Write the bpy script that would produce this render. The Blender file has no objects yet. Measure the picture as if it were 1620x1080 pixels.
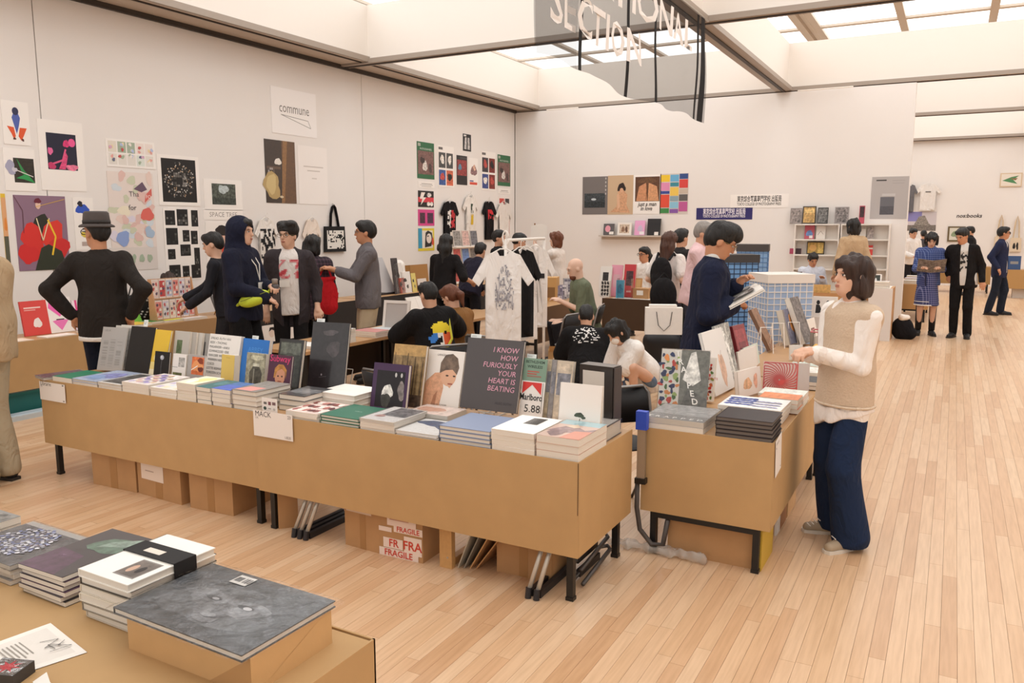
import bpy, math, random
import numpy as np
from mathutils import Vector, Matrix, Euler
from mathutils.bvhtree import BVHTree
random.seed(7)
SC = bpy.context.scene
COL = SC.collection
# ---------------------------------------------------------------- camera
F, HY, VX, CH = 1265.0, 357.0, 1512.0, 1.78          # focal length in px, horizon row, vanishing column of the planks, eye height
PITCH = math.atan((540 - HY) / F)
YAW = math.atan((VX - 810) / math.hypot(F, 540 - HY))
cam_d = bpy.data.cameras.new('camera'); cam = bpy.data.objects.new('camera', cam_d); COL.objects.link(cam)
cam_d.sensor_fit = 'HORIZONTAL'; cam_d.sensor_width = 36.0; cam_d.lens = 36.0 * F / 1620.0
cam_d.clip_start = 0.05; cam_d.clip_end = 200
cam.location = (0, 0, CH); cam.rotation_euler = (math.pi / 2 - PITCH, 0, YAW)
SC.camera = cam
# ---------------------------------------------------------------- light and exposure
W = bpy.data.worlds.new('world'); SC.world = W; W.use_nodes = True
W.node_tree.nodes['Background'].inputs[0].default_value = (1.0, 0.965, 0.93, 1)
W.node_tree.nodes['Background'].inputs[1].default_value = 0.95
PANEL_LIGHT = 2.2                                     # luminous ceiling panels (built with the ceiling below)
vs = SC.view_settings
vs.view_transform = 'Standard'; vs.look = 'None'; vs.exposure = 0.16; vs.gamma = 1.0; vs.use_curve_mapping = False
SC.cycles.max_bounces = 6; SC.cycles.diffuse_bounces = 4; SC.cycles.glossy_bounces = 3; SC.cycles.transparent_max_bounces = 12
SC.cycles.caustics_reflective = False; SC.cycles.caustics_refractive = False
SC.cycles.sample_clamp_indirect = 4.0
# ---------------------------------------------------------------- where a point of the photograph lies in the room
_fw = Vector((-math.sin(YAW) * math.cos(PITCH), math.cos(YAW) * math.cos(PITCH), -math.sin(PITCH)))
_rt = Vector((math.cos(YAW), math.sin(YAW), 0)); _up = _rt.cross(_fw); _C = Vector((0, 0, CH))
def ray(x, y): return _fw * F + _rt * (x - 810) - _up * (y - 540)
def G(x, y, z=0.0):
    d = ray(x, y); return _C + d * ((z - CH) / d.z)
def PY(x, y, Y):
    d = ray(x, y); return _C + d * (Y / d.y)
def PX(x, y, X):
    d = ray(x, y); return _C + d * (X / d.x)
def PD(x, y, D): return _C + ray(x, y) * (D / F)       # at distance D along the view axis
def dist(p): return (Vector(p) - _C).dot(_fw)
# ---------------------------------------------------------------- colours and materials
def lin(c): return c / 12.92 if c <= 0.04045 else ((c + 0.055) / 1.055) ** 2.4
def hexc(h):
    if not isinstance(h, str): return tuple(h) if len(h) == 4 else tuple(h) + (0.0,)
    a = 0.0
    if '~' in h: h, q = h.split('~'); a = int(q) / 10
    h = h.lstrip('#')
    if len(h) == 3: h = ''.join(c * 2 for c in h)
    return tuple(lin(int(h[i:i + 2], 16) / 255) for i in (0, 2, 4)) + (a,)
_mats = {}
def bsdf_mat(name):
    m = bpy.data.materials.new(name); m.use_nodes = True
    nt = m.node_tree; return m, nt, nt.nodes['Principled BSDF']
def mat(col, rough=0.6, metal=0.0, grain=0.0, scale=40.0, coat=0.0, bump=0.0, stretch=(1, 1, 1), key=None):
    k = (col, rough, metal, grain, scale, coat, bump, stretch)
    if k in _mats: return _mats[k]
    m, nt, b = bsdf_mat(key or 'surface_' + str(col).strip('#'))
    c = hexc(col)[:3]
    b.inputs['Roughness'].default_value = rough; b.inputs['Metallic'].default_value = metal
    if coat: b.inputs['Coat Weight'].default_value = coat; b.inputs['Coat Roughness'].default_value = 0.12
    b.inputs['Base Color'].default_value = c + (1,)
    if grain or bump:
        tc = nt.nodes.new('ShaderNodeTexCoord'); mp = nt.nodes.new('ShaderNodeMapping'); mp.inputs['Scale'].default_value = stretch
        nz = nt.nodes.new('ShaderNodeTexNoise'); nz.inputs['Scale'].default_value = scale; nz.inputs['Detail'].default_value = 4
        nt.links.new(tc.outputs['Object'], mp.inputs[0]); nt.links.new(mp.outputs[0], nz.inputs['Vector'])
        if grain:
            mx = nt.nodes.new('ShaderNodeMix'); mx.data_type = 'RGBA'
            mx.inputs[6].default_value = tuple(v * (1 - grain) for v in c) + (1,)
            mx.inputs[7].default_value = tuple(min(1, v * (1 + grain)) for v in c) + (1,)
            nt.links.new(nz.outputs['Fac'], mx.inputs[0]); nt.links.new(mx.outputs[2], b.inputs['Base Color'])
        if bump:
            bp = nt.nodes.new('ShaderNodeBump'); bp.inputs['Strength'].default_value = bump; bp.inputs['Distance'].default_value = 0.01
            nt.links.new(nz.outputs['Fac'], bp.inputs['Height']); nt.links.new(bp.outputs[0], b.inputs['Normal'])
    _mats[k] = m; return m
def attr_mat(name, rough, coat=0.0):
    """printed surface: colour from the colour attribute, alpha = amount of photographic mottling"""
    m, nt, b = bsdf_mat(name)
    at = nt.nodes.new('ShaderNodeAttribute'); at.attribute_name = 'Col'
    tc = nt.nodes.new('ShaderNodeTexCoord'); nz = nt.nodes.new('ShaderNodeTexNoise')
    nz.inputs['Scale'].default_value = 28; nz.inputs['Detail'].default_value = 6; nz.inputs['Roughness'].default_value = 0.65
    nt.links.new(tc.outputs['Object'], nz.inputs['Vector'])
    mr = nt.nodes.new('ShaderNodeMapRange'); mr.inputs[1].default_value = 0.35; mr.inputs[2].default_value = 0.68; mr.inputs[3].default_value = 0.15; mr.inputs[4].default_value = 2.3
    nt.links.new(nz.outputs['Fac'], mr.inputs[0])
    vm = nt.nodes.new('ShaderNodeVectorMath'); vm.operation = 'SCALE'
    nt.links.new(at.outputs['Color'], vm.inputs[0]); nt.links.new(mr.outputs[0], vm.inputs['Scale'])
    mx = nt.nodes.new('ShaderNodeMix'); mx.data_type = 'RGBA'
    nt.links.new(at.outputs['Alpha'], mx.inputs[0]); nt.links.new(at.outputs['Color'], mx.inputs[6]); nt.links.new(vm.outputs[0], mx.inputs[7])
    nt.links.new(mx.outputs[2], b.inputs['Base Color'])
    b.inputs['Roughness'].default_value = rough
    if coat: b.inputs['Coat Weight'].default_value = coat; b.inputs['Coat Roughness'].default_value = 0.08
    return m
PRINT = attr_mat('printed_paper', 0.5); GLOSS = attr_mat('printed_gloss', 0.35, 0.6); CLOTHPRINT = attr_mat('printed_cloth', 0.9)
def pages_mat():
    m, nt, b = bsdf_mat('page_edges')
    tc = nt.nodes.new('ShaderNodeTexCoord'); wv = nt.nodes.new('ShaderNodeTexWave'); wv.bands_direction = 'Z'
    wv.inputs['Scale'].default_value = 160; wv.inputs['Distortion'].default_value = 1.5
    nt.links.new(tc.outputs['Object'], wv.inputs['Vector'])
    mx = nt.nodes.new('ShaderNodeMix'); mx.data_type = 'RGBA'
    mx.inputs[6].default_value = (0.66, 0.59, 0.50, 1); mx.inputs[7].default_value = (0.83, 0.78, 0.70, 1)
    nt.links.new(wv.outputs['Fac'], mx.inputs[0]); nt.links.new(mx.outputs[2], b.inputs['Base Color']); b.inputs['Roughness'].default_value = 0.8
    return m
PAGES = pages_mat()
def sheer_mat(name, col, opacity, rough=0.8):
    m, nt, b = bsdf_mat(name); b.inputs['Base Color'].default_value = hexc(col)[:3] + (1,); b.inputs['Roughness'].default_value = rough
    b.inputs['Alpha'].default_value = opacity; return m
def clear_mat(name='clear_film', base=0.02, rough=0.08):
    """thin clear plastic: see-through, with a mirror-like sheen that grows towards grazing angles"""
    m = bpy.data.materials.new(name); m.use_nodes = True; nt = m.node_tree; N = nt.nodes; N.clear(); L = nt.links
    out = N.new('ShaderNodeOutputMaterial'); mx = N.new('ShaderNodeMixShader'); tr = N.new('ShaderNodeBsdfTransparent'); tr.inputs[0].default_value = (.995, .995, .995, 1); gl = N.new('ShaderNodeBsdfGlossy'); gl.inputs['Roughness'].default_value = rough
    fr = N.new('ShaderNodeFresnel'); fr.inputs[0].default_value = 1.45; ad = N.new('ShaderNodeMath'); ad.operation = 'MULTIPLY_ADD'; ad.inputs[1].default_value = 0.42; ad.inputs[2].default_value = base; ad.use_clamp = True
    tc = N.new('ShaderNodeTexCoord'); nz = N.new('ShaderNodeTexNoise'); nz.inputs['Scale'].default_value = 18; nz.inputs['Distortion'].default_value = 2.5
    bp = N.new('ShaderNodeBump'); bp.inputs['Strength'].default_value = 0.5; bp.inputs['Distance'].default_value = 0.01
    L.new(tc.outputs['Object'], nz.inputs['Vector']); L.new(nz.outputs['Fac'], bp.inputs['Height']); L.new(bp.outputs[0], gl.inputs['Normal']); L.new(bp.outputs[0], fr.inputs['Normal'])
    L.new(fr.outputs[0], ad.inputs[0]); L.new(ad.outputs[0], mx.inputs[0]); L.new(tr.outputs[0], mx.inputs[1]); L.new(gl.outputs[0], mx.inputs[2]); L.new(mx.outputs[0], out.inputs[0]); return m
FILM = clear_mat(); ACRYL = clear_mat('clear_acrylic', 0.05, 0.03)
CARD = mat('#bd9868', 0.72, grain=0.10, scale=6, key='cardboard'); CARD2 = mat('#b48a5e', 0.75, grain=0.14, scale=8, key='brown_carton')
BLACKM = mat('#161413', 0.4, key='black_metal'); STEEL = mat('#b9b4ac', 0.3, 0.8, key='steel'); WHITEP = mat('#f1eae2', 0.6, key='white_paint')
PAPER = mat('#f1ebe3', 0.7, key='white_paper'); DARKP = mat('#232124', 0.45, key='dark_plastic'); TABLETOP = mat('#b98f63', 0.4, grain=0.2, scale=12, stretch=(1, 12, 1), key='table_wood')
# ---------------------------------------------------------------- mesh building
class MB:
    def __init__(s): s.v = []; s.f = []; s.c = []; s.mi = []
    def add(s, vs, fs, col=(1, 1, 1, 0), mi=0, M=None):
        n = len(s.v)
        s.v += [tuple(M @ Vector(q)) if M else tuple(q) for q in vs]
        for f in fs: s.f.append(tuple(i + n for i in f)); s.c.append(col); s.mi.append(mi)
        return s
    def box(s, x0, y0, z0, x1, y1, z1, col=(1, 1, 1, 0), mi=0, M=None):
        return s.add([(x0, y0, z0), (x1, y0, z0), (x1, y1, z0), (x0, y1, z0), (x0, y0, z1), (x1, y0, z1), (x1, y1, z1), (x0, y1, z1)],
              [(3, 2, 1, 0), (4, 5, 6, 7), (0, 1, 5, 4), (1, 2, 6, 5), (2, 3, 7, 6), (3, 0, 4, 7)], col, mi, M)
    def cyl(s, a, b, ra, rb=None, n=12, col=(1, 1, 1, 0), mi=0, caps=True):
        a, b = Vector(a), Vector(b); rb = ra if rb is None else rb
        d = (b - a).normalized(); u = d.orthogonal().normalized(); w = d.cross(u)
        vs = []
        for p, r in ((a, ra), (b, rb)):
            for i in range(n):
                t = 2 * math.pi * i / n; vs.append(p + u * (r * math.cos(t)) + w * (r * math.sin(t)))
        fs = [(i, (i + 1) % n, n + (i + 1) % n, n + i) for i in range(n)]
        if caps: fs += [tuple(range(n - 1, -1, -1)), tuple(range(n, 2 * n))]
        return s.add(vs, fs, col, mi)
    def tube(s, pts, r, n=8, col=(1, 1, 1, 0), mi=0, closed=False):
        pts = [Vector(p) for p in pts]; m = len(pts); vs = []; u = None
        for i, p in enumerate(pts):
            a = pts[i - 1] if (i or closed) else p; b = pts[(i + 1) % m] if (i < m - 1 or closed) else p
            d = (b - a).normalized() if (b - a).length else Vector((0, 0, 1))
            u = d.orthogonal().normalized() if u is None else (u - d * u.dot(d)).normalized()
            w = d.cross(u)
            for k in range(n):
                t = 2 * math.pi * k / n; vs.append(p + u * (r * math.cos(t)) + w * (r * math.sin(t)))
        fs = []
        for i in range(m if closed else m - 1):
            j = (i + 1) % m
            fs += [(i * n + k, i * n + (k + 1) % n, j * n + (k + 1) % n, j * n + k) for k in range(n)]
        if not closed: fs += [tuple(range(n - 1, -1, -1)), tuple(range((m - 1) * n, m * n))]
        return s.add(vs, fs, col, mi)
    def prism(s, pts, z0, z1, col=(1, 1, 1, 0), mi=0, M=None):
        n = len(pts); vs = [(x, y, z0) for x, y in pts] + [(x, y, z1) for x, y in pts]
        return s.add(vs, [tuple(range(n - 1, -1, -1)), tuple(range(n, 2 * n))] + [(i, (i + 1) % n, n + (i + 1) % n, n + i) for i in range(n)], col, mi, M)
    def lathe(s, prof, n=20, col=(1, 1, 1, 0), mi=0, M=None):
        vs = []; m = len(prof)
        for r, z in prof:
            for k in range(n): t = 2 * math.pi * k / n; vs.append((r * math.cos(t), r * math.sin(t), z))
        fs = [(i * n + k, i * n + (k + 1) % n, (i + 1) * n + (k + 1) % n, (i + 1) * n + k) for i in range(m - 1) for k in range(n)]
        fs += [tuple(range(n - 1, -1, -1)), tuple(range((m - 1) * n, m * n))]
        return s.add(vs, fs, col, mi, M)
    def ell(s, c, r, n=14, m=9, col=(1, 1, 1, 0), mi=0, M=None):
        prof = [(math.sin(math.pi * i / m), -math.cos(math.pi * i / m)) for i in range(m + 1)]
        prof[0] = (0.02, -1); prof[-1] = (0.02, 1)
        T = Matrix.Translation(c) @ Matrix.Diagonal((r[0], r[1], r[2], 1)); T = M @ T if M else T
        return s.lathe(prof, n, col, mi, T)
    def mesh(s, name, mats, smooth=False, colors=False):
        me = bpy.data.meshes.new(name); me.from_pydata(s.v, [], s.f)
        for m in (mats if isinstance(mats, (list, tuple)) else [mats]): me.materials.append(m)
        if any(s.mi): me.polygons.foreach_set('material_index', s.mi)
        if smooth: me.polygons.foreach_set('use_smooth', [True] * len(s.f))
        if colors:
            at = me.color_attributes.new('Col', 'FLOAT_COLOR', 'CORNER'); buf = []
            for p, c in zip(s.f, s.c): buf += list(c) * len(p)
            at.data.foreach_set('color', buf)
        me.update(); return me
    def build(s, name, mats, parent=None, smooth=False, colors=False, at=None, rz=0.0, rot=None):
        return place(name, s.mesh(name, mats, smooth, colors), parent, at, rz, rot)
def place(name, me, parent=None, at=None, rz=0.0, rot=None):
    o = bpy.data.objects.new(name, me); COL.objects.link(o)
    if parent is not None: o.parent = parent
    if at is not None: o.location = at
    if rot is not None: o.rotation_euler = rot
    elif rz: o.rotation_euler = (0, 0, rz)
    return o
def tag(o, label, cat, group=None, kind=None):
    o['label'] = label; o['category'] = cat
    if group: o['group'] = group
    if kind: o['kind'] = kind
    return o
def thing(name, label, cat, at=(0, 0, 0), rz=0.0, group=None, rot=None):
    o = place(name, None, None, at, rz, rot); o.empty_display_size = 0.1
    return tag(o, label, cat, group)
def struct(o): o['kind'] = 'structure'; return o
# ---------------------------------------------------------------- flat print: shapes drawn in a unit square and laid on a sheet
_txt = {}
def text_mesh(s, bold=False):
    k = (s, bold)
    if k in _txt: return _txt[k]
    cu = bpy.data.curves.new('t', 'FONT'); cu.body = s; cu.size = 1.0; cu.resolution_u = 2
    if bold: cu.offset = 0.018
    ob = bpy.data.objects.new('t', cu); me = ob.to_mesh()
    vs = [tuple(v.co) for v in me.vertices]; fs = [tuple(p.vertices) for p in me.polygons]
    ob.to_mesh_clear(); bpy.data.objects.remove(ob); bpy.data.curves.remove(cu)
    _txt[k] = (vs, fs); return _txt[k]
def blob(cx, cy, rx, ry, seed, n=16, amp=0.3):
    r = random.Random(seed); ph = [r.uniform(0, 6.28) for _ in range(4)]; pts = []
    for i in range(n):
        t = 2 * math.pi * i / n; q = 1 + amp * (0.5 * math.sin(2 * t + ph[0]) + 0.35 * math.sin(3 * t + ph[1]) + 0.25 * math.sin(5 * t + ph[2]))
        pts.append((cx + rx * q * math.cos(t), cy + ry * q * math.sin(t)))
    return pts
def draw(mb, w, h, shapes, z=0.0, step=0.0002, M=None, mi=0):
    """shapes on the rectangle (0..w, 0..h) of the local xy plane, each lying a hair above the one before; M places the sheet"""
    lay = 0; step = min(step, 0.004 / max(1, len(shapes)))
    def put(pts, col):
        nonlocal lay
        lay += 1; zz = z + step * lay
        mb.add([(x * w, y * h, zz) for x, y in pts], [tuple(range(len(pts)))], col, mi, M)
    for sh in shapes:
        k = sh[0]; col = hexc(sh[-1]) if k not in 'nt' else None
        if k == 'r': x0, y0, x1, y1 = sh[1:5]; put([(x0, y0), (x1, y0), (x1, y1), (x0, y1)], col)
        elif k == 'e':
            cx, cy, rx, ry = sh[1:5]; put([(cx + rx * math.cos(t * math.pi / 9), cy + ry * math.sin(t * math.pi / 9)) for t in range(18)], col)
        elif k == 'p': put(sh[1], col)
        elif k == 'b': put(blob(sh[1], sh[2], sh[3], sh[4], sh[5]), col)
        elif k == 'l':
            lay += 1; pts, wd = sh[1], sh[2]
            for (ax, ay), (bx, by) in zip(pts, pts[1:]):
                d = Vector(((bx - ax) * w, (by - ay) * h)); n = Vector((-d.y, d.x)).normalized() * wd / 2 if d.length else Vector((0, 0))
                q = [(ax * w + n.x, ay * h + n.y), (ax * w - n.x, ay * h - n.y), (bx * w - n.x, by * h - n.y), (bx * w + n.x, by * h + n.y)]
                mb.add([(x, y, z + step * lay) for x, y in q], [(0, 1, 2, 3)], col, mi, M)
        elif k == 'n':                                   # mosaic: region, cells, palette, seed, fill share
            x0, y0, x1, y1, nx, ny, pal, seed, fill = sh[1:10]; r = random.Random(seed); lay += 1
            for i in range(nx):
                for j in range(ny):
                    if r.random() > fill: continue
                    ax = x0 + (x1 - x0) * (i + 0.06) / nx; bx = x0 + (x1 - x0) * (i + 0.94) / nx
                    ay = y0 + (y1 - y0) * (j + 0.06) / ny; by = y0 + (y1 - y0) * (j + 0.94) / ny
                    mb.add([(ax * w, ay * h, z + step * lay), (bx * w, ay * h, z + step * lay), (bx * w, by * h, z + step * lay), (ax * w, by * h, z + step * lay)], [(0, 1, 2, 3)], hexc(r.choice(pal)), mi, M)
        elif k == 't':                                   # text, x, y, size in metres, colour, align, width limit, bold, slant
            s, tx, ty, size, c = sh[1:6]; al = sh[6] if len(sh) > 6 else 'c'; wl = sh[7] if len(sh) > 7 else None
            bold = sh[8] if len(sh) > 8 else False; sl = sh[9] if len(sh) > 9 else 0
            vs, fs = text_mesh(s, bold)
            if not vs: continue
            xs = [v[0] for v in vs]; x0, x1 = min(xs), max(xs); sx = size
            if wl and (x1 - x0) * size > wl: sx = wl / (x1 - x0)
            off = -x0 * sx if al == 'l' else (-x1 * sx if al == 'r' else -(x0 + x1) / 2 * sx)
            lay += 1
            mb.add([(tx * w + off + v[0] * sx + sl * v[1] * size, ty * h + v[1] * size, z + step * lay) for v in vs], fs, hexc(c), mi, M)
# ================================================================ the hall
XL, YB, YF, ZC = -8.8, 16.15, 27.4, 4.29               # left wall, back wall, far wall, top of the walls
XE = PY(1444, 200, YB).x                               # free end of the back wall
WALLM = mat('#ece7e3', 0.85, grain=0.025, scale=1.2, key='wall_paint')
BAFM = mat('#ece5dd', 0.8, key='baffle_paint'); BEAMM = mat('#a3968a', 0.5, key='beam_metal'); SLOTM = mat('#3a322c', 0.6, key='beam_slot')
def plank_mat(name, use_attr):
    m, nt, b = bsdf_mat(name); N = nt.nodes; L = nt.links
    if use_attr: r = N.new('ShaderNodeAttribute'); r.attribute_name = 'Col'; rs = r.outputs['Fac']
    else: r = N.new('ShaderNodeObjectInfo'); rs = r.outputs['Random']
    cr = N.new('ShaderNodeValToRGB'); e = cr.color_ramp.elements
    e[0].position = 0; e[0].color = hexc('#cba27c')[:3] + (1,); e[1].position = 1; e[1].color = hexc('#dfbf9d')[:3] + (1,)
    for p, c in ((0.1, '#d2aa85'), (0.4, '#d9b48f'), (0.75, '#dcb996')): q = e.new(p); q.color = hexc(c)[:3] + (1,)
    L.new(rs, cr.inputs[0])
    g = N.new('ShaderNodeNewGeometry'); mp = N.new('ShaderNodeMapping'); mp.inputs['Scale'].default_value = (26, 1.6, 1)
    nz = N.new('ShaderNodeTexNoise'); nz.inputs['Scale'].default_value = 2.2; nz.inputs['Detail'].default_value = 5
    L.new(g.outputs['Position'], mp.inputs[0]); L.new(mp.outputs[0], nz.inputs['Vector'])
    mx = N.new('ShaderNodeMix'); mx.data_type = 'RGBA'; mx.blend_type = 'MULTIPLY'; mx.inputs[0].default_value = 0.38
    cr2 = N.new('ShaderNodeValToRGB'); cr2.color_ramp.elements[0].position = 0.3; cr2.color_ramp.elements[0].color = (0.66, 0.58, 0.5, 1); cr2.color_ramp.elements[1].position = 0.62; cr2.color_ramp.elements[1].color = (1, 1, 1, 1)
    L.new(nz.outputs['Fac'], cr2.inputs[0]); L.new(cr.outputs[0], mx.inputs[6]); L.new(cr2.outputs[0], mx.inputs[7]); L.new(mx.outputs[2], b.inputs['Base Color'])
    b.inputs['Roughness'].default_value = 0.3; b.inputs['Specular IOR Level'].default_value = 0.4
    return m
PLANK_O = plank_mat('maple_plank', False); PLANK_A = plank_mat('maple_plank_far', True)
floor = struct(MB().box(-10.5, -3, -0.06, 7.4, 28, -0.012).build('floor', mat('#5a3a24', 0.8, key='plank_joint')))
def build_planks():
    rnd = random.Random(3); PW = 0.065; near = []; far = MB(); cand = []
    nrow = int((7.4 + 10.4) / PW)
    for i in range(nrow):
        x = -10.4 + i * PW; y = -2.9 - rnd.uniform(0, 1.2)
        while y < 27.6:
            ln = rnd.choice((0.75, 0.9, 1.05, 1.2, 1.35)); cand.append((x, y, ln, rnd.random())); y += ln
    def seen(c):
        p = Vector((c[0] + PW / 2, c[1] + c[2] / 2, 0)); v = p - _C; d = v.dot(_fw)
        if d < 0.5: return 99
        px, py = 810 + F * v.dot(_rt) / d, 540 - F * v.dot(_up) / d
        if not (-20 < px < 1640 and py < 1110): return 99
        if px < 590 and py > 815 + 0.33 * px: return 99                      # under the table in the front corner
        if 60 < px < 1000 and py < 690 + 0.22 * (px - 60): return 60 + d      # behind the cardboard fronts
        return d
    cand.sort(key=seen); me = None
    for k, (x, y, ln, q) in enumerate(cand):
        if k < 300:
            if me is None:
                me = MB().box(0, 0, -0.012, 1, 1, 0).mesh('plank', PLANK_O)
            o = place('plank', me, floor, (x, y, 0)); o.scale = (PW - 0.0012, ln - 0.0012, 1)
        else:
            far.box(x, y, -0.012, x + PW - 0.0012, y + ln - 0.0012, 0, (q, q, q, 1))
    o = far.build('plank', PLANK_A, floor, colors=True); o['kind'] = 'stuff'
build_planks()
# walls ------------------------------------------------------------
wl = struct(MB().box(XL - 0.3, -3, 0, XL - 0.035, YB + 0.3, ZC).build('wall_left', mat('#6b5f55', 0.8, key='wall_core')))
sy = [-3, PX(58, 100, XL).y, PX(571, 115, XL).y, YB]
for a, b in zip(sy, sy[1:]):
    MB().box(XL - 0.035, a + 0.006, 0.005, XL, b - 0.006, ZC - 0.03).build('panel', WALLM, wl)
wb = struct(MB().box(XL, YB + 0.03, 0, XE - 0.004, YB + 0.22, ZC).build('wall_back', mat('#6b5f55', 0.8, key='wall_core')))
for a, b in ((XL + 0.012, XE),):
    MB().box(a, YB, 0.005, b, YB + 0.03, ZC - 0.02).build('panel', WALLM, wb)
MB().box(XE - 0.004, YB + 0.002, 0.005, XE + 0.016, YB + 0.22, ZC - 0.02).build('end_cap', WALLM, wb)
struct(MB().box(-10.5, YF, 0, 7.4, YF + 0.2, ZC).build('wall_far', WALLM))
struct(MB().box(7.4, -3, 0, 7.6, YF + 0.2, 6).build('wall_right', WALLM))
# ceiling: grid of beams, white baffles standing on them, luminous panels above ----------------
ceil = struct(MB().box(-10.5, -3, 6.02, 7.4, 28, 6.15).build('ceiling', BAFM))
BX = [-8.3, -3.02, 2.15, 7.3]; BY = [-0.6, 4.9, 10.38, YB + 0.1, 21.25, YF - 0.1]
ZB = 5.16
def beam_x(y, w=0.2):
    MB().box(-10.4, y - w / 2, ZC, 7.35, y + w / 2, ZC + 0.07).box(-10.4, y - 0.022, ZC - 0.012, 7.35, y + 0.022, ZC, mi=1).build('beam', [BEAMM, SLOTM], ceil)
    MB().box(-10.4, y - 0.06, ZC + 0.07, 7.35, y + 0.06, ZB).build('baffle', BAFM, ceil)
def beam_y(x, w=0.3):
    MB().box(x - w / 2, -3, ZC + 0.002, x + w / 2, YF, ZC + 0.072).box(x - 0.03, -3, ZC - 0.014, x + 0.03, YF, ZC + 0.002, mi=1).build('beam', [BEAMM, SLOTM], ceil)
    MB().box(x - 0.06, -3, ZC + 0.07, x + 0.06, YF, ZB).build('baffle', BAFM, ceil)
for y in BY: beam_x(y)
for x in BX[1:3]: beam_y(x)
# soffit along the left wall, with its dark shadow gap
MB().box(XL - 0.3, -3, ZC + 0.03, XL + 0.55, YF, ZC + 0.09).box(XL + 0.55, -3, ZC + 0.02, XL + 0.6, YF, ZC + 0.1, mi=2).box(XL - 0.01, -3, ZC - 0.03, XL + 0.05, YB, ZC + 0.03, mi=1).box(XL + 0.44, -3, ZC + 0.015, XL + 0.465, YF, ZC + 0.03, mi=1).build('beam', [mat('#c2b4a6', 0.6, key='soffit'), SLOTM, BEAMM], ceil)
MB().box(XL + 0.42, -3, ZC + 0.09, XL + 0.56, YF, ZB).build('baffle', BAFM, ceil)
em = bpy.data.materials.new('luminous_panel'); em.use_nodes = True; nt = em.node_tree; nt.nodes.clear()
eo = nt.nodes.new('ShaderNodeOutputMaterial'); ee = nt.nodes.new('ShaderNodeEmission'); ee.inputs[0].default_value = (1.0, 0.98, 0.955, 1); ee.inputs[1].default_value = PANEL_LIGHT
nt.links.new(ee.outputs[0], eo.inputs[0])
pm = MB().box(0, 0, 0, 1, 1, 0.03).mesh('light_panel', em); fm = None
xs = [-10.3] + BX[1:]; ys = BY[:]
for xa, xb in zip(xs, xs[1:]):
    for ya, yb in zip(ys, ys[1:]):
        nx_ = round((xb - xa) / 1.75); px = (xb - xa - 0.3) / nx_; py = (yb - ya - 0.3) / 2
        for i in range(nx_):
            for j in range(2):
                o = place('light_panel', pm, ceil, (xa + 0.15 + px * i + 0.08, ya + 0.15 + py * j + 0.08, 5.98)); o.scale = (px - 0.16, py - 0.16, 1)
        mb = MB()
        for i in range(nx_ + 1): mb.box(xa + 0.15 + px * i - 0.075, ya + 0.1, 5.93, xa + 0.15 + px * i + 0.075, yb - 0.1, 6.02)
        for j in range(3): mb.box(xa + 0.1, ya + 0.15 + py * j - 0.075, 5.935, xb - 0.1, ya + 0.15 + py * j + 0.075, 6.02)
        mb.build('panel_frame', mat('#c9bbab', 0.6, key='panel_frame'), ceil)
# thin pipes clipped to the foot of the back baffle
for a, b, y in ((865, 915, 0), (1262, 1350, 0)):
    p, q = PY(a, 158 if a < 1000 else 143, YB - 0.12), PY(b, 155 if a < 1000 else 137, YB - 0.12)
    MB().cyl((p.x, YB - 0.12, ZC - 0.03), (q.x, YB - 0.12, ZC - 0.03), 0.012).build('cable_rail', WHITEP, ceil)
# ================================================================ tables with cardboard fronts
TZ = 0.70
def table(name, x0, y0, x1, y1, label, skirts='f', legs=True, top=TABLETOP, skirt=CARD, z=TZ, zb=0.24, cloth=False, group=None, inset=(0.06, 0.06), lab=None):
    """z top; skirts: f (front, y0), b (y1), l (x0), r (x1)"""
    t = thing(name, label, 'table', ((x0 + x1) / 2, (y0 + y1) / 2, 0), group=group)
    hx, hy = (x1 - x0) / 2, (y1 - y0) / 2
    MB().box(-hx + 0.01, -hy + 0.01, z - 0.03, hx - 0.01, hy - 0.01, z).build('table_top', top, t)
    if legs:
        ix, iy = inset
        for sx in (-1, 1):
            for s_ in (-1, 1):
                x, y = sx * (hx - ix), s_ * (hy - iy)
                MB().box(x - 0.017, y - 0.017, 0.015, x + 0.017, y + 0.017, z - 0.03).box(x - 0.02, y - 0.02, 0, x + 0.02, y + 0.02, 0.018).build('leg', BLACKM, t)
            a = (hx - ix) * sx
            if hx > hy: MB().box(a - 0.015, -hy + iy, zb - 0.035, a + 0.015, hy - iy, zb - 0.005).build('crossbar', BLACKM, t)
        if hy > hx:
            for s_ in (-1, 1):
                b = s_ * (hy - iy); MB().box(-hx + ix, b - 0.015, zb - 0.035, hx - ix, b + 0.015, zb - 0.005).build('crossbar', BLACKM, t)
    th = 0.006
    for s in skirts:
        if s == 'f': m = MB().box(-hx, -hy, zb, hx, -hy + th, z + 0.004)
        elif s == 'b': m = MB().box(-hx, hy - th, zb, hx, hy, z + 0.004)
        elif s == 'l': m = MB().box(-hx, -hy + th + 0.002, zb, -hx + th, hy, z + 0.004)
        else: m = MB().box(hx - th, -hy + th + 0.002, zb, hx, hy, z + 0.004)
        m.build('skirt_panel', skirt, t)
    return t
t_left = table('display_table', -5.63, 3.28, -3.505, 3.95, 'long table with cardboard front standing left of its twin', 'flr')
t_mid = table('display_table', -3.49, 3.26, -1.44, 3.96, 'long cardboard-fronted table in the middle, dark grey quote book on it', 'fr')
MB().box(1.02, -0.3515, 0.45, 1.0235, -0.349, 0.70).build('corner_slit', mat('#5b4125', 0.9), t_mid)
t_r1 = table('display_table', -1.41, 4.03, -0.72, 5.85, 'cardboard-covered table end on beside the woman in the vest', 'fr', inset=(0.07, 0.03))
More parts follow.
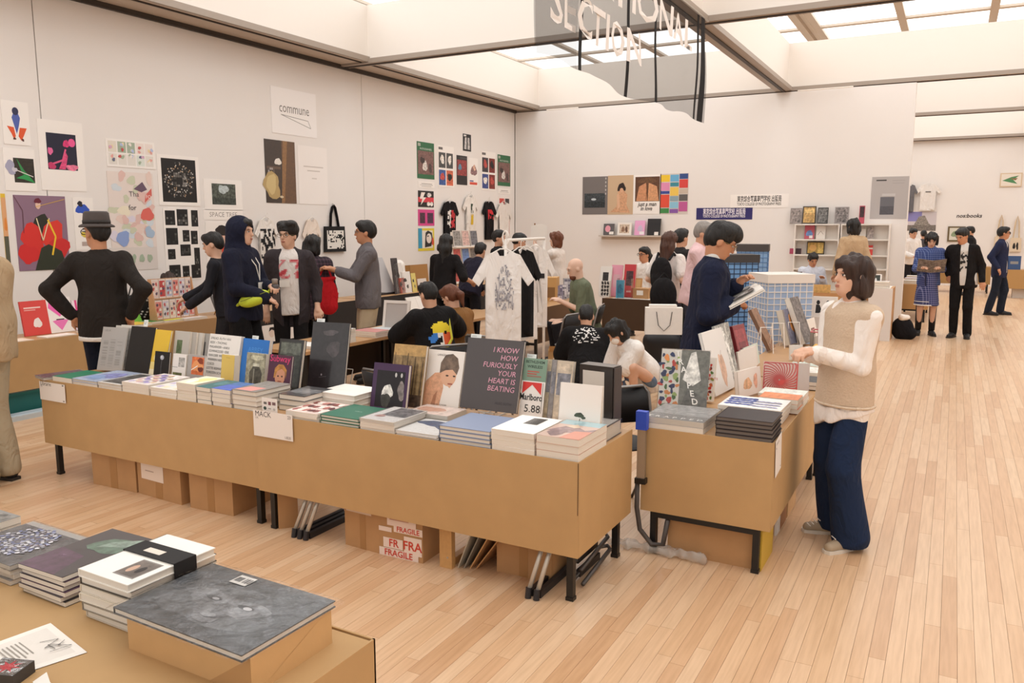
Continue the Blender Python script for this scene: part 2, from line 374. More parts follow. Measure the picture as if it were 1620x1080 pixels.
t_r2 = table('display_table', -1.39, 5.87, -0.70, 7.72, 'cardboard table behind the woman in the vest, wire book stands on it', 'r')
t_fg = table('display_table', -3.9, 0.35, -1.266, 1.556, 'cardboard-topped table in the near corner with plastic-wrapped album', 'br', top=CARD, inset=(0.15, 0.15))
for i, (a, b, sk, lb) in enumerate(((3.55, 5.36, CARD, 'cardboard-fronted table along the wall behind the man in the hat'), (5.38, 7.2, mat('#b08a5e', 0.7), 'wall table with wooden comic rack and green magazines on it'),
                    (7.22, 9.3, mat('#2b2624', 0.9), 'dark-draped wall table behind the hooded man'), (9.32, 11.6, mat('#2b2624', 0.9), 'dark-draped wall table with grey display easel on it'), (11.62, 14.2, mat('#2b2624', 0.9), 'dark-draped wall table below the hanging T-shirts'))):
    table('wall_table', -8.2, a, -7.6, b, lb, 'r', skirt=sk)
table('vendor_table', -5.45, 5.1, -4.84, 6.95, 'wood-topped table where the two sit with their backs turned', 'l', skirt=mat('#3a2f2a', 0.9))
table('vendor_table', -5.45, 6.97, -4.84, 8.9, 'wood-topped table behind the white clothes rail', 'l', skirt=mat('#3a2f2a', 0.9))
table('vendor_table', -5.3, 9.3, -4.72, 11.1, 'table the bald man in green sits at', 'lr', skirt=mat('#6e5138', 0.9))
table('vendor_table', -4.6, 11.2, -2.55, 11.85, 'table in front of the back wall with picture books on it', 'f', skirt=mat('#4d3826', 0.9))  # cardboard front in shade: the shade is put into the dark brown colour
# ================================================================ books
def pix(p):
    v = Vector(p) - _C; d = v.dot(_fw); return 810 + F * v.dot(_rt) / d, 540 - F * v.dot(_up) / d
ORD = ('topmost', 'second from the top', 'third from the top', 'fourth from the top', 'fifth from the top', 'sixth from the top', 'seventh from the top', 'eighth from the top')
def book_parts(t, w, h, th, cover='#eee8e0', art=(), hard=True, gloss=False, spine=None, film=False, back=None, pg=None):
    """cover and pages of a book lying in the local xy plane, front face up, spine at x = 0"""
    cc = hexc(cover); b = 0.0028 if hard else 0.0012; o = 0.003 if hard else 0.0
    m = MB()
    m.box(0, 0, th - b, w, h, th, cc).box(0, 0, 0, w, h, b, hexc(back) if back else cc).box(0, 0, 0, b, h, th, hexc(spine) if spine else cc)
    if art: draw(m, w, h, art, z=th)
    m.build('cover', GLOSS if gloss else PRINT, t, colors=True)
    MB().box(b, o, b, w - o - 0.0005, h - o, th - b).build('pages', pg or PAGES, t)
    if film:
        MB().box(-0.004, -0.004, -0.0, w + 0.004, h + 0.004, th + 0.003).build('film_sleeve', FILM, t)
def flat(label, at, w, d, th, cover, art=(), rz=0.0, hard=True, gloss=False, spine=None, film=False, name='book', group=None, cat='book', pg=None):
    t = thing(name, label, cat, at, rz, group); book_parts(t, w, d, th, cover, art, hard, gloss, spine, film, None, pg); return t
def pile(desc, where, at, w, d, zt, n, covers, art=(), hard=True, gloss=False, film=False, group=None, jit=0.004, name='book', spine=None, seed=0, rz0=0.0, pg=None):
    """n books lying on one another from at.z up to zt; covers[0] is the topmost"""
    r = random.Random(seed + int(w * 9999)); th = (zt - at[2]) / n; z = at[2]
    for k in range(n):
        top = k == n - 1; c = covers[(n - 1 - k) % len(covers)] if isinstance(covers, (list, tuple)) else covers
        j = 0 if top else jit
        lb = (f'{ORD[n - 1 - k]} {desc}, {where}' if n > 1 else f'{desc}, {where}')
        flat(lb, (at[0] + r.uniform(-j, j), at[1] + r.uniform(-j * 0.3, j), z), w, d, th * 0.97, c, art if top else (), rz0 + r.uniform(-0.02, 0.02) * (0 if n == 1 else 1), hard, gloss, spine, film and top, name, group, 'book', pg)
        z += th
def front(tab, x):                                     # point of the photograph on the front edge of a table
    y = {'L': 598 + 0.1646 * (x - 78), 'M': 653 + 0.159 * (x - 409), 'R': 676 + 0.1304 * (x - 1016)}[tab]
    return G(x, y, TZ + 0.004)
YE = {'L': 3.275, 'M': 3.258, 'R': 4.03}
def edge_pile(tab, desc, where, x0, x1, ytop, back, n, covers, art=(), **k):
    a, b = front(tab, x0), front(tab, x1); zt = PY(x0, ytop, YE[tab] + 0.01).z; zt = max(zt, TZ + 0.008)
    d = G(back[0], back[1], zt).y - YE[tab] - 0.01
    pile(desc, where, (a.x + 0.002, YE[tab] + 0.01, TZ + 0.001), b.x - a.x - 0.004, max(0.12, min(d, 0.36)), zt, n, covers, art, group='books laid flat along the table fronts', **k)
def stand(label, bl, br, ytop, cover, art=(), th=0.02, lean=14, z=0.71, hard=True, gloss=False, film=False, name='book', group='books propped upright on the front tables', base=None, wmax=None, spine=None, cat='book'):
    """a book propped up facing the aisle: bl, br = foot corners in the photograph, ytop = row of its upper left corner"""
    a, b = G(bl[0], bl[1], z), G(br[0], br[1], z)
    if base is not None: a, b = PY(bl[0], bl[1], base), PY(br[0], br[1], base); a.z = b.z = z
    w = (b - a).length; rz = math.atan2(b.y - a.y, b.x - a.x); ln = math.radians(lean)
    R = Matrix.Rotation(rz, 3, 'Z'); upv = R @ Vector((0, math.sin(ln), math.cos(ln)))
    lo, hi = 0.02, 1.2
    for _ in range(30):
        m = (lo + hi) / 2
        if pix(a + upv * m)[1] > ytop: lo = m
        else: hi = m
    t = thing(name, label, cat, a, 0, group, rot=(math.pi / 2 - ln, 0, rz)); t.rotation_mode = 'XYZ'
    book_parts(t, w, lo, th, cover, art, hard, gloss, spine, film); t['h'] = lo
    return t
# ---- left table, lying along the front ---------------------------------------------
pile('thin film-wrapped magazine', 'on the left table corner', (front('L', 62).x, 3.30, TZ + 0.002), 0.17, 0.30, TZ + 0.02, 3, ['#6a5560~5', '#c9bdb4', '#8d7f86'], [('r', .1, .1, .9, .9, '#59454f~8')], hard=False, film=True, name='magazine', rz0=-0.22, group='books laid flat along the table fronts')
edge_pile('L', 'green paperback', 'left table corner', 92, 122, 595.5, (138, 585), 1, '#1d7a5c', [('r', .03, .02, .97, .98, '#177a58'), ('r', .04, .86, .3, .9, '#2f8a6c')], hard=False)
edge_pile('L', 'lavender and sky blue book', 'second from the green paperback', 122, 160, 599, (184, 585), 2, ['#b9c6e0', '#d8d0c8'], [('r', .0, .0, 1, 1, '#bcc9e4~2'), ('b', .6, .55, .35, .3, 3, '#8f93cf~4'), ('b', .4, .3, .3, .2, 9, '#9fb9e6~3')], film=True)
edge_pile('L', 'white-edged photo book', 'beside the lavender book', 161, 197, 604, (221, 590), 2, ['#f5f1ec', '#e2dad2'], [('r', .07, .06, .93, .94, '#5c5856~8')], film=True)
edge_pile('L', 'thick pale book with pastel blossoms', 'beside the dark picture book', 198, 239, 603.5, (257, 590), 3, ['#efe6e2', '#e7dcd3', '#ddd2c8'], [('r', .05, .05, .95, .95, '#e6dcd6~3')] + [('b', .15 + .14 * (i % 6), .15 + .2 * (i // 6) + .07 * (i % 2), .07, .07, i, ('#b9a8d8', '#e5c9a8', '#d8a8b0', '#8f86b8')[i % 4]) for i in range(22)], hard=False)
edge_pile('L', 'thin white catalogue with coloured squares', 'third pile from the yellow-white one', 241, 281, 612, (286, 592), 4, ['#f2ece4', '#e4dbd0'], [('n', .05, .05, .95, .95, 4, 6, ['#c9bcd8', '#f0e6c8', '#dfe5ee', '#efe9e2', '#b0a2b8'], 4, .8)], hard=False)
edge_pile('L', 'pale yellow catalogue', 'left of the teal paperbacks', 282, 311, 604.5, (330, 595), 5, ['#f3efd0', '#e3d9cc', '#d9cfc2'], [('r', 0, 0, 1, 1, '#f5f2d8'), ('b', .6, .6, .3, .3, 2, '#eee79c'), ('b', .35, .3, .18, .2, 5, '#fbfaf2')], hard=False)
edge_pile('L', 'teal paperback with black spine', 'squeezed between pale yellow and blue piles', 312, 334, 611, (355, 600), 4, ['#38666b', '#d8cdbf', '#cfc4b6'], [('r', 0, 0, 1, 1, '#3d6f70~3'), ('b', .5, .6, .3, .25, 7, '#4f8288~2')], hard=False, spine='#2a2623')
edge_pile('L', 'blue paperback', 'between teal and grey-pink piles', 336, 365, 613.5, (374, 603), 4, ['#4f6cc0', '#d9cfc4', '#cfc5ba'], [('r', 0, 0, 1, .55, '#5068c2~2'), ('r', 0, .55, 1, 1, '#4a72ae~2')], hard=False, spine='#2c2f44')
edge_pile('L', 'grey and pink clothbound book', 'right end of the left table', 367, 404, 615, (423, 602), 4, ['#8d867f', '#d6cbc0', '#cbbfb3'], [('r', 0, .42, 1, 1, '#8f8a84~2'), ('p', [(.05, .05), (.75, .05), (.85, .4), (.2, .4)], '#e59a92')])
# ---- middle table, lying ----------------------------------------------------------
pile('grey book with black cover', 'behind the small white card', (G(429, 646, .72).x, 3.40, TZ + 0.002), 0.2, 0.25, 0.80, 3, ['#3b3a3c', '#a9a49c', '#9c968e'], [('r', 0, 0, 1, 1, '#3f3f42'), ('b', .5, .5, .45, .3, 4, '#77777a~4'), ('l', [(0, .2), (1, .8)], .006, '#b9b6b2')], gloss=True, group='books laid flat along the table fronts')
edge_pile('M', 'reddish photo book', 'between white card and green books', 452, 502, 648, (504, 633), 3, ['#e3cfc6', '#e2d6cc', '#dccfc4'], [('r', .02, .02, .98, .98, '#e6cfc6~3')] + [('b', .12 + .16 * (i % 6), .2 + .3 * (i // 6), .08, .1, i, ('#8f4a44~4', '#f3e7de', '#b8736a', '#5d3030')[i % 4]) for i in range(18)], hard=False)
edge_pile('M', 'green clothbound book', 'middle table', 506, 566, 654.5, (546, 637), 3, '#24664f', [('r', 0, 0, 1, 1, '#246a52'), ('t', 'NVR M', .55, .5, .016, '#b9d2c6')])
edge_pile('M', 'white magazine with grey photograph', 'right of the green books', 568, 622, 660, (618, 642), 4, ['#efe8e2', '#e9dfd6'], [('r', .02, .02, .98, .98, '#e3dedb'), ('r', .25, .35, .97, .97, '#6f6b6c~7'), ('b', .3, .3, .12, .1, 3, '#b58f88~3')], hard=False, film=True)
edge_pile('M', 'thin white magazine with navy shape', 'left of the blue-grey books', 624, 690, 679, (655, 659), 5, ['#efece9', '#e4e2e2', '#d5d4d6'], [('b', .45, .72, .4, .2, 12, '#4d5a78~3'), ('b', .8, .5, .2, .12, 5, '#566180')], hard=False, film=True, name='magazine')
edge_pile('M', 'blue-grey clothbound book', 'below the dark grey quote book', 692, 772, 671.5, (729, 650), 4, '#8390ab', [('r', 0, 0, 1, 1, '#8995b0'), ('r', .02, 0, .03, 1, '#76829c')], spine='#5f6b86')
edge_pile('M', 'white paperback with a barcode of grey bars', 'below the cigarette-advert book', 774, 842, 676.5, (820, 655), 4, ['#fbf8f3', '#f1e6d6', '#eee2d2'], [('r', 0, 0, 1, 1, '#fbf9f5'), ('r', .38, .5, .72, .9, '#b9b6b0')] + [('r', .385 + .034 * i, .5, .405 + .034 * i, .9, '#4d4a48') for i in range(10)], hard=False)
edge_pile('M', 'peach-pink landscape book', 'right corner of the middle table', 845, 913, 686, (882, 661), 3, ['#d9b2a2', '#e3c4b4', '#e0bfae'], [('r', 0, 0, 1, 1, '#d9b9aa'), ('r', 0, .74, 1, 1, '#a9cbd2'), ('p', [(0, .3), (.25, .62), (.45, .78), (.62, .6), (.8, .5), (1, .62), (1, .3)], '#9c7f80~3'), ('p', [(.25, .62), (.45, .78), (.6, .62), (.5, .56)], '#e8cdb2'), ('p', [(.52, 0), (1, 0), (1, .46), (.62, .4)], '#dd8f78'), ('b', .3, .25, .22, .16, 6, '#8c6f70~3')], hard=False, gloss=True)
pile('cream book', 'behind the green books', (G(526, 634, .71).x, 3.56, TZ + 0.002), 0.30, 0.26, 0.80, 3, ['#f1ede6', '#e6dccd', '#e2d6c6'], [('l', [(.1, .3), (.8, .5)], .003, '#d5cdc2')], group='books laid flat along the table fronts')
flat('thin pinkish booklet in film under the bather book', (G(640, 660, .72).x, 3.56, .702), 0.27, 0.2, 0.05, '#e9d6cc', [('r', .0, .0, 1, 1, '#ead5ca~2'), ('b', .35, .5, .3, .3, 4, '#d8a892')], hard=False, film=True, group='books laid flat along the table fronts')
# ---- left table, propped upright ----------------------------------------------------
def lines(n, x0, x1, y0, y1, c, seed=1, hgt=.5):
    r = random.Random(seed); return [('r', x0, y1 - (y1 - y0) * (i + hgt) / n, x0 + (x1 - x0) * r.uniform(.6, 1), y1 - (y1 - y0) * i / n, c) for i in range(n)]
stand('tall light grey book of printed columns, first of the left row', (155, 585), (194, 588), 517, '#b4b0ac', [('r', .06, .06, .94, .94, '#b2aeab'), ('t', 'LIEUX', .1, .9, .022, '#77736f', 'l')] + [('n', .1 + .28 * i, .1, .32 + .28 * i, .72, 1, 40, ['#a3a09d', '#b5b1ae', '#9c9894'], i, .9) for i in range(3)], th=.012, lean=16, hard=False)
for i, (x, lb, c) in enumerate(((168, 'grey newsprint book just behind the column-printed one', '#bdb9b2'), (176, 'pale grey book with black letters on its edge, third in the left row', '#cfcac2'), (184, 'thin white book with letter strip, fourth in the left row', '#d9d4cb'))):
    npb = stand(lb, (x, 583 + i), (x + 38, 586.5 + i), (518, 515, 514)[i], c, [('r', .05, .06, .95, .94, '#b9b4ad~3')] + [('t', s, .9, .8 - .12 * k, .035, '#3a3634') for k, s in enumerate('AJGRSE')], th=.02, lean=16, hard=False)
stand('tall black book between grey newsprint and yellow book', (200, 588), (238, 592), 516, '#151314', [], th=.02, lean=16)
stand('bright yellow book with a white glow near its foot', (223, 590), (262, 595), 520, '#e7bf3d', [('r', 0, 0, 1, 1, '#e8c03f'), ('r', 0, 0, 1, .28, '#efd98a'), ('r', 0, 0, 1, .12, '#f6eccb'), ('e', .72, .38, .22, .13, '#f6e9b8'), ('e', .72, .38, .15, .09, '#fdfaf0')], th=.018, lean=16)
stand('small black book with a white balloon on a string', (245, 592), (268, 595), 555, '#0f0e10', [('e', .5, .78, .13, .09, '#b9bcc4'), ('e', .47, .8, .05, .04, '#e5e7ea'), ('l', [(.5, .7), (.47, .4), (.5, .1)], .002, '#8c8c90')], th=.016, lean=10, base=3.70)
stand('small white book with two photographs, beside the balloon book', (276, 593), (297, 597), 559, '#ece7e2', [('r', .45, .52, .9, .88, '#a8a5a0~5'), ('r', .08, .04, .75, .3, '#5e6338~4'), ('l', [(0, .5), (.4, .5)], .003, '#888')], th=.03, lean=10, base=3.70, hard=False)
stand('grey booklet with an orange close-up of a smoking face', (296, 595), (323, 599), 560, '#a9a5a2', [('r', .25, .3, .95, .93, '#d4703f~3'), ('b', .6, .62, .28, .24, 3, '#e59a63'), ('b', .75, .8, .18, .1, 5, '#8a3a24'), ('l', [(.25, .45), (.6, .62)], .006, '#f3efe8'), ('b', .78, .5, .14, .1, 8, '#6b2a1e')], th=.012, lean=10, base=3.69, hard=False)
for i, (x, c, lb) in enumerate(((281, '#c4beb6', 'grey catalogue standing behind the balloon book'), (291, '#b7b0a8', 'fawn catalogue standing second behind the smoking face'), (301, '#ccc6be', 'pale ribbed catalogue standing behind the smoking face'), (312, '#a6a29d', 'grey catalogue with dark window, standing beside the lettered white book'))):
    stand(lb, (x - 8, 593), (x + 16, 596), 523 + i, c, [('r', .2, .5, .55, .8, '#8f8f86~4' if i else '#5f7050~4')] if i != 3 else [('r', .3, .45, .8, .8, '#4d4b4a~3'), ('r', .4, .52, .7, .62, '#9b9894')], th=.02, lean=12, hard=False)
tx = ['SPREAD: RUTH VAN', 'BEEK \u2022 THOMAS', 'MAILAENDER \u2022 ANIKA', 'SCHWARZLOSE \u2022 ERIK', 'VAN DER WEIJDE \u2022', 'WARREN NEIDICH \u2022', 'COCO', 'LOTTE REIMANN', 'TORSTEN SCHU']
stand('white book filled with bold black names', (328, 598), (377, 605), 528, '#f0ece7', [('t', s, .04, .88 - .095 * i, .024, '#1d1b1b', 'l', .205) for i, s in enumerate(tx)], th=.03, lean=14, hard=False)
stand('small plain mustard book in front of the lettered one', (357, 604), (377, 607), 560, '#d9bb62', [('t', 'bureau', .5, .9, .012, '#a58a40')], th=.05, lean=8, base=3.66, hard=False)
blu = stand('blue book with paler blue title behind the mustard one', (383, 604), (424, 610), 535, '#2f7bd0', [('r', 0, 0, 1, 1, '#2d78cc'), ('t', 'ABBEY', .5, .7, .05, '#4d97e4'), ('t', 'ROAD', .6, .5, .05, '#4d97e4')], th=.03, lean=12, hard=False)
stand('book with an old photograph of a glass jar', (389, 606), (419, 610), 557, '#8f8a76', [('r', 0, 0, 1, 1, '#9a957f~5'), ('p', [(.25, .02), (.8, .02), (.86, .5), (.7, .66), (.36, .66), (.2, .5)], '#4a473f~6'), ('r', .36, .66, .7, .74, '#c9c5b0~3'), ('r', .4, .1, .46, .6, '#8e8a7c'), ('b', .55, .88, .3, .07, 4, '#c8c3a8~4')], th=.02, lean=10, base=3.66, hard=False)
stand('purple book with a blond painted portrait and pink title', (422, 617), (458, 622), 560, '#4c2441', [('r', 0, 0, 1, 1, '#50273f'), ('p', [(.2, 0), (.95, 0), (.85, .2), (.65, .3), (.4, .3), (.25, .15)], '#4d5a86~3'), ('r', .45, .2, .68, .35, '#b97860'), ('e', .55, .5, .22, .23, '#cf9272'), ('p', [(.28, .45), (.3, .68), (.45, .78), (.66, .78), (.82, .66), (.82, .45), (.76, .6), (.6, .68), (.42, .62), (.34, .46)], '#b07a3c~4'), ('e', .47, .5, .035, .02, '#2b1a1a'), ('e', .64, .5, .035, .02, '#2b1a1a'), ('r', .48, .37, .63, .39, '#8f3f3a'), ('t', 'Subway', .5, .84, .06, '#e8427c', 'c', .17)], th=.016, lean=12, base=3.62)
stand('dark framed photo album with a murky landscape', (438, 616), (476, 620), 536, '#141414', [('r', .07, .05, .93, .95, '#2c2f27~6'), ('r', .09, .7, .91, .93, '#5b6055~5'), ('b', .5, .6, .3, .12, 5, '#3a3f35~5')], th=.03, lean=14, gloss=True)
sb = stand('very tall black book with a glossy dark cover and white edge', (488, 617), (546, 622), 509, '#1d191b', [('r', .0, .0, 1, 1, '#201b1d~4'), ('b', .62, .62, .2, .1, 6, '#3d3638~4'), ('b', .5, .85, .2, .04, 2, '#4a4345~3'), ('e', .36, .24, .02, .015, '#8d8688'), ('l', [(.3, .2), (.5, .22)], .002, '#6a6466')], th=.02, lean=13, gloss=True, z=.72)
def clip_card(label, bk, fx=.2, w=.06, h=.024):
    """price card slipped behind the upper edge of a propped book"""
    bpy.context.view_layer.update(); bw = max(v[0] for o in bk.children for v in o.bound_box)
    m = MB().box(-w / 2, -.03, -.001, w / 2, h, .001, hexc('#e4e8e6')); draw(m, w * .9, h * .6, [('r', .05, .2, .6, .5, '#b5bab8'), ('r', .05, .65, .85, .8, '#b5bab8')], z=.001, M=Matrix.Translation((-w * .45, h * .2, 0)))
    o = m.build('price_card', PRINT, colors=True); o.matrix_world = bk.matrix_world @ Matrix.Translation((bw * fx, bk['h'], -.003)); tag(o, label, 'price card', 'white price cards clipped to books')
clip_card('white price card above the tall black book', sb, .15); clip_card('white price card above the blue book', blu, .3); clip_card('white price card above the newsprint books', npb, .9, .04, .05)
# ---- middle table, propped upright ---------------------------------------------------
stand('purple-bordered book with a dark photograph of white flowers', (590, 643), (645, 650), 573, '#432a4e', [('r', .12, .03, .92, .84, '#17131a~2'), ('b', .46, .38, .14, .17, 3, '#d6d4cf~5'), ('b', .42, .18, .12, .18, 8, '#3a3a36~4'), ('e', .66, .76, .03, .05, '#c9c6c4'), ('e', .82, .76, .03, .05, '#c9c6c4'), ('b', .84, .42, .1, .2, 5, '#7d7472~5')], th=.03, lean=12)
stand('brown book with a misty forest picture', (618, 640), (668, 646), 544, '#8f744c', [('r', 0, 0, 1, 1, '#8f7550~4'), ('r', 0, .82, 1, 1, '#b8945e~2')] + [('p', [(x, .1), (x + .05, .1), (x + .035, .86 - .25 * ((i * 7) % 5) / 5), (x + .015, .86 - .25 * ((i * 7) % 5) / 5)], ('#6b5438~4', '#a28a62~3', '#54422e~4')[i % 3]) for i, x in enumerate([.04 + .08 * j for j in range(12)])] + [('r', 0, 0, 1, .2, '#4b3a2c~7')], th=.03, lean=14)
stand('white book with a photograph of a wet-haired bather', (666, 642), (727, 650), 552, '#efe7df', [('p', [(0, 0), (0, .12), (.1, .45), (.3, .6), (.5, .62), (.56, .35), (.5, 0)], '#d9a482~2'), ('p', [(.28, 0), (.33, .2), (.42, .3), (.4, .1), (.42, 0)], '#b87f5f~2'), ('p', [(.48, .5), (.72, .36), (.82, .5), (.88, .68), (.5, .7), (.44, .56)], '#dba988'), ('e', .66, .56, .19, .17, '#dfae8e'), ('p', [(.42, .6), (.42, .78), (.52, .92), (.7, .95), (.84, .88), (.9, .72), (.86, .6), (.74, .68), (.56, .66)], '#6f5d50~4'), ('e', .62, .57, .04, .014, '#3a2a22'), ('e', .8, .57, .035, .014, '#3a2a22'), ('r', .66, .42, .78, .445, '#a8604e'), ('t', 'LANGE LIEBE', .5, .9, .018, '#6a605a'), ('t', 'COLLIER SCHORR', .5, .05, .014, '#7a6a60')], th=.02, lean=15, hard=False)
qb = stand('large dark grey book with pink serif quotation', (730, 644), (819, 655), 534, '#4f4a4b', [('r', 0, 0, 1, 1, '#514c4d')] + [('t', s, .92, .82 - .108 * i, .043, '#e0a3b6', 'r', None, False, .12) for i, s in enumerate(['I KNOW', 'HOW', 'FURIOUSLY', 'YOUR', 'HEART IS', 'BEATING'])] + [('t', 'ALEC SOTH', .9, .1, .02, '#39353a', 'r')], th=.022, lean=15, z=.735)
mb_ = stand('green and white book with a red cigarette advertisement', (824, 657), (861, 663), 566, '#8fa08c', [('r', 0, 0, 1, .62, '#f2ece6'), ('r', 0, .62, 1, 1, '#7f9a86'), ('t', 'BETHLEHEM', .5, .92, .022, '#24382e', 'c', .13, True), ('t', 'WIRELESS', .5, .84, .022, '#24382e', 'c', .12, True), ('r', .2, .77, .7, .79, '#b8584c'), ('r', .2, .73, .6, .75, '#b8584c'), ('r', .2, .69, .8, .71, '#9d6a5c'), ('p', [(.06, .4), (.06, .6), (.86, .6), (.86, .4), (.46, .56)], '#d93a33'), ('t', 'Marlboro', .46, .3, .05, '#1d1b1b', 'c', .14, True), ('t', '5.88', .55, .1, .06, '#26231f', 'c', .11), ('l', [(.92, .1), (.92, .6)], .003, '#8a8a84')], th=.03, lean=12, base=3.9)
for i, (x, c, lb) in enumerate(((858, '#b9a98e', 'tan photo book behind the cigarette-advert book'), (868, '#8f8a88', 'grey book with a misty picture next to the white tree book'), (876, '#c9b9a4', 'cream-edged book leaning behind the white tree book'))):
    stand(lb, (x, 660), (x + 26, 664), 568 + i, c, [('r', .05, .05, .95, .95, c + '~3'), ('r', .1, .45, .9, .8, '#7d7d84~4')], th=.03, lean=12, base=3.92 - .03 * i)
stand('plain white book with a small tree emblem', (884, 668), (950, 678), 604, '#efe8e0', [('l', [(.52, .24), (.52, .38)], .004, '#5a5a50'), ('b', .5, .44, .1, .05, 3, '#3f4a3c~6'), ('b', .6, .4, .05, .03, 7, '#4a5546~5'), ('t', 'SIMRYN', .52, .2, .012, '#c3bab0'), ('t', 'GILL', .52, .16, .012, '#c3bab0')], th=.022, lean=8, base=3.62)
clip_card('white price card above the dark grey quote book', qb, .1, .07); clip_card('white price card by the cigarette-advert book', mb_, .2)
sl = thing('slipcase', 'upright black slipcase with a pale panel near the table corner', 'slipcase', G(917, 690, .72).xyz if False else (PY(917, 600, 3.86).x, 3.86, .702), -0.12)
m = MB().box(0, 0, 0, .20, .09, .35, hexc('#1b1717')); draw(m, .13, .26, [('r', 0, 0, 1, 1, '#cfc8bf'), ('r', .2, .3, .8, .34, '#b9b1a8')], M=Matrix.Translation((.02, -.001, .06)) @ Matrix.Rotation(math.pi / 2, 4, 'X')); m.build('case', GLOSS, sl, colors=True)
MB().box(.202, .006, .006, .208, .084, .344).build('inner_edge', mat('#4a413e', .5), sl)
flat('clear-lidded box with a brown photograph, at the table end', (-1.62, 3.45, .702), 0.15, 0.42, 0.075, '#5f5450', [('r', .05, .05, .95, .95, '#d9d2cb'), ('r', .1, .05, .9, .5, '#e8e2dc')], film=True, name='box_set', cat='box', gloss=True)
# wire easels under the tall black and the quote book
def easel(label, px, py, z=.702):
    p = G(px, py, z + .02); t = thing('wire_easel', label, 'book stand', (p.x, p.y - .02, z))
    for sx in (-1, 1):
        MB().tube([(sx * .05, .16, .005), (sx * .05, 0, .005), (sx * .05, -.03, .005), (sx * .05, -.035, .03)], .003).build('prong', STEEL, t)
        MB().tube([(sx * .05, .16, .005), (sx * .04, .22, .15)], .003).build('upright', STEEL, t)
    MB().tube([(-.05, -.035, .03), (.05, -.035, .03)], .003).tube([(-.04, .22, .15), (.04, .22, .15)], .003).build('crossbar', STEEL, t)
easel('silver wire easel holding the dark grey quote book', 777, 652); easel('silver wire easel holding the very tall black book', 519, 623)
# ---- right table ---------------------------------------------------------------------
def tlet(s, x0, dx, y, size, c='#f1ede8'): return [('t', ch, x0 + dx * i, y, size, c, 'c', None, True) for i, ch in enumerate(s)]
edge_pile('R', 'film-wrapped book with big spaced letters', 'on the end-on table', 1016, 1111, 657, (1040, 636), 2, ['#c9c5c1', '#e9e2da'], [('r', 0, 0, 1, .34, '#8d8986'), ('r', 0, .34, 1, 1, '#a9a6a4~3')] + tlet('TRAPPED', .07, .14, .06, .045), hard=False, film=True)
stand('film-wrapped book of fruit collage and grey photograph, tilted', (1041, 646), (1117, 652), 553, '#8e8f8c', [('r', 0, 0, 1, 1, '#77776f~3'), ('r', 0, 0, .42, 1, '#e5dfd4')] + [('b', .05 + .1 * (i % 4) + .03 * math.sin(i * 5.1), .08 + .1 * (i // 4) + .03 * math.cos(i * 3.7), .045 + .02 * math.sin(i * 2.3), .04 + .015 * math.cos(i * 1.9), i, ('#c4453a', '#4d6b38', '#2d3358', '#d98b4e', '#2f3b5e', '#9fb26a')[i % 6]) for i in range(36)] + [('p', [(.48, .5), (.62, .95), (.72, .98), (.86, .5), (.7, .4)], '#d6d4cd~4'), ('p', [(.45, 0), (.6, .35), (1, .2), (1, 0)], '#62625f~4')] + [('t', ch, .36 + .07 * i, .88 - .13 * i, .05, '#efece6', 'c', None, True, -.2) for i, ch in enumerate('TRAPPED')], th=.03, lean=20, film=True, z=.70)
stand('white cookbook covered in vegetables and fruit', (1092, 645), (1129, 648), 563, '#eee6dc', [('b', .1 + .13 * (i % 7) + .04 * math.sin(i * 4.3), .08 + .11 * (i // 7) + .03 * math.cos(i * 2.9), .06 + .02 * math.sin(i), .035, i, ('#c93f35', '#5d7a38', '#cf6a3a', '#7a2f2c', '#8fa552')[i % 5]) for i in range(56)] + [('t', 'AL DENTE', .85, .5, .02, '#c93f35')], th=.035, lean=8, base=4.82)
stand('white book with a pale line drawing of a woman', (1128, 628), (1159, 612), 528, '#e9e6e2', [('b', .62, .35, .12, .3, 4, '#d9b49c~2'), ('l', [(.55, .1), (.6, .5), (.7, .65)], .004, '#8f7a70')], th=.02, lean=16)
stand('book with a grey photograph of sculpture', (1146, 616), (1167, 604), 517, '#9b9b97', [('r', 0, 0, 1, 1, '#a1a19c~8'), ('b', .5, .5, .3, .35, 5, '#d4d4cf~6')], th=.02, lean=14)
stand('red book in clear film', (1166, 585), (1184, 578), 518, '#a33a42', [('r', .1, .1, .9, .9, '#b8505a~3'), ('r', .2, .2, .8, .6, '#8f3a46~3')], th=.04, lean=16, film=True)
for i in range(3):
    stand(('white booklet standing in front of the red book', 'second white booklet before the red book', 'third white booklet before the red book, pale green edge')[i], (1168 + 5 * i, 588 - 2 * i), (1196 + 2 * i, 578 - 2 * i), 557 - 3 * i, ('#efe9e3', '#e6dfd8', '#d3e0d4')[i], [], th=.012, lean=10, hard=False)
stand('white square book with two flesh-toned pictures', (1164, 630), (1200, 619), 588, '#ece4dc', [('b', .4, .45, .16, .25, 3, '#e0b48e~3'), ('b', .75, .5, .1, .25, 6, '#d9a890~3')], th=.025, lean=8)
def swirl():
    out = []
    for k in range(30):
        pts = []
        for s in range(9):
            r = .02 + s * .085; a = k * 2 * math.pi / 30 + s * .16; pts.append((.36 + r * math.cos(a) * .9, .42 + r * math.sin(a) * 1.25))
        pts = [(min(.74, max(.02, x)), min(.97, max(.03, y))) for x, y in pts]
        out.append(('l', pts, .006, '#d4524e'))
    return out
stand('pink book with a red whirl of curved lines', (1206, 619), (1279, 624), 571, '#f0d3cb', [('r', 0, 0, .76, 1, '#f3d2c9'), ('r', .76, 0, 1, 1, '#eadcd4')] + swirl(), th=.02, lean=8, film=True)
edge_pile('R', 'shrink-wrapped black case', 'corner of the end-on table, below the hanging card', 1129, 1220, 657.5, (1148, 642), 5, ['#2a2021', '#241d1d'], [('r', .02, .02, .98, .98, '#2a2021')], hard=True, pg=mat('#6b625c', .5))
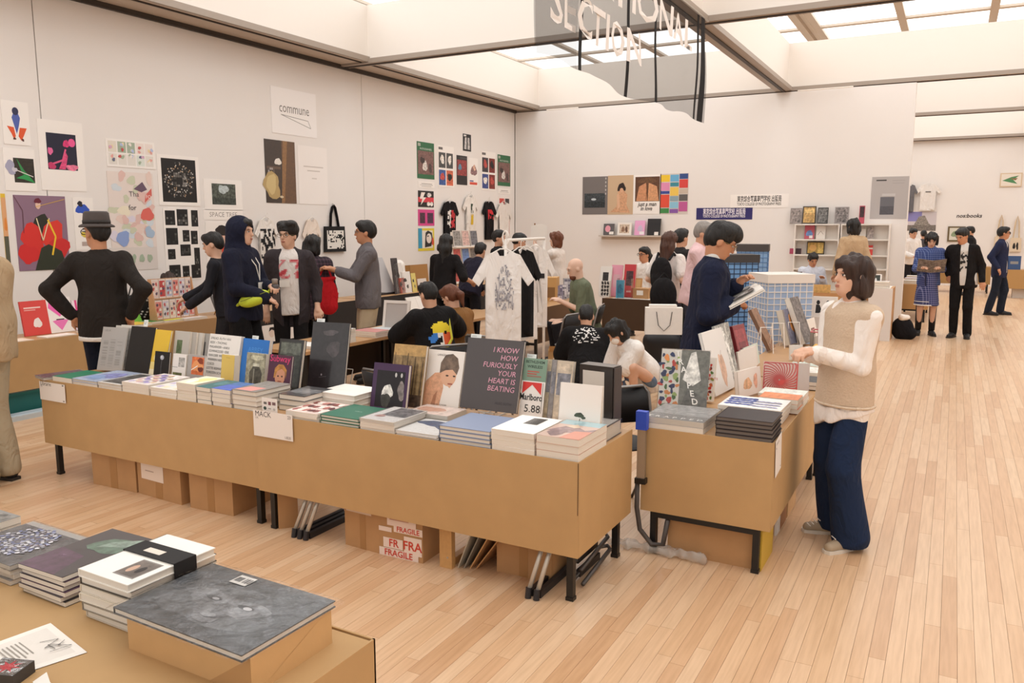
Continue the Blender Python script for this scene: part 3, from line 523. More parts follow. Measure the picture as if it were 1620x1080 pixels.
pile('white book with a navy brush drawing', 'behind the black cases', (-1.10, 4.40, .701), .34, .30, .79, 4, ['#f1ede9', '#ebe3da', '#e6ddd3'], [('r', .03, .05, .97, .95, '#f3f0ec')] + [('b', .1 + .09 * (i % 5), .25 + .17 * (i // 5), .06, .07, i, '#3c4f93~5') for i in range(20)] + [('b', .55 + .08 * (i % 5), .2 + .2 * (i // 5), .05, .05, i + 30, '#a9a9c4~4') for i in range(15)], hard=False, group='books laid flat along the table fronts')
for i, (y, w, d, zt, n, c, ds) in enumerate(((4.73, .22, .16, .79, 3, ['#e08a5c', '#f0dccb', '#d98b66'], 'orange and cream paperback'), (4.91, .26, .2, .775, 4, ['#dfe2d8', '#e89a90', '#d2d8cf'], 'pale pink-spined booklet'), (5.50, .24, .22, .76, 2, ['#3a3736', '#2b2827'], 'black-edged art book'), (5.80, .26, .24, .77, 3, ['#ece5da', '#d9cfc2'], 'cream art book'), (6.2, .3, .25, .75, 2, ['#c7d2c6', '#e6e0d6'], 'pale green art book'), (6.6, .28, .24, .76, 2, ['#34302f', '#e6e0d6'], 'black-covered art book'), (7.0, .26, .2, .78, 3, ['#d7a63a', '#c8963a', '#e6c06a'], 'mustard yellow book'))):
    pile(ds, ('beside the navy drawing', 'in front of the red whirl book', 'behind the red whirl book', 'next to the vest woman at her elbow', 'under the wire stands', 'near her hands', 'beyond her clasped hands')[i], (-.725 - w, y, .705), w, d, zt, n, c, [('r', .1, .1, .9, .9, c[0] + '~3')], hard=False, group='books laid flat along the side table')
# further along: leaning picture books and white bundles
stand('brown plank-like book seen almost edge on, leaning', (1214, 556), (1222, 551), 492, '#7a5a46', [('r', 0, 0, 1, 1, '#8f6a50~4')], th=.03, lean=28)
stand('book with an orange-lit figure on blue, on a wire stand', (1240, 547), (1258, 542), 492, '#8b8486', [('r', .1, 0, 1, 1, '#6f7186~3'), ('b', .6, .6, .22, .3, 4, '#c98a4e~4'), ('b', .75, .3, .15, .25, 6, '#b9773c~4')], th=.06, lean=16, spine='#d6d1c6')
stand('tall book with a grey photograph behind the white bundles', (1266, 546), (1279, 541), 474, '#6a6361', [('r', .1, 0, 1, 1, '#6d6765~7')], th=.05, lean=22, spine='#e6e1d8')
for i, (x, y) in enumerate(((1262, 545), (1270, 541), (1280, 536))):
    stand(('white zine with a small colour photo, nearest of three', 'white zine in the middle of three', 'white zine at the back of three')[i], (x, y), (x + 12, y - 5), 512 - 3 * i, '#eee8e0', [('r', .3, .15, .75, .5, '#8a5a52~4')], th=.012, lean=14, hard=False)
for i, (x, y) in enumerate(((1248, 569), (1254, 568), (1260, 567))):
    stand(('white booklet in the small upright bundle, first', 'white booklet in the small upright bundle, second', 'white booklet in the small upright bundle, third')[i], (x, y), (x + 8, y - 1), 546, '#efeae3', [], th=.012, lean=3, hard=False)
stand('white box with two facing black silhouettes', (1284, 500), (1324, 502), 468, '#ece5dd', [('e', .28, .72, .07, .11, '#1d1b1c'), ('p', [(.18, .2), (.2, .62), (.34, .6), (.42, .36), (.5, .4), (.42, .26), (.32, .2)], '#1d1b1c'), ('e', .66, .72, .07, .11, '#1d1b1c'), ('p', [(.82, .05), (.8, .56), (.62, .6), (.52, .46), (.5, .52), (.58, .34), (.7, .3), (.72, .05)], '#1d1b1c')], th=.09, lean=2, z=.86, name='box_set', cat='box')
# ---- table in the near corner ------------------------------------------------------------
kp = thing('parcel', 'kraft-paper parcel under the shrink-wrapped grey album', 'parcel', (-1.795, 1.215, .7))
MB().box(0, 0, 0, .44, .275, .095).build('wrapping', mat('#cfa673', .6, grain=.06, scale=14, bump=.2), kp)
MB().add([(.4403, .02, .0), (.4403, .255, .095), (.4412, .14, .05)], [(0, 1, 2)]).add([(.30, -.0004, 0), (.44, -.0004, .095), (.44, -.0012, 0)], [(0, 1, 2)]).build('folded_flap', mat('#b98f5f', .6), kp)
al = flat('large grey album in crinkled clear film on the kraft parcel', (-1.825, 1.20, .796), .47, .31, .018, '#3f4145', [('r', 0, 0, 1, 1, '#4a4d51~6'), ('b', .5, .45, .34, .36, 3, '#5f6266~6'), ('b', .38, .52, .15, .14, 7, '#75777b~6'), ('b', .64, .5, .15, .15, 8, '#7d7f83~6'), ('b', .5, .34, .12, .14, 5, '#717377~6'), ('e', .39, .53, .06, .03, '#45474b~3'), ('e', .64, .53, .06, .03, '#45474b~3'), ('e', .66, .52, .03, .025, '#c9c9cc'), ('e', .41, .52, .025, .02, '#a9aaae'), ('b', .52, .3, .05, .04, 4, '#8d8f93~4'), ('p', [(.30, .8), (.43, .8), (.43, .95), (.30, .95)], '#e9e6e0'), ('n', .31, .83, .36, .92, 9, 1, ['#444', '#777'], 3, .8), ('n', .375, .83, .425, .92, 9, 1, ['#444', '#777'], 5, .8)], gloss=True, rz=-0.02, name='album', cat='album')
def crinkle(p, x0, x1, y0, y1, z, seed, n=26, amp=.006):
    r = random.Random(seed); m = MB(); H = [[r.uniform(0, amp) for _ in range(n + 1)] for _ in range(n + 1)]
    cx = [x0] + [x0 + .017 + (x1 - x0 - .034) * k / (n - 2) for k in range(n - 1)] + [x1]; cy = [y0] + [y0 + .017 + (y1 - y0 - .034) * k / (n - 2) for k in range(n - 1)] + [y1]
    vs = [(cx[i] , cy[j], z + (H[i][j] if 0 < i < n and 0 < j < n else -.010)) for i in range(n + 1) for j in range(n + 1)]
    m.add(vs, [(i * (n + 1) + j, (i + 1) * (n + 1) + j, (i + 1) * (n + 1) + j + 1, i * (n + 1) + j + 1) for i in range(n) for j in range(n)]).build('crinkled_film', FILM, p, smooth=False)
crinkle(al, -.02, .49, -.02, .33, .021, 4, 16, .005)
pile('white linen album', 'under the black paper band', (-2.06, 1.26, .701), .215, .285, .845, 6, ['#f4f1ea', '#4d463e', '#d9d0c0', '#e6ddcd', '#8f8678', '#d6cdbd'], [('r', .5, .1, .9, .45, '#8f8a86'), ('r', .52, .12, .88, .43, '#6f655e~4'), ('e', .62, .26, .05, .08, '#c9a58e'), ('e', .76, .27, .05, .07, '#2b2523'), ('l', [(0, .48), (1, .48)], .001, '#cfc9bf')], jit=.012, name='album')
bb = MB(); bb.box(-.001, 0, 0, .217, .075, .002).box(-.002, 0, -.05, 0, .075, .002).box(.216, 0, -.05, .218, .075, .002).box(.06, .02, .0021, .13, .045, .0028, mi=1)
tag(bb.build('paper_band', [mat('#151314', .7), mat('#e6dccf', .7)], at=(-2.06, 1.40, .8465)), 'black paper band with a pale label around the white albums', 'paper band')
pile('dark magazine with purple and green cover', 'near corner table', (-2.37, 1.27, .701), .21, .31, .79, 6, ['#2f2b2f', '#4a3046', '#2b2630', '#5a3a55', '#39323a'], [('r', 0, 0, 1, 1, '#353237'), ('p', [(0, 0), (.8, 0), (.6, .4), (0, .45)], '#4a2f48~4'), ('b', .62, .68, .3, .2, 3, '#4f6b5c~4'), ('p', [(.45, .6), (.95, .75), (.9, .95), (.5, .75)], '#7f9488~4'), ('t', 'M', .3, .3, .02, '#8a6f88')], jit=.008, hard=False, gloss=True, name='magazine')
pile('film-wrapped book of blue-white blossoms', 'left of the dark magazines', (-2.74, 1.28, .701), .31, .25, .765, 4, ['#8a8784', '#d6cfc6', '#cfc7bd'], [('r', 0, 0, 1, 1, '#6f6c6b~3'), ('r', 0, .9, 1, 1, '#b7b2ac')] + [('b', .5 + .36 * math.cos(i * 2.4) * (i / 150) ** .5, .5 + .42 * math.sin(i * 2.4) * (i / 150) ** .5, .022, .026, i, ('#c9c8d2', '#a3a8c4', '#7a80a2', '#e6e5ea', '#8a8890')[i % 5]) for i in range(150)], hard=False, film=True)
pile('book with a grey street photograph', 'top left of the near table', (-3.13, 1.26, .701), .34, .26, .78, 3, ['#8d8a86', '#eee8df', '#e6dfd5'], [('r', .02, .05, .98, .95, '#77746f~7'), ('r', .55, .35, .85, .6, '#e9e4dc'), ('r', .6, .4, .8, .5, '#8f8a84')], hard=False)
pile('black-edged book with a pale pink print', 'below the blossom books', (-2.62, .98, .701), .26, .21, .77, 4, ['#cdb9ad', '#1d1a1a', '#29241f', '#171515'], [('r', .03, .03, .97, .97, '#d6c6ba~3')] + [('b', .2 + .2 * (i % 4), .25 + .25 * (i // 4), .07, .06, i, '#a98f84~4') for i in range(12)], gloss=True)
m = MB(); m.add([(0, 0, 0), (.2, -.06, 0), (.26, .12, .0), (.04, .16, .006)], [(0, 1, 2, 3)], hexc('#f1ece4'))
m.add([(0, 0, -.0006), (.2, -.06, -.0006), (.26, .12, -.0006), (.04, .16, .0054)], [(3, 2, 1, 0)], hexc('#e6e0d8'))
draw(m, .2, .15, lines(6, .12, .75, .05, .45, '#9a948c', 4, .3) + [('l', [(.35, .65), (.45, .9), (.55, .62), (.62, .85), (.5, .7), (.68, .72)], .002, '#4a4744'), ('l', [(.55, .95), (.62, .8), (.75, .95), (.7, .62)], .002, '#4a4744')], z=.0015, M=Matrix.Translation((.03, .0, .0)) @ Matrix.Rotation(-.15, 4, 'Z') @ Matrix.Rotation(.02, 4, 'X'))
tag(m.build('letter', PRINT, colors=True, at=(-2.13, 1.03, .7022)), 'white handwritten letter with a sketch on the near table', 'letter')
t = thing('card_box', 'small dark grey box with a red star at the bottom edge', 'box', (-1.955, .94, .7), .35); m = MB().box(0, 0, 0, .085, .07, .03, hexc('#3d3a3a')); draw(m, .085, .07, [('p', [(.5 + (.42 if i % 2 == 0 else .16) * math.cos(i * math.pi / 8), .5 + (.42 if i % 2 == 0 else .16) * math.sin(i * math.pi / 8)) for i in range(16)], '#c2343c')], z=.03); m.build('carton', PRINT, t, colors=True)
MB().box(.002, .002, .0301, .083, .068, .0305).build('film_sleeve', FILM, t)
tag(MB().add([(0, 0, 0), (.05, -.02, 0), (.058, .008, .012), (.012, .028, .014)], [(0, 1, 2, 3)]).add([(.05, -.02, 0), (.075, -.01, 0), (.08, .01, .0), (.058, .008, .012)], [(0, 1, 2, 3)]).build('paper_slip', PAPER, at=(-1.86, 1.005, .7012)), 'small curled white paper slip on the near table', 'paper slip')
tag(MB().add([(0, 0, 0), (.07, 0, 0), (.075, .05, .006), (.0, .045, .003)], [(0, 1, 2, 3)]).box(.01, .01, .0045, .04, .03, .0055).build('paper_slip', PAPER, at=(-1.72, 1.015, .7012)), 'folded white paper scrap before the kraft parcel', 'paper slip')
# ---- hanging name cards -----------------------------------------------------------------
def name_card(label, x0, x1, z0, z1, y, shapes, rz=0.0, ry=0.0):
    w, h = x1 - x0, z1 - z0; m = MB().box(0, -.0015, 0, w, 0, h, hexc('#efe8e2')); draw(m, w, h, shapes, M=Matrix.Translation((0, -.0016, 0)) @ Matrix.Rotation(math.pi / 2, 4, 'X'))
    tag(m.build('name_card', PRINT, colors=True, at=(x0, y, z0), rot=(0, ry, rz)), label, 'sign card', 'publisher name cards hung on the table fronts')
a, b = PY(402, 688, 3.25), PY(463, 659, 3.25)
name_card('white card lettered MACK at the joint of the two front tables', a.x, b.x - .005, a.z, PY(403, 648, 3.25).z, 3.252, [('t', 'MACK', .06, .78, .045, '#2a2626', 'l'), ('t', 'UK', .06, .68, .018, '#8a827c', 'l'), ('t', '23', .96, .83, .026, '#4a4542', 'r'), ('t', 'I-B20', .95, .06, .022, '#8a827c', 'r')])
a, b = PY(64, 631, 3.27), PY(104, 637, 3.27)
name_card('white card with short black lettering at the left table corner', a.x, b.x, a.z, PY(65, 603, 3.27).z, 3.272, [('t', 'Librairie', .06, .8, .04, '#2a2626', 'l', .12), ('t', 'FR', .06, .7, .018, '#8a827c', 'l'), ('r', .9, .9, .96, .96, '#5a5552'), ('r', .9, .06, .96, .12, '#8a827c')])
a = PY(416, 648, 3.30); b = PY(440, 648, 3.30)
m = MB().box(0, -.001, 0, b.x - a.x, 0, .085, hexc('#efe9e4')); draw(m, b.x - a.x, .085, [('r', .12, .55, .32, .72, '#6b6664'), ('r', .42, .52, .6, .76, '#7d4a52'), ('r', .68, .55, .9, .76, '#7a5f62'), ('e', .2, .28, .1, .12, '#2f4a44'), ('r', .42, .24, .6, .32, '#aba5a0'), ('e', .8, .26, .08, .09, '#c3bdb8')], M=Matrix.Translation((0, -.0011, 0)) @ Matrix.Rotation(math.pi / 2, 4, 'X'))
tag(m.build('notice_card', PRINT, colors=True, at=(a.x, 3.295, .708)), 'small white card with payment symbols above the lettered name card', 'card')
a = G(1222, 702, .70); m = MB().box(0, 0, -.2, .0015, .15, 0, hexc('#f0e9e3')); draw(m, .15, .2, [('t', 'antenne', .1, .85, .022, '#a39d98', 'l'), ('r', .1, .75, .16, .79, '#6a6561'), ('r', .84, .08, .9, .12, '#8a8581')], M=Matrix.Translation((.0017, 0, -.2)) @ Matrix.Rotation(math.pi / 2, 4, 'Z') @ Matrix.Rotation(math.pi / 2, 4, 'X'))
tag(m.build('name_card', PRINT, colors=True, at=(-.716, 4.05, .71), rot=(.12, 0, 0)), 'white name card hung on the end-on table corner', 'sign card', 'publisher name cards hung on the table fronts')
# ================================================================ people: smooth bodies and clothes grown from distance fields
V3 = lambda *a: np.array(a, float)
class Field:
    def __init__(s): s.p = []
    def rc(s, a, b, ra, rb=None, k=0.02, op='u'):
        a, b = np.array(a, float), np.array(b, float); rb = ra if rb is None else rb; r = max(ra, rb)
        s.p.append(('rc', (a, b, ra, rb), np.minimum(a, b) - r, np.maximum(a, b) + r, k, op)); return s
    def ell(s, c, r, R=None, k=0.02, op='u'):
        c = np.array(c, float); r = np.array(r, float); R = np.eye(3) if R is None else R
        e = np.abs(R) @ r; s.p.append(('e', (c, r, R), c - e, c + e, k, op)); return s
    def cut(s, pt, n): s.p.append(('pl', (np.array(pt, float), np.array(n, float) / np.linalg.norm(n)), None, None, 0, 'cut')); return s
    def grow(s, v, wr=0.0, wf=30.0, seed=0, wdir=(1, 1, .35)):
        us = [q for q in s.p if q[5] == 'u']
        lo = np.min([q[2] for q in us], 0) - 3 * v - wr; hi = np.max([q[3] for q in us], 0) + 3 * v + wr
        n = np.ceil((hi - lo) / v).astype(int) + 1
        ax = [lo[i] + v * np.arange(n[i]) for i in range(3)]
        f = np.full(n, 0.5, np.float32)
        for kind, pr, bl, bh, k, op in s.p:
            if kind == 'pl':
                pt, nn = pr
                d = (ax[0][:, None, None] - pt[0]) * nn[0] + (ax[1][None, :, None] - pt[1]) * nn[1] + (ax[2][None, None, :] - pt[2]) * nn[2]
                f = np.maximum(f, d.astype(np.float32)); continue
            pad = k + 3 * v
            i0 = np.maximum(((bl - pad - lo) / v).astype(int), 0); i1 = np.minimum(((bh + pad - lo) / v).astype(int) + 2, n)
            if np.any(i1 <= i0): continue
            sl = tuple(slice(a, b) for a, b in zip(i0, i1))
            X = ax[0][sl[0]][:, None, None]; Y = ax[1][sl[1]][None, :, None]; Z = ax[2][sl[2]][None, None, :]
            if kind == 'rc':
                a, b, ra, rb = pr; ba = b - a; L = max(ba @ ba, 1e-9)
                px, py, pz = X - a[0], Y - a[1], Z - a[2]
                h = np.clip((px * ba[0] + py * ba[1] + pz * ba[2]) / L, 0, 1)
                d = np.sqrt((px - h * ba[0]) ** 2 + (py - h * ba[1]) ** 2 + (pz - h * ba[2]) ** 2) - (ra + (rb - ra) * h)
            else:
                c, r, R = pr; px, py, pz = X - c[0], Y - c[1], Z - c[2]
                q = [(px * R[0, j] + py * R[1, j] + pz * R[2, j]) / r[j] for j in range(3)]
                k0 = np.sqrt(q[0] ** 2 + q[1] ** 2 + q[2] ** 2); k1 = np.sqrt((q[0] / r[0]) ** 2 + (q[1] / r[1]) ** 2 + (q[2] / r[2]) ** 2)
                d = k0 * (k0 - 1) / np.maximum(k1, 1e-6)
            d = d.astype(np.float32); g = f[sl]
            if op == 'u':
                hh = np.clip(.5 + .5 * (d - g) / k, 0, 1); f[sl] = d + (g - d) * hh - k * hh * (1 - hh)
            else:
                hh = np.clip(.5 - .5 * (-d - g) / k, 0, 1); f[sl] = -d + (g + d) * hh + k * hh * (1 - hh)
        if wr:
            r = np.random.RandomState(seed); near = np.abs(f) < 4 * v + 2 * wr
            I = np.nonzero(near); P = np.stack([ax[i][I[i]] for i in range(3)], 1) * np.array(wdir); w = np.zeros(len(P))
            for _ in range(5):
                kk = r.normal(size=3); kk *= wf * r.uniform(.6, 1.6) / np.linalg.norm(kk); w += np.sin(P @ kk + r.uniform(0, 6.28))
            f[I] += (wr * w / 2.2).astype(np.float32)
        return nets(f, lo, v)
def nets(f, lo, v):
    s = f < 0; c = s[:-1, :-1, :-1].astype(np.int8)
    for dx, dy, dz in ((1, 0, 0), (0, 1, 0), (0, 0, 1), (1, 1, 0), (1, 0, 1), (0, 1, 1), (1, 1, 1)):
        c = c + s[dx:s.shape[0] - 1 + dx, dy:s.shape[1] - 1 + dy, dz:s.shape[2] - 1 + dz]
    act = (c > 0) & (c < 8); I = np.argwhere(act)
    if len(I) == 0: return np.zeros((0, 3)), np.zeros((0, 4), int)
    idx = np.full(act.shape, -1); idx[tuple(I.T)] = np.arange(len(I))
    acc = np.zeros((len(I), 3)); cnt = np.zeros(len(I))
    cor = [(0, 0, 0), (1, 0, 0), (0, 1, 0), (1, 1, 0), (0, 0, 1), (1, 0, 1), (0, 1, 1), (1, 1, 1)]
    val = [f[I[:, 0] + a, I[:, 1] + b, I[:, 2] + d] for a, b, d in cor]
    for i in range(8):
        for j in range(i + 1, 8):
            if sum(abs(cor[i][k] - cor[j][k]) for k in range(3)) != 1: continue
            m = (val[i] < 0) != (val[j] < 0); t = np.where(m, val[i] / np.where(m, val[i] - val[j], 1), 0)
            for k in range(3): acc[:, k] += np.where(m, cor[i][k] + t * (cor[j][k] - cor[i][k]), 0)
            cnt += m
    vs = lo + v * (I + acc / cnt[:, None]); qs = []
    for a in range(3):
        b, c2 = (a + 1) % 3, (a + 2) % 3
        s0 = [slice(None)] * 3; s1 = [slice(None)] * 3; s0[a] = slice(0, -1); s1[a] = slice(1, None)
        e = np.argwhere(s[tuple(s0)] != s[tuple(s1)])
        e = e[(e[:, b] > 0) & (e[:, c2] > 0) & (e[:, b] < f.shape[b] - 1) & (e[:, c2] < f.shape[c2] - 1)]
        o = [e.copy() for _ in range(4)]
        o[1][:, b] -= 1; o[2][:, b] -= 1; o[2][:, c2] -= 1; o[3][:, c2] -= 1
        q = np.stack([idx[tuple(x.T)] for x in o], 1); q = q[(q >= 0).all(1)] if len(q) else q
        ins = s[tuple(e.T)] if len(e) else np.zeros(0, bool)
        ins = ins[:len(q)]
        qs.append(np.where(ins[:, None], q, q[:, ::-1]))
    return vs, np.concatenate(qs)
def skin_obj(name, g, m, parent):
    vs, fs = g; me = bpy.data.meshes.new(name); me.vertices.add(len(vs)); me.vertices.foreach_set('co', np.asarray(vs, np.float32).ravel())
    me.loops.add(fs.size); me.polygons.add(len(fs)); me.loops.foreach_set('vertex_index', fs.ravel().astype(np.int32))
    me.polygons.foreach_set('loop_start', np.arange(0, fs.size, 4, dtype=np.int32)); me.polygons.foreach_set('use_smooth', np.ones(len(fs), bool))
    me.materials.append(m); me.update(calc_edges=True); me.validate()
    return place(name, me, parent)
def rotm(ax, d):
    a = math.radians(d); c, s = math.cos(a), math.sin(a)
    return {'x': np.array([[1, 0, 0], [0, c, -s], [0, s, c]]), 'y': np.array([[c, 0, s], [0, 1, 0], [-s, 0, c]]), 'z': np.array([[c, -s, 0], [s, c, 0], [0, 0, 1]])}[ax]
def ik(a, t, l1, l2, pole):
    a, t, pole = map(lambda q: np.array(q, float), (a, t, pole)); d = t - a; L = np.linalg.norm(d); L2 = min(L, (l1 + l2) * .998); d = d / max(L, 1e-6); t = a + d * L2
    x = (l1 * l1 - l2 * l2 + L2 * L2) / (2 * L2); y = math.sqrt(max(l1 * l1 - x * x, 0)); p = pole - d * (pole @ d); p = p / max(np.linalg.norm(p), 1e-6)
    return a + d * x + p * y, t
SKINM = {k: mat(c, .55, grain=.05, scale=30, key='skin_' + k) for k, c in dict(fair='#dcae93', tan='#c98f6c', mid='#d3a082', pale='#e3bba4').items()}
HAIRM = {k: mat(c, .55, grain=.5, scale=75, stretch=(1, 1, .12), bump=.9, key='hair_' + k) for k, c in dict(black='#15110f', dark='#35221a', brown='#4a2a1a', auburn='#6a3a22', grey='#8d8680', light='#8a5a3a').items()}
_fab = {}
def fabric(c):
    """woven cloth with soft creases"""
    if c in _fab: return _fab[c]
    m, nt, b = bsdf_mat('fabric_' + c.strip('#')); N = nt.nodes; L = nt.links; b.inputs['Base Color'].default_value = hexc(c)[:3] + (1,); b.inputs['Roughness'].default_value = .92; b.inputs['Specular IOR Level'].default_value = .25
    tc = N.new('ShaderNodeTexCoord'); mp = N.new('ShaderNodeMapping'); mp.inputs['Scale'].default_value = (1, 1, .55); mp.inputs['Rotation'].default_value = (.5, .3, 0); L.new(tc.outputs['Object'], mp.inputs[0])
    n1 = N.new('ShaderNodeTexNoise'); n1.inputs['Scale'].default_value = 9; n1.inputs['Detail'].default_value = 2.5; n1.inputs['Distortion'].default_value = 1.6; L.new(mp.outputs[0], n1.inputs['Vector'])
    bp = N.new('ShaderNodeBump'); bp.inputs['Strength'].default_value = .75; bp.inputs['Distance'].default_value = .035; L.new(n1.outputs['Fac'], bp.inputs['Height'])
    n2 = N.new('ShaderNodeTexNoise'); n2.inputs['Scale'].default_value = 220; L.new(tc.outputs['Object'], n2.inputs['Vector'])
    b2 = N.new('ShaderNodeBump'); b2.inputs['Strength'].default_value = .15; b2.inputs['Distance'].default_value = .004; L.new(n2.outputs['Fac'], b2.inputs['Height']); L.new(bp.outputs[0], b2.inputs['Normal']); L.new(b2.outputs[0], b.inputs['Normal'])
    _fab[c] = m; return m
def plaid_mat(name, base, line, sc=26.0, duty=.72):
    m, nt, b = bsdf_mat(name); N = nt.nodes; tc = N.new('ShaderNodeTexCoord'); sp = N.new('ShaderNodeSeparateXYZ'); nt.links.new(tc.outputs['Object'], sp.inputs[0])
    ad = N.new('ShaderNodeMath'); ad.operation = 'ADD'; nt.links.new(sp.outputs[0], ad.inputs[0]); nt.links.new(sp.outputs[1], ad.inputs[1]); outs = []
    for src in (ad.outputs[0], sp.outputs[2]):
        mu = N.new('ShaderNodeMath'); mu.operation = 'MULTIPLY'; mu.inputs[1].default_value = sc; nt.links.new(src, mu.inputs[0])
        fr = N.new('ShaderNodeMath'); fr.operation = 'FRACT'; nt.links.new(mu.outputs[0], fr.inputs[0])
        gt = N.new('ShaderNodeMath'); gt.operation = 'GREATER_THAN'; gt.inputs[1].default_value = duty; nt.links.new(fr.outputs[0], gt.inputs[0]); outs.append(gt)
    mx0 = N.new('ShaderNodeMath'); mx0.operation = 'ADD'; nt.links.new(outs[0].outputs[0], mx0.inputs[0]); nt.links.new(outs[1].outputs[0], mx0.inputs[1])
    sc2 = N.new('ShaderNodeMath'); sc2.operation = 'MULTIPLY'; sc2.inputs[1].default_value = .5; nt.links.new(mx0.outputs[0], sc2.inputs[0])
    mx = N.new('ShaderNodeMix'); mx.data_type = 'RGBA'; mx.inputs[6].default_value = hexc(base)[:3] + (1,); mx.inputs[7].default_value = hexc(line)[:3] + (1,)
    nt.links.new(sc2.outputs[0], mx.inputs[0]); nt.links.new(mx.outputs[2], b.inputs['Base Color']); b.inputs['Roughness'].default_value = .9; return m
class Person: pass
def person(label, x, y, face, H=1.7, sex='m', pelvis=None, lean=0.0, side=0.0, twist=0.0, hyaw=0.0, hpitch=0.0, handL=None, handR=None, poleL=(.3, .6, -.5), poleR=(-.3, .6, -.5),
           footL=(.10, 0, 0), footR=(-.10, 0, 0), kneeL=(0, -1, 0), kneeR=(0, -1, 0), toe=(10, -10), v=.012, skin='mid', hair='black', style='short',
           top=('shirt', '#888888'), sleeve='long', fit=.014, hem=-.10, bottom=('trousers', '#222'), legw=(.088, .062, .058), shoe='#2a2624', neck=.0, feat=True, rise=0.0, curl=40, zbase=0.0, build=1.0, collar=None, hipw=1.0, sfit=None):
    """face: 0 = towards the camera, 90 = to the right of the picture, 180 = away"""
    s = H / 1.7; T = Person()
    t = thing('person', label, 'person', (x, y, zbase), math.radians(28.8 + face)); T.o = t
    P = V3(0, 0, .94) if pelvis is None else np.array(pelvis, float) / s
    RT = rotm('y', side) @ rotm('x', lean) @ rotm('z', 0); u = RT @ V3(0, 0, 1)          # positive lean = forwards (towards -y)
    RS = RT @ rotm('z', twist)
    N = P + u * .51; Sl = P + u * .44 + RS @ V3(.158 * build, 0, rise); Sr = P + u * .44 + RS @ V3(-.158 * build, 0, rise)
    nd = u * .5 + V3(0, 0, .5); nd /= np.linalg.norm(nd)
    RH = rotm('z', twist * .5 + hyaw) @ rotm('x', hpitch + lean * .35); hc = N + nd * .09 + RH @ V3(0, -.018, .055)
    T.hc, T.RH, T.P, T.u, T.RS, T.s, T.N = hc * s, RH, P * s, u, RS, s, N * s
    L1, L2 = .285, .255
    dl = V3(.235, -.03, .0) + P - V3(0, 0, .08) if handL is None else np.array(handL, float) / s
    dr = V3(-.235, -.03, .0) + P - V3(0, 0, .08) if handR is None else np.array(handR, float) / s
    El, Wl = ik(Sl, dl, L1, L2, poleL); Er, Wr = ik(Sr, dr, L1, L2, poleR)
    hl, hr = P + V3(.088, 0, -.035), P + V3(-.088, 0, -.035)
    Fl, Fr = np.array(footL, float) / s + V3(0, .03, .075), np.array(footR, float) / s + V3(0, .03, .075)
    Kl, Al = ik(hl, Fl, .422, .417, kneeL); Kr, Ar = ik(hr, Fr, .422, .417, kneeR)
    T.W = (Wl * s, Wr * s); T.E = (El * s, Er * s); T.S = (Sl * s, Sr * s)
    # --- body -----------------------------------------------------------------
    B = Field(); hd = lambda *q: hc + RH @ V3(*q)
    B.ell(hd(0, .014, .03), (.073, .092, .088), RH, .02).ell(hd(0, -.022, -.025), (.060, .068, .082), RH, .02).ell(hd(0, -.05, -.085), (.036, .036, .03), RH, .03)
    B.rc(hd(0, -.088, .016), hd(0, -.104, -.024), .008, .0125, .014).ell(hd(0, -.078, .03), (.05, .018, .012), RH, .02)
    for q in (-1, 1):
        B.ell(hd(q * .073, .008, -.012), (.010, .021, .030), RH, .008)
        B.ell(hd(q * .031, -.094, .008), (.016, .010, .010), RH, .012, 's')
    B.ell(hd(0, -.088, -.058), (.021, .010, .0085), RH, .012)
    B.rc(N - u * .03, hd(0, .02, -.06), .056, .052, .03)
    B.ell(P + u * .33, (.145 * build, .085, .15), RS, .05).ell(P + u * .1, (.125, .08, .16), RT, .05).rc(Sl - RS @ V3(.02, 0, 0), Sr + RS @ V3(.02, 0, 0), .045, None, .05)
    for Sx, Ex, Wx in ((Sl, El, Wl), (Sr, Er, Wr)):
        B.rc(Sx, Ex, .045 * build, .037, .02).rc(Ex, Wx, .038, .026, .015)
    for hx, Kx, Ax in ((hl, Kl, Al), (hr, Kr, Ar)):
        B.rc(hx, Kx, .072, .05, .03).rc(Kx, Ax, .05, .034, .02)
    for q, Ex, Wx in ((1, El, Wl), (-1, Er, Wr)):
        d = Wx - Ex; d /= np.linalg.norm(d); ref = V3(0, 0, 1) if abs(d[2]) < .8 else V3(0, -1, 0)
        nrm = -(ref - d * (ref @ d)); nrm /= np.linalg.norm(nrm); sd = np.cross(nrm, d)         # palm normal, across the palm
        B.rc(Wx, Wx + d * .03, .027, .03, .01)
        for i in range(4):
            b0 = Wx + d * (.075 + (.006 if i in (1, 2) else 0)) + sd * (i - 1.5) * .0195
            B.rc(Wx + d * .02 + sd * (i - 1.5) * .014, b0, .014, .0125, .008)
            c1, c2 = math.radians(curl * .6), math.radians(curl * 1.5); ln = (.036, .042, .040, .032)[i]
            m1 = b0 + (d * math.cos(c1) + nrm * math.sin(c1)) * ln; m2 = m1 + (d * math.cos(c2) + nrm * math.sin(c2)) * ln * .8
            B.rc(b0, m1, .0098, .009, .003).rc(m1, m2, .009, .0075, .003)
        th = Wx + d * .025 - sd * q * .026; t1 = th + d * .032 - sd * q * .022 + nrm * .012; B.rc(th, t1, .013, .011, .006).rc(t1, t1 + d * .03 + nrm * .010, .0105, .008, .003)
    def sc(g): return g[0] * s, g[1]
    T.body = skin_obj('body', sc(B.grow(v * 1.06)), SKINM[skin], t)
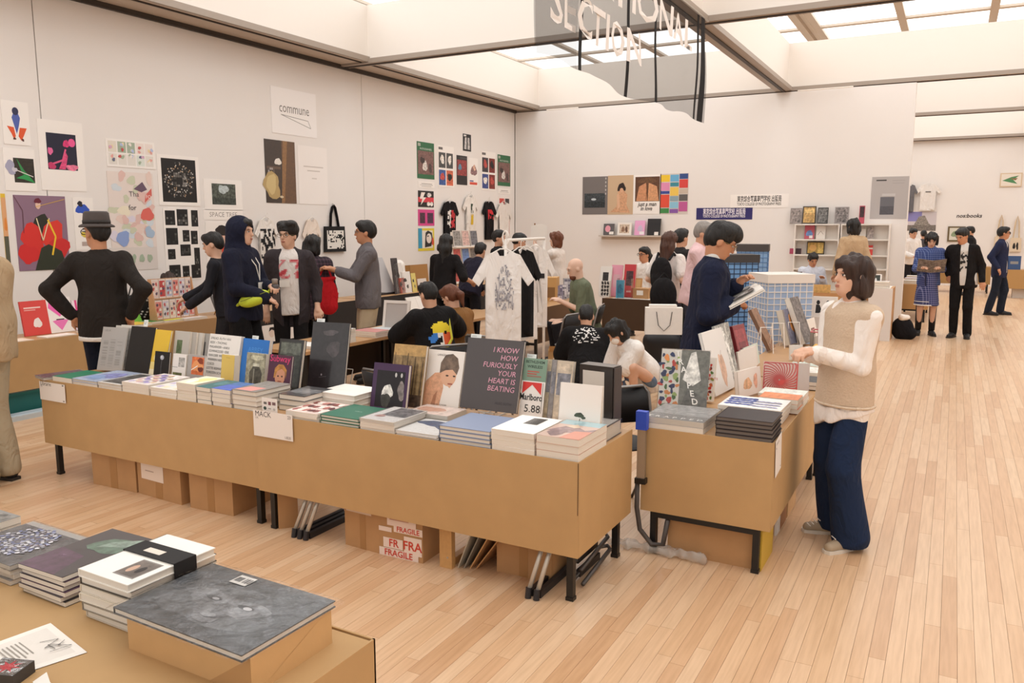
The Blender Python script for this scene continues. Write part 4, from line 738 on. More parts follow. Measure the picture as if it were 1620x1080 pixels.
    # --- face -------------------------------------------------------------------
    if feat:
        M3 = Matrix(((RH[0][0], RH[0][1], RH[0][2], hc[0] * s), (RH[1][0], RH[1][1], RH[1][2], hc[1] * s), (RH[2][0], RH[2][1], RH[2][2], hc[2] * s), (0, 0, 0, 1))) @ Matrix.Scale(s, 4)
        T.M = M3
        for q in (-1, 1):
            MB().ell((q * .031, -.0835, .006), (.0155, .006, .0075), col=hexc('#e9e0d8'), M=M3).ell((q * .031, -.0868, .006), (.0075, .004, .0072), col=hexc('#1d1512'), M=M3).box(q * .031 - .016, -.0905, .0115, q * .031 + .016, -.085, .0135, hexc('#2a1a16'), M=M3).build('eye', PRINT, t, smooth=True, colors=True)
            MB().ell((q * .033, -.088, .029), (.021, .006, .0042), M=M3).build('eyebrow', HAIRM['dark'], t, smooth=True)
        MB().ell((0, -.0935, -.0545), (.022, .006, .0045), M=M3).ell((0, -.0925, -.0625), (.018, .006, .0048), M=M3).build('lips', mat('#b5705f', .5), t, smooth=True)
    # --- top ------------------------------------------------------------------
    def torso(fd, fit, hemz, chest=1.0):
        fd.ell(P + u * .33, (.148 * build + fit, .098 * chest + fit, .17 + fit * .5), RS, .05).ell(P + u * .13, (.142 * build + fit * 1.25, .096 + fit * 1.25, .19), RT, .06)
        fd.ell(P + u * -.07, (max(.143 * hipw + fit * 1.3, .09 + legw[0] + fit * .3), max(.103 + fit * 1.3, legw[0] + .008 + fit * .3), .27), RT, .06).rc(Sl - RS @ V3(.02, 0, .0), Sr + RS @ V3(.02, 0, .0), .046 + fit, None, .05)
        fd.rc(P + u * .44, N - u * .0, .10, .06, .05)
        fd.cut(P + u * hemz, -u)
    T.torso = torso; T.cut_neck = lambda fd, k=.018: fd.cut(N + u * (k + neck), u)
    def sleeves(fd, fit, ln):
        for Sx, Ex, Wx in ((Sl, El, Wl), (Sr, Er, Wr)):
            if ln == 'none': continue
            if ln == 'short': e2 = Sx + (Ex - Sx) * .72; fd.rc(Sx, e2, .047 * build + fit, .052 + fit * 1.4, .03)
            elif ln == 'elbow': fd.rc(Sx, Ex, .046 * build + fit, .044 + fit, .03)
            else: fd.rc(Sx, Ex, .045 * build + fit, .038 + fit, .03).rc(Ex, Wx - (Wx - Ex) * (.04 if ln == 'long' else .35), .038 + fit, .029 + fit, .02)
    T.sleeves = sleeves
    Q = Field(); torso(Q, fit, hem); sleeves(Q, fit if sfit is None else sfit, sleeve)
    # open the neck
    Q.ell(N + u * .055 + RT @ V3(0, -.02, 0), (.062, .075, .05), RT, .01, 's')
    g = sc(Q.grow(v * 1.08, .008, 30, seed=int(abs(x) * 97) % 1000)); T.shirt_g = g
    T.top = skin_obj(top[0], g, top[1] if not isinstance(top[1], str) else fabric(top[1]), t)
    if collar: skin_obj('collar', sc(Field().rc(N - u * .005, N + u * .03, .066, .058).grow(v)), fabric(collar), t)
    # --- bottom -----------------------------------------------------------------
    if bottom:
        Q = Field()
        if bottom[0] in ('trousers', 'jeans', 'shorts'):
            Q.ell(P + V3(0, 0, -.0) + u * .0, (.15 * hipw, .108, .12), RT, .05)
            for hx, Kx, Ax in ((hl, Kl, Al), (hr, Kr, Ar)):
                Q.rc(hx + V3(0, .005, 0), Kx, legw[0], legw[1], .035)
                if bottom[0] != 'shorts': Q.rc(Kx, Ax + (Kx - Ax) * .03 - V3(0, 0, .01), legw[1], legw[2], .02)
            Q.cut(P + u * .1, u); Q.cut(V3(0, 0, .035), (0, 0, -1)) if bottom[0] != 'shorts' else None
        else:
            Q.rc(P + u * .16, P - V3(0, 0, .0), .12, .15, .05).rc(P, V3(P[0], P[1], P[2] - .44), .15, .19, .05); Q.cut(V3(0, 0, P[2] - .42), (0, 0, -1)); Q.cut(P + u * .16, u)
        T.bot = skin_obj(bottom[0], sc(Q.grow(v * 1.3, .008, 24, seed=5)), bottom[1] if not isinstance(bottom[1], str) else fabric(bottom[1]), t)
        if shoe:
            for k, (Ax, Kx) in enumerate(((Al, Kl), (Ar, Kr))):
                R = rotm('z', toe[k]); a = Ax * V3(1, 1, 0) + V3(0, 0, Ax[2] - .075); fd = Field()
                fd.rc(a + R @ V3(0, .025, .045), a + R @ V3(0, -.06, .04), .042, .04, .03).rc(a + R @ V3(0, -.06, .036), a + R @ V3(0, -.165, .03), .04, .032, .03).rc(a + R @ V3(0, .015, .05), a + V3(0, 0, .085), .04, .04, .02)
                fd.cut(a + V3(0, 0, .012), (0, 0, -1))
                so = skin_obj('shoe', sc(fd.grow(min(v, .009))), mat(shoe if isinstance(shoe, str) else shoe[0], .6), t)
                m = MB(); pts = [(R @ V3(px, py, 0))[:2] + a[:2] for px, py in ((-.034, .07), (.034, .07), (.042, -.02), (.046, -.12), (.03, -.195), (0, -.205), (-.03, -.195), (-.046, -.12), (-.042, -.02))]
                m.prism([(p[0] * s, p[1] * s) for p in pts], a[2] * s, (a[2] + .02) * s).build('sole', mat('#2b2725' if isinstance(shoe, str) else shoe[1], .6), so)
    # --- hair -------------------------------------------------------------------
    if style:
        Q = Field(); jig = .004
        if style in ('short', 'pony', 'crop', 'bun'):
            g_ = .0 if style != 'crop' else -.008
            Q.ell(hd(0, .016, .046), (.084 + g_, .102 + g_, .086 + g_), RH, .02).ell(hd(0, .045, .0), (.076 + g_, .072, .07), RH, .03).ell(hd(0, -.035, .085), (.066, .062, .038 + g_), RH, .03)
            Q.ell(hd(0, -.11, -.035), (.085, .085, .098), RH, .012, 's'); Q.ell(hd(.085, -.0, -.05), (.02, .045, .06), RH, .01, 's'); Q.ell(hd(-.085, -.0, -.05), (.02, .045, .06), RH, .01, 's'); Q.cut(hd(0, .05, -.075), RH @ V3(0, .1, -1))
            if style == 'pony': Q.rc(hd(0, .10, .03), hd(0, .135, -.03), .028, .036, .02).rc(hd(0, .135, -.03), hd(0, .12, -.17), .034, .012, .02)
        elif style == 'bob':
            Q.ell(hd(0, .014, .04), (.092, .106, .094), RH, .02).ell(hd(0, .03, -.05), (.095, .088, .095), RH, .03).ell(hd(0, -.045, .07), (.072, .06, .045), RH, .03)
            Q.ell(hd(0, -.115, -.055), (.068, .085, .115), RH, .012, 's'); Q.cut(hd(0, 0, -.135), RH @ V3(0, 0, -1)); jig = .008
        elif style == 'long':
            Q.ell(hd(0, .014, .04), (.09, .106, .092), RH, .02).ell(hd(0, .045, -.05), (.088, .075, .1), RH, .03).ell(hd(0, -.04, .075), (.07, .06, .04), RH, .03).rc(hd(0, .06, -.08), hc + V3(0, .085, -.33), .08, .06, .04)
            Q.ell(hd(0, -.115, -.055), (.07, .085, .12), RH, .012, 's'); jig = .007
        T.hair = skin_obj('hair', sc(Q.grow(min(v, .0095), jig * 1.3, 105, seed=3, wdir=(1, 1, .22))), HAIRM[hair], t)
    return T
def glasses(T, c='#1a1716', r=.0022, lens=True):
    for q in (-1, 1):
        MB().tube([T.M @ Vector((q * .034 + .024 * math.cos(a * math.pi / 8), -.104, .004 + .019 * math.sin(a * math.pi / 8))) for a in range(16)], r * T.s, 6, closed=True).tube([T.M @ Vector((q * .058, -.103, .01)), T.M @ Vector((q * .076, -.02, .006)), T.M @ Vector((q * .074, .012, -.004))], r * T.s, 6).build('glasses_rim', mat(c, .35), T.o, smooth=True)
    MB().tube([T.M @ Vector((-.011, -.105, .01)), T.M @ Vector((.011, -.105, .01))], r * T.s, 6).build('glasses_bridge', mat(c, .35), T.o)
def decal(T, part, centre, normal, w, h, nx, ny, fn, name='print', up=(0, 0, 1), g=None):
    """printed motif: a fine patchwork laid onto the grown cloth; fn(u, v) gives a colour or None"""
    vs, fs = g or T.shirt_g; bv = BVHTree.FromPolygons([tuple(q) for q in vs], [tuple(int(i) for i in q) for q in fs])
    n = Vector(normal).normalized(); up = Vector(up); rt = up.cross(n).normalized(); up = n.cross(rt); c = Vector(centre); P = {}
    def pt(i, j):
        if (i, j) not in P:
            o = c + rt * (w * (i / nx - .5)) + up * (h * (j / ny - .5)) + n * .4; hit = bv.ray_cast(o, -n)
            P[i, j] = hit[0] + n * .004 if hit[0] is not None else None
        return P[i, j]
    m = MB()
    for i in range(nx):
        for j in range(ny):
            col = fn((i + .5) / nx, (j + .5) / ny)
            if col is None: continue
            q = [pt(i, j), pt(i + 1, j), pt(i + 1, j + 1), pt(i, j + 1)]
            if any(p is None for p in q): continue
            m.add(q, [(0, 1, 2, 3)], hexc(col))
    if not m.f: return
    o = m.build(name, CLOTHPRINT, part, colors=True); o['kind'] = 'stuff'; return o
def noise2(seed, sc=5.0):
    r = random.Random(seed); ks = [(r.uniform(-1, 1) * sc, r.uniform(-1, 1) * sc, r.uniform(0, 6.28)) for _ in range(7)]
    return lambda a, b: sum(math.sin(k[0] * a * 3 + k[1] * b * 3 + k[2]) for k in ks) / 3
def at(px, py, D): p = PD(px, py, D); return p.x, p.y, p.z
# ---- woman in the cream vest --------------------------------------------------------------
gx, gy = -.475, 4.70
T = person('woman in cream knitted vest and dark jeans standing at the end-on table', gx, gy, -72, 1.60, skin='fair', hair='dark', style='bob', top=('blouse', '#f3ebe4'), sleeve='long', fit=.006, sfit=.018, hem=-.19, v=.0075,
           bottom=('jeans', '#1c2b47'), legw=(.088, .092, .106), shoe=('#a8957c', '#d8d0c4'), handL=(.03, -.23, 1.10), handR=(-.02, -.25, 1.09), poleL=(.25, .5, -1), poleR=(-.25, .5, -1), hpitch=-6, hyaw=-6, footL=(.10, -.02, 0), footR=(-.11, .06, 0), toe=(8, -25), curl=60, lean=-2)
Q = Field(); T.torso(Q, .03, -.085); Q.ell(T.N / T.s + T.u * .05, (.075, .09, .055), None, .01, 's')
vest = skin_obj('vest', (lambda g: (g[0] * T.s, g[1]))(Q.grow(.0075, .004, 24, 4)), mat('#cdb59c', .95, grain=.1, scale=90, bump=.5), T.o)
MB().tube([(T.P[0] + .176 * math.cos(a * math.pi / 12), T.P[1] + .137 * math.sin(a * math.pi / 12), T.P[2] - .074) for a in range(24)], .008, 6, closed=True).build('hem_band', fabric('#d9c4ac'), vest, smooth=True)
Q = Field().ell(T.P / T.s - T.u * .12, (.183, .142, .34), None); Q.cut(T.P / T.s - T.u * .088, T.u).cut(T.P / T.s - T.u * .165, -T.u + V3(.25, .3, 0)); skin_obj('blouse_hem', (lambda g: (g[0] * T.s, g[1]))(Q.grow(.0075, .008, 30, 6)), fabric('#efe6df'), T.top)
for k in (0, 1):
    d = V3(*(T.W[k] - T.E[k])); d /= np.linalg.norm(d); MB().cyl(T.W[k] - d * .04, T.W[k] - d * .0, .047, .043, 14).build('cuff', fabric('#e6dad0'), T.top)
# laces on the nearer shoe are two thin cords
for sx in (-.11, .10):
    m = MB()
    for i in range(4): m.tube([(sx - .025, -.03 - .022 * i, .098 - .008 * i), (sx + .025, -.045 - .022 * i, .098 - .008 * i)], .003, 5)
    m.build('laces', PAPER, T.o)
# ---- young man reading --------------------------------------------------------------------
x, y, z = at(1117, 350, 5.65)
T = person('young man in navy sweater reading an open book behind the side table', x, y, 82, z - .01, skin='tan', hair='black', style='short', top=('sweater', '#1b2036'), fit=.024, hem=-.12, v=.0075, hpitch=26, lean=6,
           bottom=('trousers', '#171a26'), handL=(.07, -.24, 1.36), handR=(-.05, -.20, 1.22), poleL=(.4, .4, -.8), poleR=(-.5, .4, -.8), curl=55, collar='#e6e2de')
glasses(T, '#8a6a3a', .002)
# fuller fringe over the forehead
Q = Field(); hd = lambda *q: T.hc / T.s + T.RH @ V3(*q); Q.ell(hd(0, -.01, .075), (.085, .104, .066), T.RH, .02).ell(hd(0, -.07, .064), (.062, .038, .03), T.RH, .02)
skin_obj('fringe', (lambda g: (g[0] * T.s, g[1]))(Q.grow(.009, .006, 80, 8, (1, 1, .3))), HAIRM['black'], T.hair)
Wm = T.o.matrix_basis.to_3x3(); 
def world(T, q): return Vector(T.o.location) + Matrix.Rotation(T.o.rotation_euler[2], 3, 'Z') @ Vector(q)
ob = thing('open_book', 'open white book in the reading man\'s hands', 'book', world(T, (0, -.27, 1.29)), T.o.rotation_euler[2], rot=(math.radians(-30), 0, T.o.rotation_euler[2]))
for q in (-1, 1):
    mb = MB(); n = 8
    pts = [(q * .19 * i / n, .016 * math.sin(math.pi * min(1, i / n * 1.25)) + .004) for i in range(n + 1)]
    vs = [(a, -.13, b) for a, b in pts] + [(a, .13, b) for a, b in pts] + [(a, -.13, b - .014) for a, b in pts] + [(a, .13, b - .014) for a, b in pts]; k = n + 1
    fs = [(i, i + 1, k + i + 1, k + i) for i in range(n)] + [(2 * k + i, 3 * k + i, 3 * k + i + 1, 2 * k + i + 1) for i in range(n)] + [(i, 2 * k + i, 2 * k + i + 1, i + 1) for i in range(n)] + [(k + i, k + i + 1, 3 * k + i + 1, 3 * k + i) for i in range(n)] + [(n, 2 * k + n, 3 * k + n, k + n)]
    mb.add(vs, fs, hexc('#f1ece4')); draw(mb, .13, .16, [('r', 0, 0, 1, 1, '#6f6a68~6'), ('b', .5, .5, .3, .3, 3, '#bdb8b2~5')], z=.021, M=Matrix.Translation((.03 if q > 0 else -.16, -.08, 0)))
    mb.build('page_block', PRINT, ob, smooth=False, colors=True)
MB().box(-.195, -.133, -.02, .195, .133, -.014).build('cover', PAPER, ob)
# ---- man in the hat ---------------------------------------------------------------------
x, y, z = at(153, 345, 6.4)
T = person('man in grey hat and black jacket seen from behind, hands on hips', x, y, 180, 1.84, skin='tan', style='crop', hair='black', top=('jacket', '#2a2522'), fit=.030, sfit=.017, hem=-.12, v=.0085, hyaw=58, build=1.06, feat=True,
           bottom=('jeans', '#141b2c'), legw=(.095, .07, .065), handL=(.235, .03, 1.06), handR=(-.235, .03, 1.06), poleL=(1, .5, -.1), poleR=(-1, .5, -.1), curl=20)
glasses(T, '#15120f', .003)
hm = Matrix(T.M); MB().lathe([(.118, .050), (.124, .056), (.116, .066), (.094, .076), (.093, .10), (.086, .155), (.074, .168), (.03, .160), (.001, .158)], 28, M=hm @ Matrix.Translation((0, .012, -.012))).build('hat', mat('#4a423f', .8, grain=.1), T.o, smooth=True)
MB().lathe([(.0958, .078), (.0952, .102), (.094, .102), (.094, .078)], 28, M=hm @ Matrix.Translation((0, .012, -.012))).build('hat_band', mat('#2c2725', .7), T.o, smooth=True)
Q = Field().ell(T.P / T.s - T.u * .1, (.188, .148, .4), None); Q.cut(T.P / T.s - T.u * .11, T.u).cut(T.P / T.s - T.u * .145, -T.u); skin_obj('shirt_hem', (lambda g: (g[0] * T.s, g[1]))(Q.grow(.0085)), fabric('#e9e4de'), T.o)
MB().lathe([(.036, -.012), (.036, .012), (.034, .012), (.034, -.012)], 14, M=Matrix.Translation(T.W[1]) @ Matrix.Rotation(.9, 4, 'Y')).build('wristwatch', STEEL, T.o)
# ---- hooded man with the lime pack -------------------------------------------------------
x, y, z = at(378, 336, 7.65)
T = person('man in navy hoodie, hood up, with lime waist pack, holding a flask', x, y, 78, 1.83, skin='fair', style='short', hair='black', top=('hoodie', '#1c1e2f'), fit=.034, sfit=.026, hem=-.13, v=.0085,
           bottom=('trousers', '#151416'), legw=(.1, .08, .075), handL=(.02, -.29, 1.20), handR=(-.10, -.30, 1.10), poleL=(.6, .3, -.7), poleR=(-.6, .3, -.7), curl=60, build=1.08)
Q = Field(); hd = lambda *q: T.hc / T.s + T.RH @ V3(*q); Q.ell(hd(0, .022, .03), (.112, .125, .125), T.RH, .02).rc(hd(0, .05, -.08), T.N / T.s + V3(0, .03, -.02), .1, .12, .05); Q.ell(hd(0, -.13, -.02), (.08, .10, .105), T.RH, .015, 's')
skin_obj('hood', (lambda g: (g[0] * T.s, g[1]))(Q.grow(.0085, .004, 20, 2)), fabric('#1d2033'), T.o)
bag = thing('waist_pack', 'lime green waist pack worn across the hooded man\'s front', 'waist pack', world(T, (-.13, -.19, 1.10)), 0, rot=(0, -.35, math.radians(28.8 + 22)))
skin_obj('pouch', Field().ell((0, -.03, 0), (.15, .06, .07), None).ell((.0, -.05, -.015), (.12, .05, .05), None).grow(.008, .003, 30), mat('#c9d83a', .5, grain=.1), bag)
MB().box(-.13, -.094, .02, .12, -.086, .026).build('zip', mat('#7a8420', .5), bag); MB().tube([(.14, .0, .0), (.2, .08, .03), (.2, .2, .08)], .014, 6).tube([(-.14, .0, .0), (-.2, .08, -.03), (-.2, .22, -.05)], .014, 6).build('strap', mat('#b7c534', .6), bag)
fl = thing('flask', 'dark grey drinking flask in the hooded man\'s hand', 'flask', world(T, (-.03, -.36, 1.04))); MB().lathe([(.03, 0), (.036, .005), (.036, .17), (.03, .185)], 16).build('bottle', mat('#4a4444', .35), fl, smooth=True); MB().lathe([(.027, .185), (.028, .235), (.02, .24)], 16).build('cap', mat('#8d8076', .4), fl, smooth=True)
MB().tube([T.N + V3(.08, -.05, .0), T.N + V3(.07, -.15, -.15), T.N + V3(.03, -.17, -.3), T.N + V3(-.02, -.165, -.16), T.N + V3(-.07, -.07, .0)], .005, 5).build('lanyard', PAPER, T.o); MB().box(-.02, -.185, 1.13, .06, -.18, 1.24).build('badge', PAPER, T.o)
# ---- man with glasses and cardigan --------------------------------------------------------
x, y, z = at(456, 352, 8.25)
T = person('man in round glasses, dark cardigan and white T-shirt with red print', x, y, 8, 1.79, skin='fair', style='short', hair='black', top=('t_shirt', '#eae3de'), sleeve='none', fit=.018, hem=-.12, v=.009,
           bottom=('trousers', '#1a1718'), hyaw=-22, handL=(.27, -.05, .93), handR=(-.25, -.02, .92), build=1.02)
glasses(T, '#6a5a3a', .002); nz = noise2(3, 6)
decal(T, T.top, T.P + T.u * .32 * T.s, (0, -1, 0), .26, .22, 20, 16, lambda a, b: ('#c2454e' if nz(a, b) > .45 else '#d98a8c') if nz(a, b) > .0 and b > .1 else None)
MB().box(-.09, -.165, 1.16, .01, -.16, 1.23).build('badge', PAPER, T.o)
Q = Field(); T.torso(Q, .036, -.24); T.sleeves(Q, .026, 'three'); Q.ell(T.P / T.s + V3(.0, -.2, .2), (.105, .2, .7), None, .02, 's')
skin_obj('cardigan', (lambda g: (g[0] * T.s, g[1]))(Q.grow(.009, .005, 24, 8)), fabric('#3b3538'), T.o)
Q = Field(); hd = lambda *q: T.hc / T.s + T.RH @ V3(*q); Q.ell(hd(0, .02, .06), (.1, .112, .085), T.RH, .02).ell(hd(.05, -.02, .115), (.05, .07, .035), T.RH, .03).ell(hd(-.05, .0, .11), (.045, .07, .03), T.RH, .03); Q.ell(hd(0, -.13, -.03), (.1, .1, .085), T.RH, .012, 's')
skin_obj('cap', (lambda g: (g[0] * T.s, g[1]))(Q.grow(.009, .004, 40, 8)), HAIRM['black'], T.o)
# ---- person half hidden behind the hood, reaching over the wall table -----------------------
x, y, z = at(352, 358, 8.35)
T = person('dark-haired person half hidden behind the hooded man, one hand stretched out', x, y, -85, 1.70, skin='fair', style='short', hair='black', top=('jumper', '#26262c'), v=.012, handR=(-.12, -.45, 1.02), handL=(.16, -.34, .96), hpitch=10, lean=8, bottom=('trousers', '#2a2a2e'))
x, y, z = at(266, 430, 9.95)
person('seated dark-haired person hidden behind the wooden comic rack', x, y, 20, 1.62, pelvis=(0, 0, .47), footL=(.1, -.4, 0), footR=(-.1, -.4, 0), style='bob', hair='dark', top=('jumper', '#77706c'), v=.014, hpitch=15, bottom=('trousers', '#333036'), feat=False)
# ---- plaid shirt from behind --------------------------------------------------------------------
x, y, z = at(490, 374, 9.0)
T = person('person with black bob in purple checked shirt seen from behind', x, y, 172, z, skin='fair', style='bob', hair='black', top=('shirt', plaid_mat('purple_check', '#2a2028', '#57404c', 22)), fit=.03, hem=-.2, v=.011, bottom=('trousers', '#151315'), handL=(.16, -.26, 1.02), handR=(-.16, -.26, 1.02), lean=6, feat=False, build=1.02)
# ---- man in grey with red tote -------------------------------------------------------------------
x, y, z = at(580, 352, 9.0)
T = person('man in grey long-sleeved top and khaki trousers holding a red bag', x, y, -72, z, skin='tan', style='short', hair='black', top=('jersey', '#6d686b'), sleeve='three', fit=.022, hem=-.14, v=.0095, bottom=('trousers', '#c9b496'), legw=(.1, .08, .075), handL=(.06, -.40, 1.30), handR=(-.10, -.40, 1.30), poleL=(.3, .2, -1), poleR=(-.4, .2, -1), curl=60, hyaw=-8)
glasses(T, '#1a1716', .002)
tb = thing('tote_bag', 'bright red cloth tote bag hanging from the grey-shirted man\'s hands', 'bag', world(T, (-.02, -.46, .84)), T.o.rotation_euler[2] + .9)
skin_obj('bag_body', Field().ell((0, 0, .17), (.16, .035, .2), None).ell((0, 0, .05), (.15, .045, .1), None).rc((-.13, 0, .33), (.1, 0, .36), .03).grow(.011, .006, 25), fabric('#d8262f'), tb); MB().tube([(-.1, 0, .34), (-.05, 0, .46), (.02, 0, .48), (.07, 0, .36)], .01, 6).build('handle', fabric('#d8262f'), tb)
# ---- group by the T-shirts on the left wall ----------------------------------------------------------
x, y, z = at(702, 372, 10.4)
T = person('woman with long black hair in a black top, seen from behind', x, y, 165, z, style='long', hair='black', top=('top', '#191617'), fit=.02, v=.011, sleeve='elbow', handL=(.12, -.34, 1.0), handR=(-.3, -.2, 1.05), lean=8, feat=False, bottom=('trousers', '#1b191b'))
x, y, z = at(742, 392, 11.3)
person('person in dark navy jacket bending over a table, face hidden', x, y, 150, 1.60, style='short', hair='black', top=('jacket', '#23202f'), fit=.035, v=.012, lean=32, handL=(.15, -.55, .85), handR=(-.15, -.55, .85), feat=False, bottom=('trousers', '#1c1b20'))
x, y, z = at(788, 366, 12.5)
person('dark-haired person in black by the corner, profile turned right', x, y, 70, z, style='short', hair='black', top=('jumper', '#1c1a1b'), v=.014, bottom=('trousers', '#222024'))
x, y, z = at(818, 370, 11.9)
person('black-haired person in dark jacket standing behind the clothes rail', x, y, 100, z, style='short', hair='black', top=('jacket', '#232127'), v=.013, hpitch=18, bottom=('trousers', '#222024'))
x, y, z = at(881, 369, 12.6)
person('woman with short auburn hair in white blouse reaching to the wall', x, y, -120, z, skin='fair', style='bob', hair='auburn', top=('blouse', '#e6dcd4'), fit=.026, hem=-.2, v=.013, handL=(.05, -.36, 1.45), handR=(-.1, -.34, 1.38), bottom=('trousers', '#2a2a33'), feat=False)
# ---- two people sitting at the vendor table ---------------------------------------------------------------
x, y, z = at(692, 446, 7.45); pz = z - .78
T = person('man in black T-shirt with a bright print on the back, sitting', x, y, -140, 1.74, pelvis=(0, 0, pz), footL=(.15, -.42, 0), footR=(-.15, -.42, 0), skin='mid', style='crop', hair='black', top=('t_shirt', '#171516'), sleeve='elbow', fit=.04, hem=-.12, v=.0095, lean=12, handL=(.05, -.46, .80), handR=(-.25, -.44, .80), poleL=(.8, .2, -.4), poleR=(-.8, .2, -.4), hpitch=14, bottom=('trousers', '#222'), build=1.1)
cols = ['#f0d83a', '#e8663a', '#3d7fd0', '#e9e4dc', '#6aa8e0']; nz = noise2(12, 5)
decal(T, T.top, T.P + T.u * .27 * T.s, (.1, 1, .1), .26, .27, 18, 18, lambda a, b: None if (a - .5) ** 2 + (b - .5) ** 2 > .24 or nz(a, b) < -.5 else (cols[0] if b > .62 else (cols[1] if a > .55 else (cols[2] if a < .35 else cols[3]))))
MB().tube([T.S[1] + V3(.05, .07, .05), T.P + T.u * .25 * T.s + V3(-.08, .165, 0), T.P + T.u * .05 * T.s + V3(.1, .165, 0)], .012, 6).build('bag_strap', mat('#c9c23a', .7), T.o)
x, y, z = at(735, 446, 8.0); pz = z - .775
T = person('woman in brown sweater with auburn ponytail, sitting', x, y, -128, 1.68, pelvis=(0, 0, pz), footL=(.12, -.42, 0), footR=(-.12, -.42, 0), skin='fair', style='pony', hair='auburn', top=('sweater', '#8f6438'), fit=.04, hem=-.12, v=.0095, lean=16, handL=(.1, -.42, .8), handR=(-.15, -.4, .8), hpitch=20, bottom=('trousers', '#3a2a22'))
# ---- bald man, back-row vendors and visitors -----------------------------------------------------------------
x, y, z = at(932, 413, 10.3); pz = z - .775
T = person('bald bearded man in olive T-shirt sitting at a table', x, y, -78, 1.84, pelvis=(0, 0, pz), footL=(.14, -.42, 0), footR=(-.14, -.42, 0), skin='pale', style=None, top=('t_shirt', '#6f7660'), sleeve='elbow', fit=.026, hem=-.1, v=.0105, lean=14, handL=(.05, -.38, .82), handR=(-.1, -.36, .82), hpitch=16, bottom=('trousers', '#1d1b1f'), build=1.05)
Q = Field(); hd = lambda *q: T.hc / T.s + T.RH @ V3(*q); Q.ell(hd(0, -.05, -.085), (.05, .05, .04), T.RH, .02); skin_obj('beard', (lambda g: (g[0] * T.s, g[1]))(Q.grow(.01, .003, 60)), HAIRM['auburn'], T.o)
x, y, z = at(1021, 392, 13.2); pz = z - .775
T = person('vendor with tied-back hair and glasses in white T-shirt, sitting by the back wall', x, y, -58, 1.72, pelvis=(0, 0, pz), footL=(.14, -.42, 0), footR=(-.14, -.42, 0), skin='tan', style='pony', hair='black', top=('t_shirt', '#efe9e2'), sleeve='short', v=.013, bottom=('trousers', '#333'))
glasses(T, '#1a1716', .003)
x, y, z = at(1077, 364, 10.8)
person('black-haired person mostly hidden behind the woman with a backpack', x, y, 120, z, style='short', hair='black', top=('jumper', '#2b2829'), v=.014, bottom=('trousers', '#222'), feat=False)
x, y, z = at(1059, 369, 10.0)
T = person('woman with long brown hair carrying a black backpack', x, y, 140, z, style='long', hair='brown', skin='fair', top=('blouse', '#e9dfd8'), sleeve='short', v=.012, bottom=('skirt', '#2d2830'), feat=False, handL=(.2, -.15, 1.0), handR=(-.2, -.15, 1.0))
bp = thing('backpack', 'black backpack on the long-haired woman\'s back', 'backpack', world(T, (0, .17, 1.0)), T.o.rotation_euler[2])
skin_obj('pack', Field().ell((0, .02, .18), (.15, .09, .22), None).ell((0, .06, .1), (.12, .07, .12), None).grow(.013, .004, 25), fabric('#1b191a'), bp); MB().tube([(-.09, -.02, .36), (-.11, -.1, .44), (-.12, -.24, .3)], .016, 6).tube([(.09, -.02, .36), (.11, -.1, .44), (.12, -.24, .3)], .016, 6).build('strap', fabric('#232021'), bp)
x, y, z = at(1099, 355, 9.4)
T = person('grey-haired man in pale pink shirt leaning forward', x, y, 62, z + .02, skin='mid', style='short', hair='grey', top=('shirt', '#e6c3c4'), fit=.024, hem=-.14, v=.0105, lean=8, handL=(.12, -.36, .95), handR=(-.12, -.32, .95), hpitch=10, bottom=('trousers', '#3a3a44'))
# ---- two crouching on the floor --------------------------------------------------------------------------------
x, y, z = at(928, 489, 8.1)
T = person('man in black T-shirt with white lettering crouching, back turned', x, y, 175, 1.72, pelvis=(0, .12, .27), lean=30, footL=(.14, -.06, 0), footR=(-.14, -.06, 0), kneeL=(.4, -1, .6), kneeR=(-.4, -1, .6), style='crop', hair='black', top=('t_shirt', '#191718'), sleeve='short', fit=.04, hem=-.12, v=.0105, handL=(.25, -.4, .3), handR=(-.3, -.3, .25), hpitch=20, bottom=('trousers', '#232228'), feat=False, build=1.05)
nz = noise2(5, 9); decal(T, T.top, T.P + T.u * .4 * T.s, (0, 1, .55), .30, .22, 26, 20, lambda a, b: '#e6e2de' if abs(nz(a, b)) < .22 and (a - .5) ** 2 + (b - .5) ** 2 < .22 else None)
x, y, z = at(1000, 508, 7.7)
T = person('girl in white T-shirt and blue jeans crouching, wearing a face mask', x - .03, y, -62, 1.62, pelvis=(.0, .26, .30), lean=42, footL=(.12, -.02, 0), footR=(-.12, .05, 0), kneeL=(.3, -1, .9), kneeR=(-.3, -1, .9), skin='fair', style='bob', hair='black', top=('t_shirt', '#efe9e3'), sleeve='short', fit=.03, hem=-.1, v=.0095, handL=(.0, -.30, .16), handR=(-.14, -.26, .2), hpitch=22, bottom=('jeans', '#6f86a3'), shoe=('#2a4f86', '#e9e4dc'))
Q = Field(); hd = lambda *q: T.hc / T.s + T.RH @ V3(*q); Q.ell(hd(0, -.07, -.05), (.055, .045, .045), T.RH, .02); skin_obj('face_mask', (lambda g: (g[0] * T.s, g[1]))(Q.grow(.009)), PAPER, T.o)
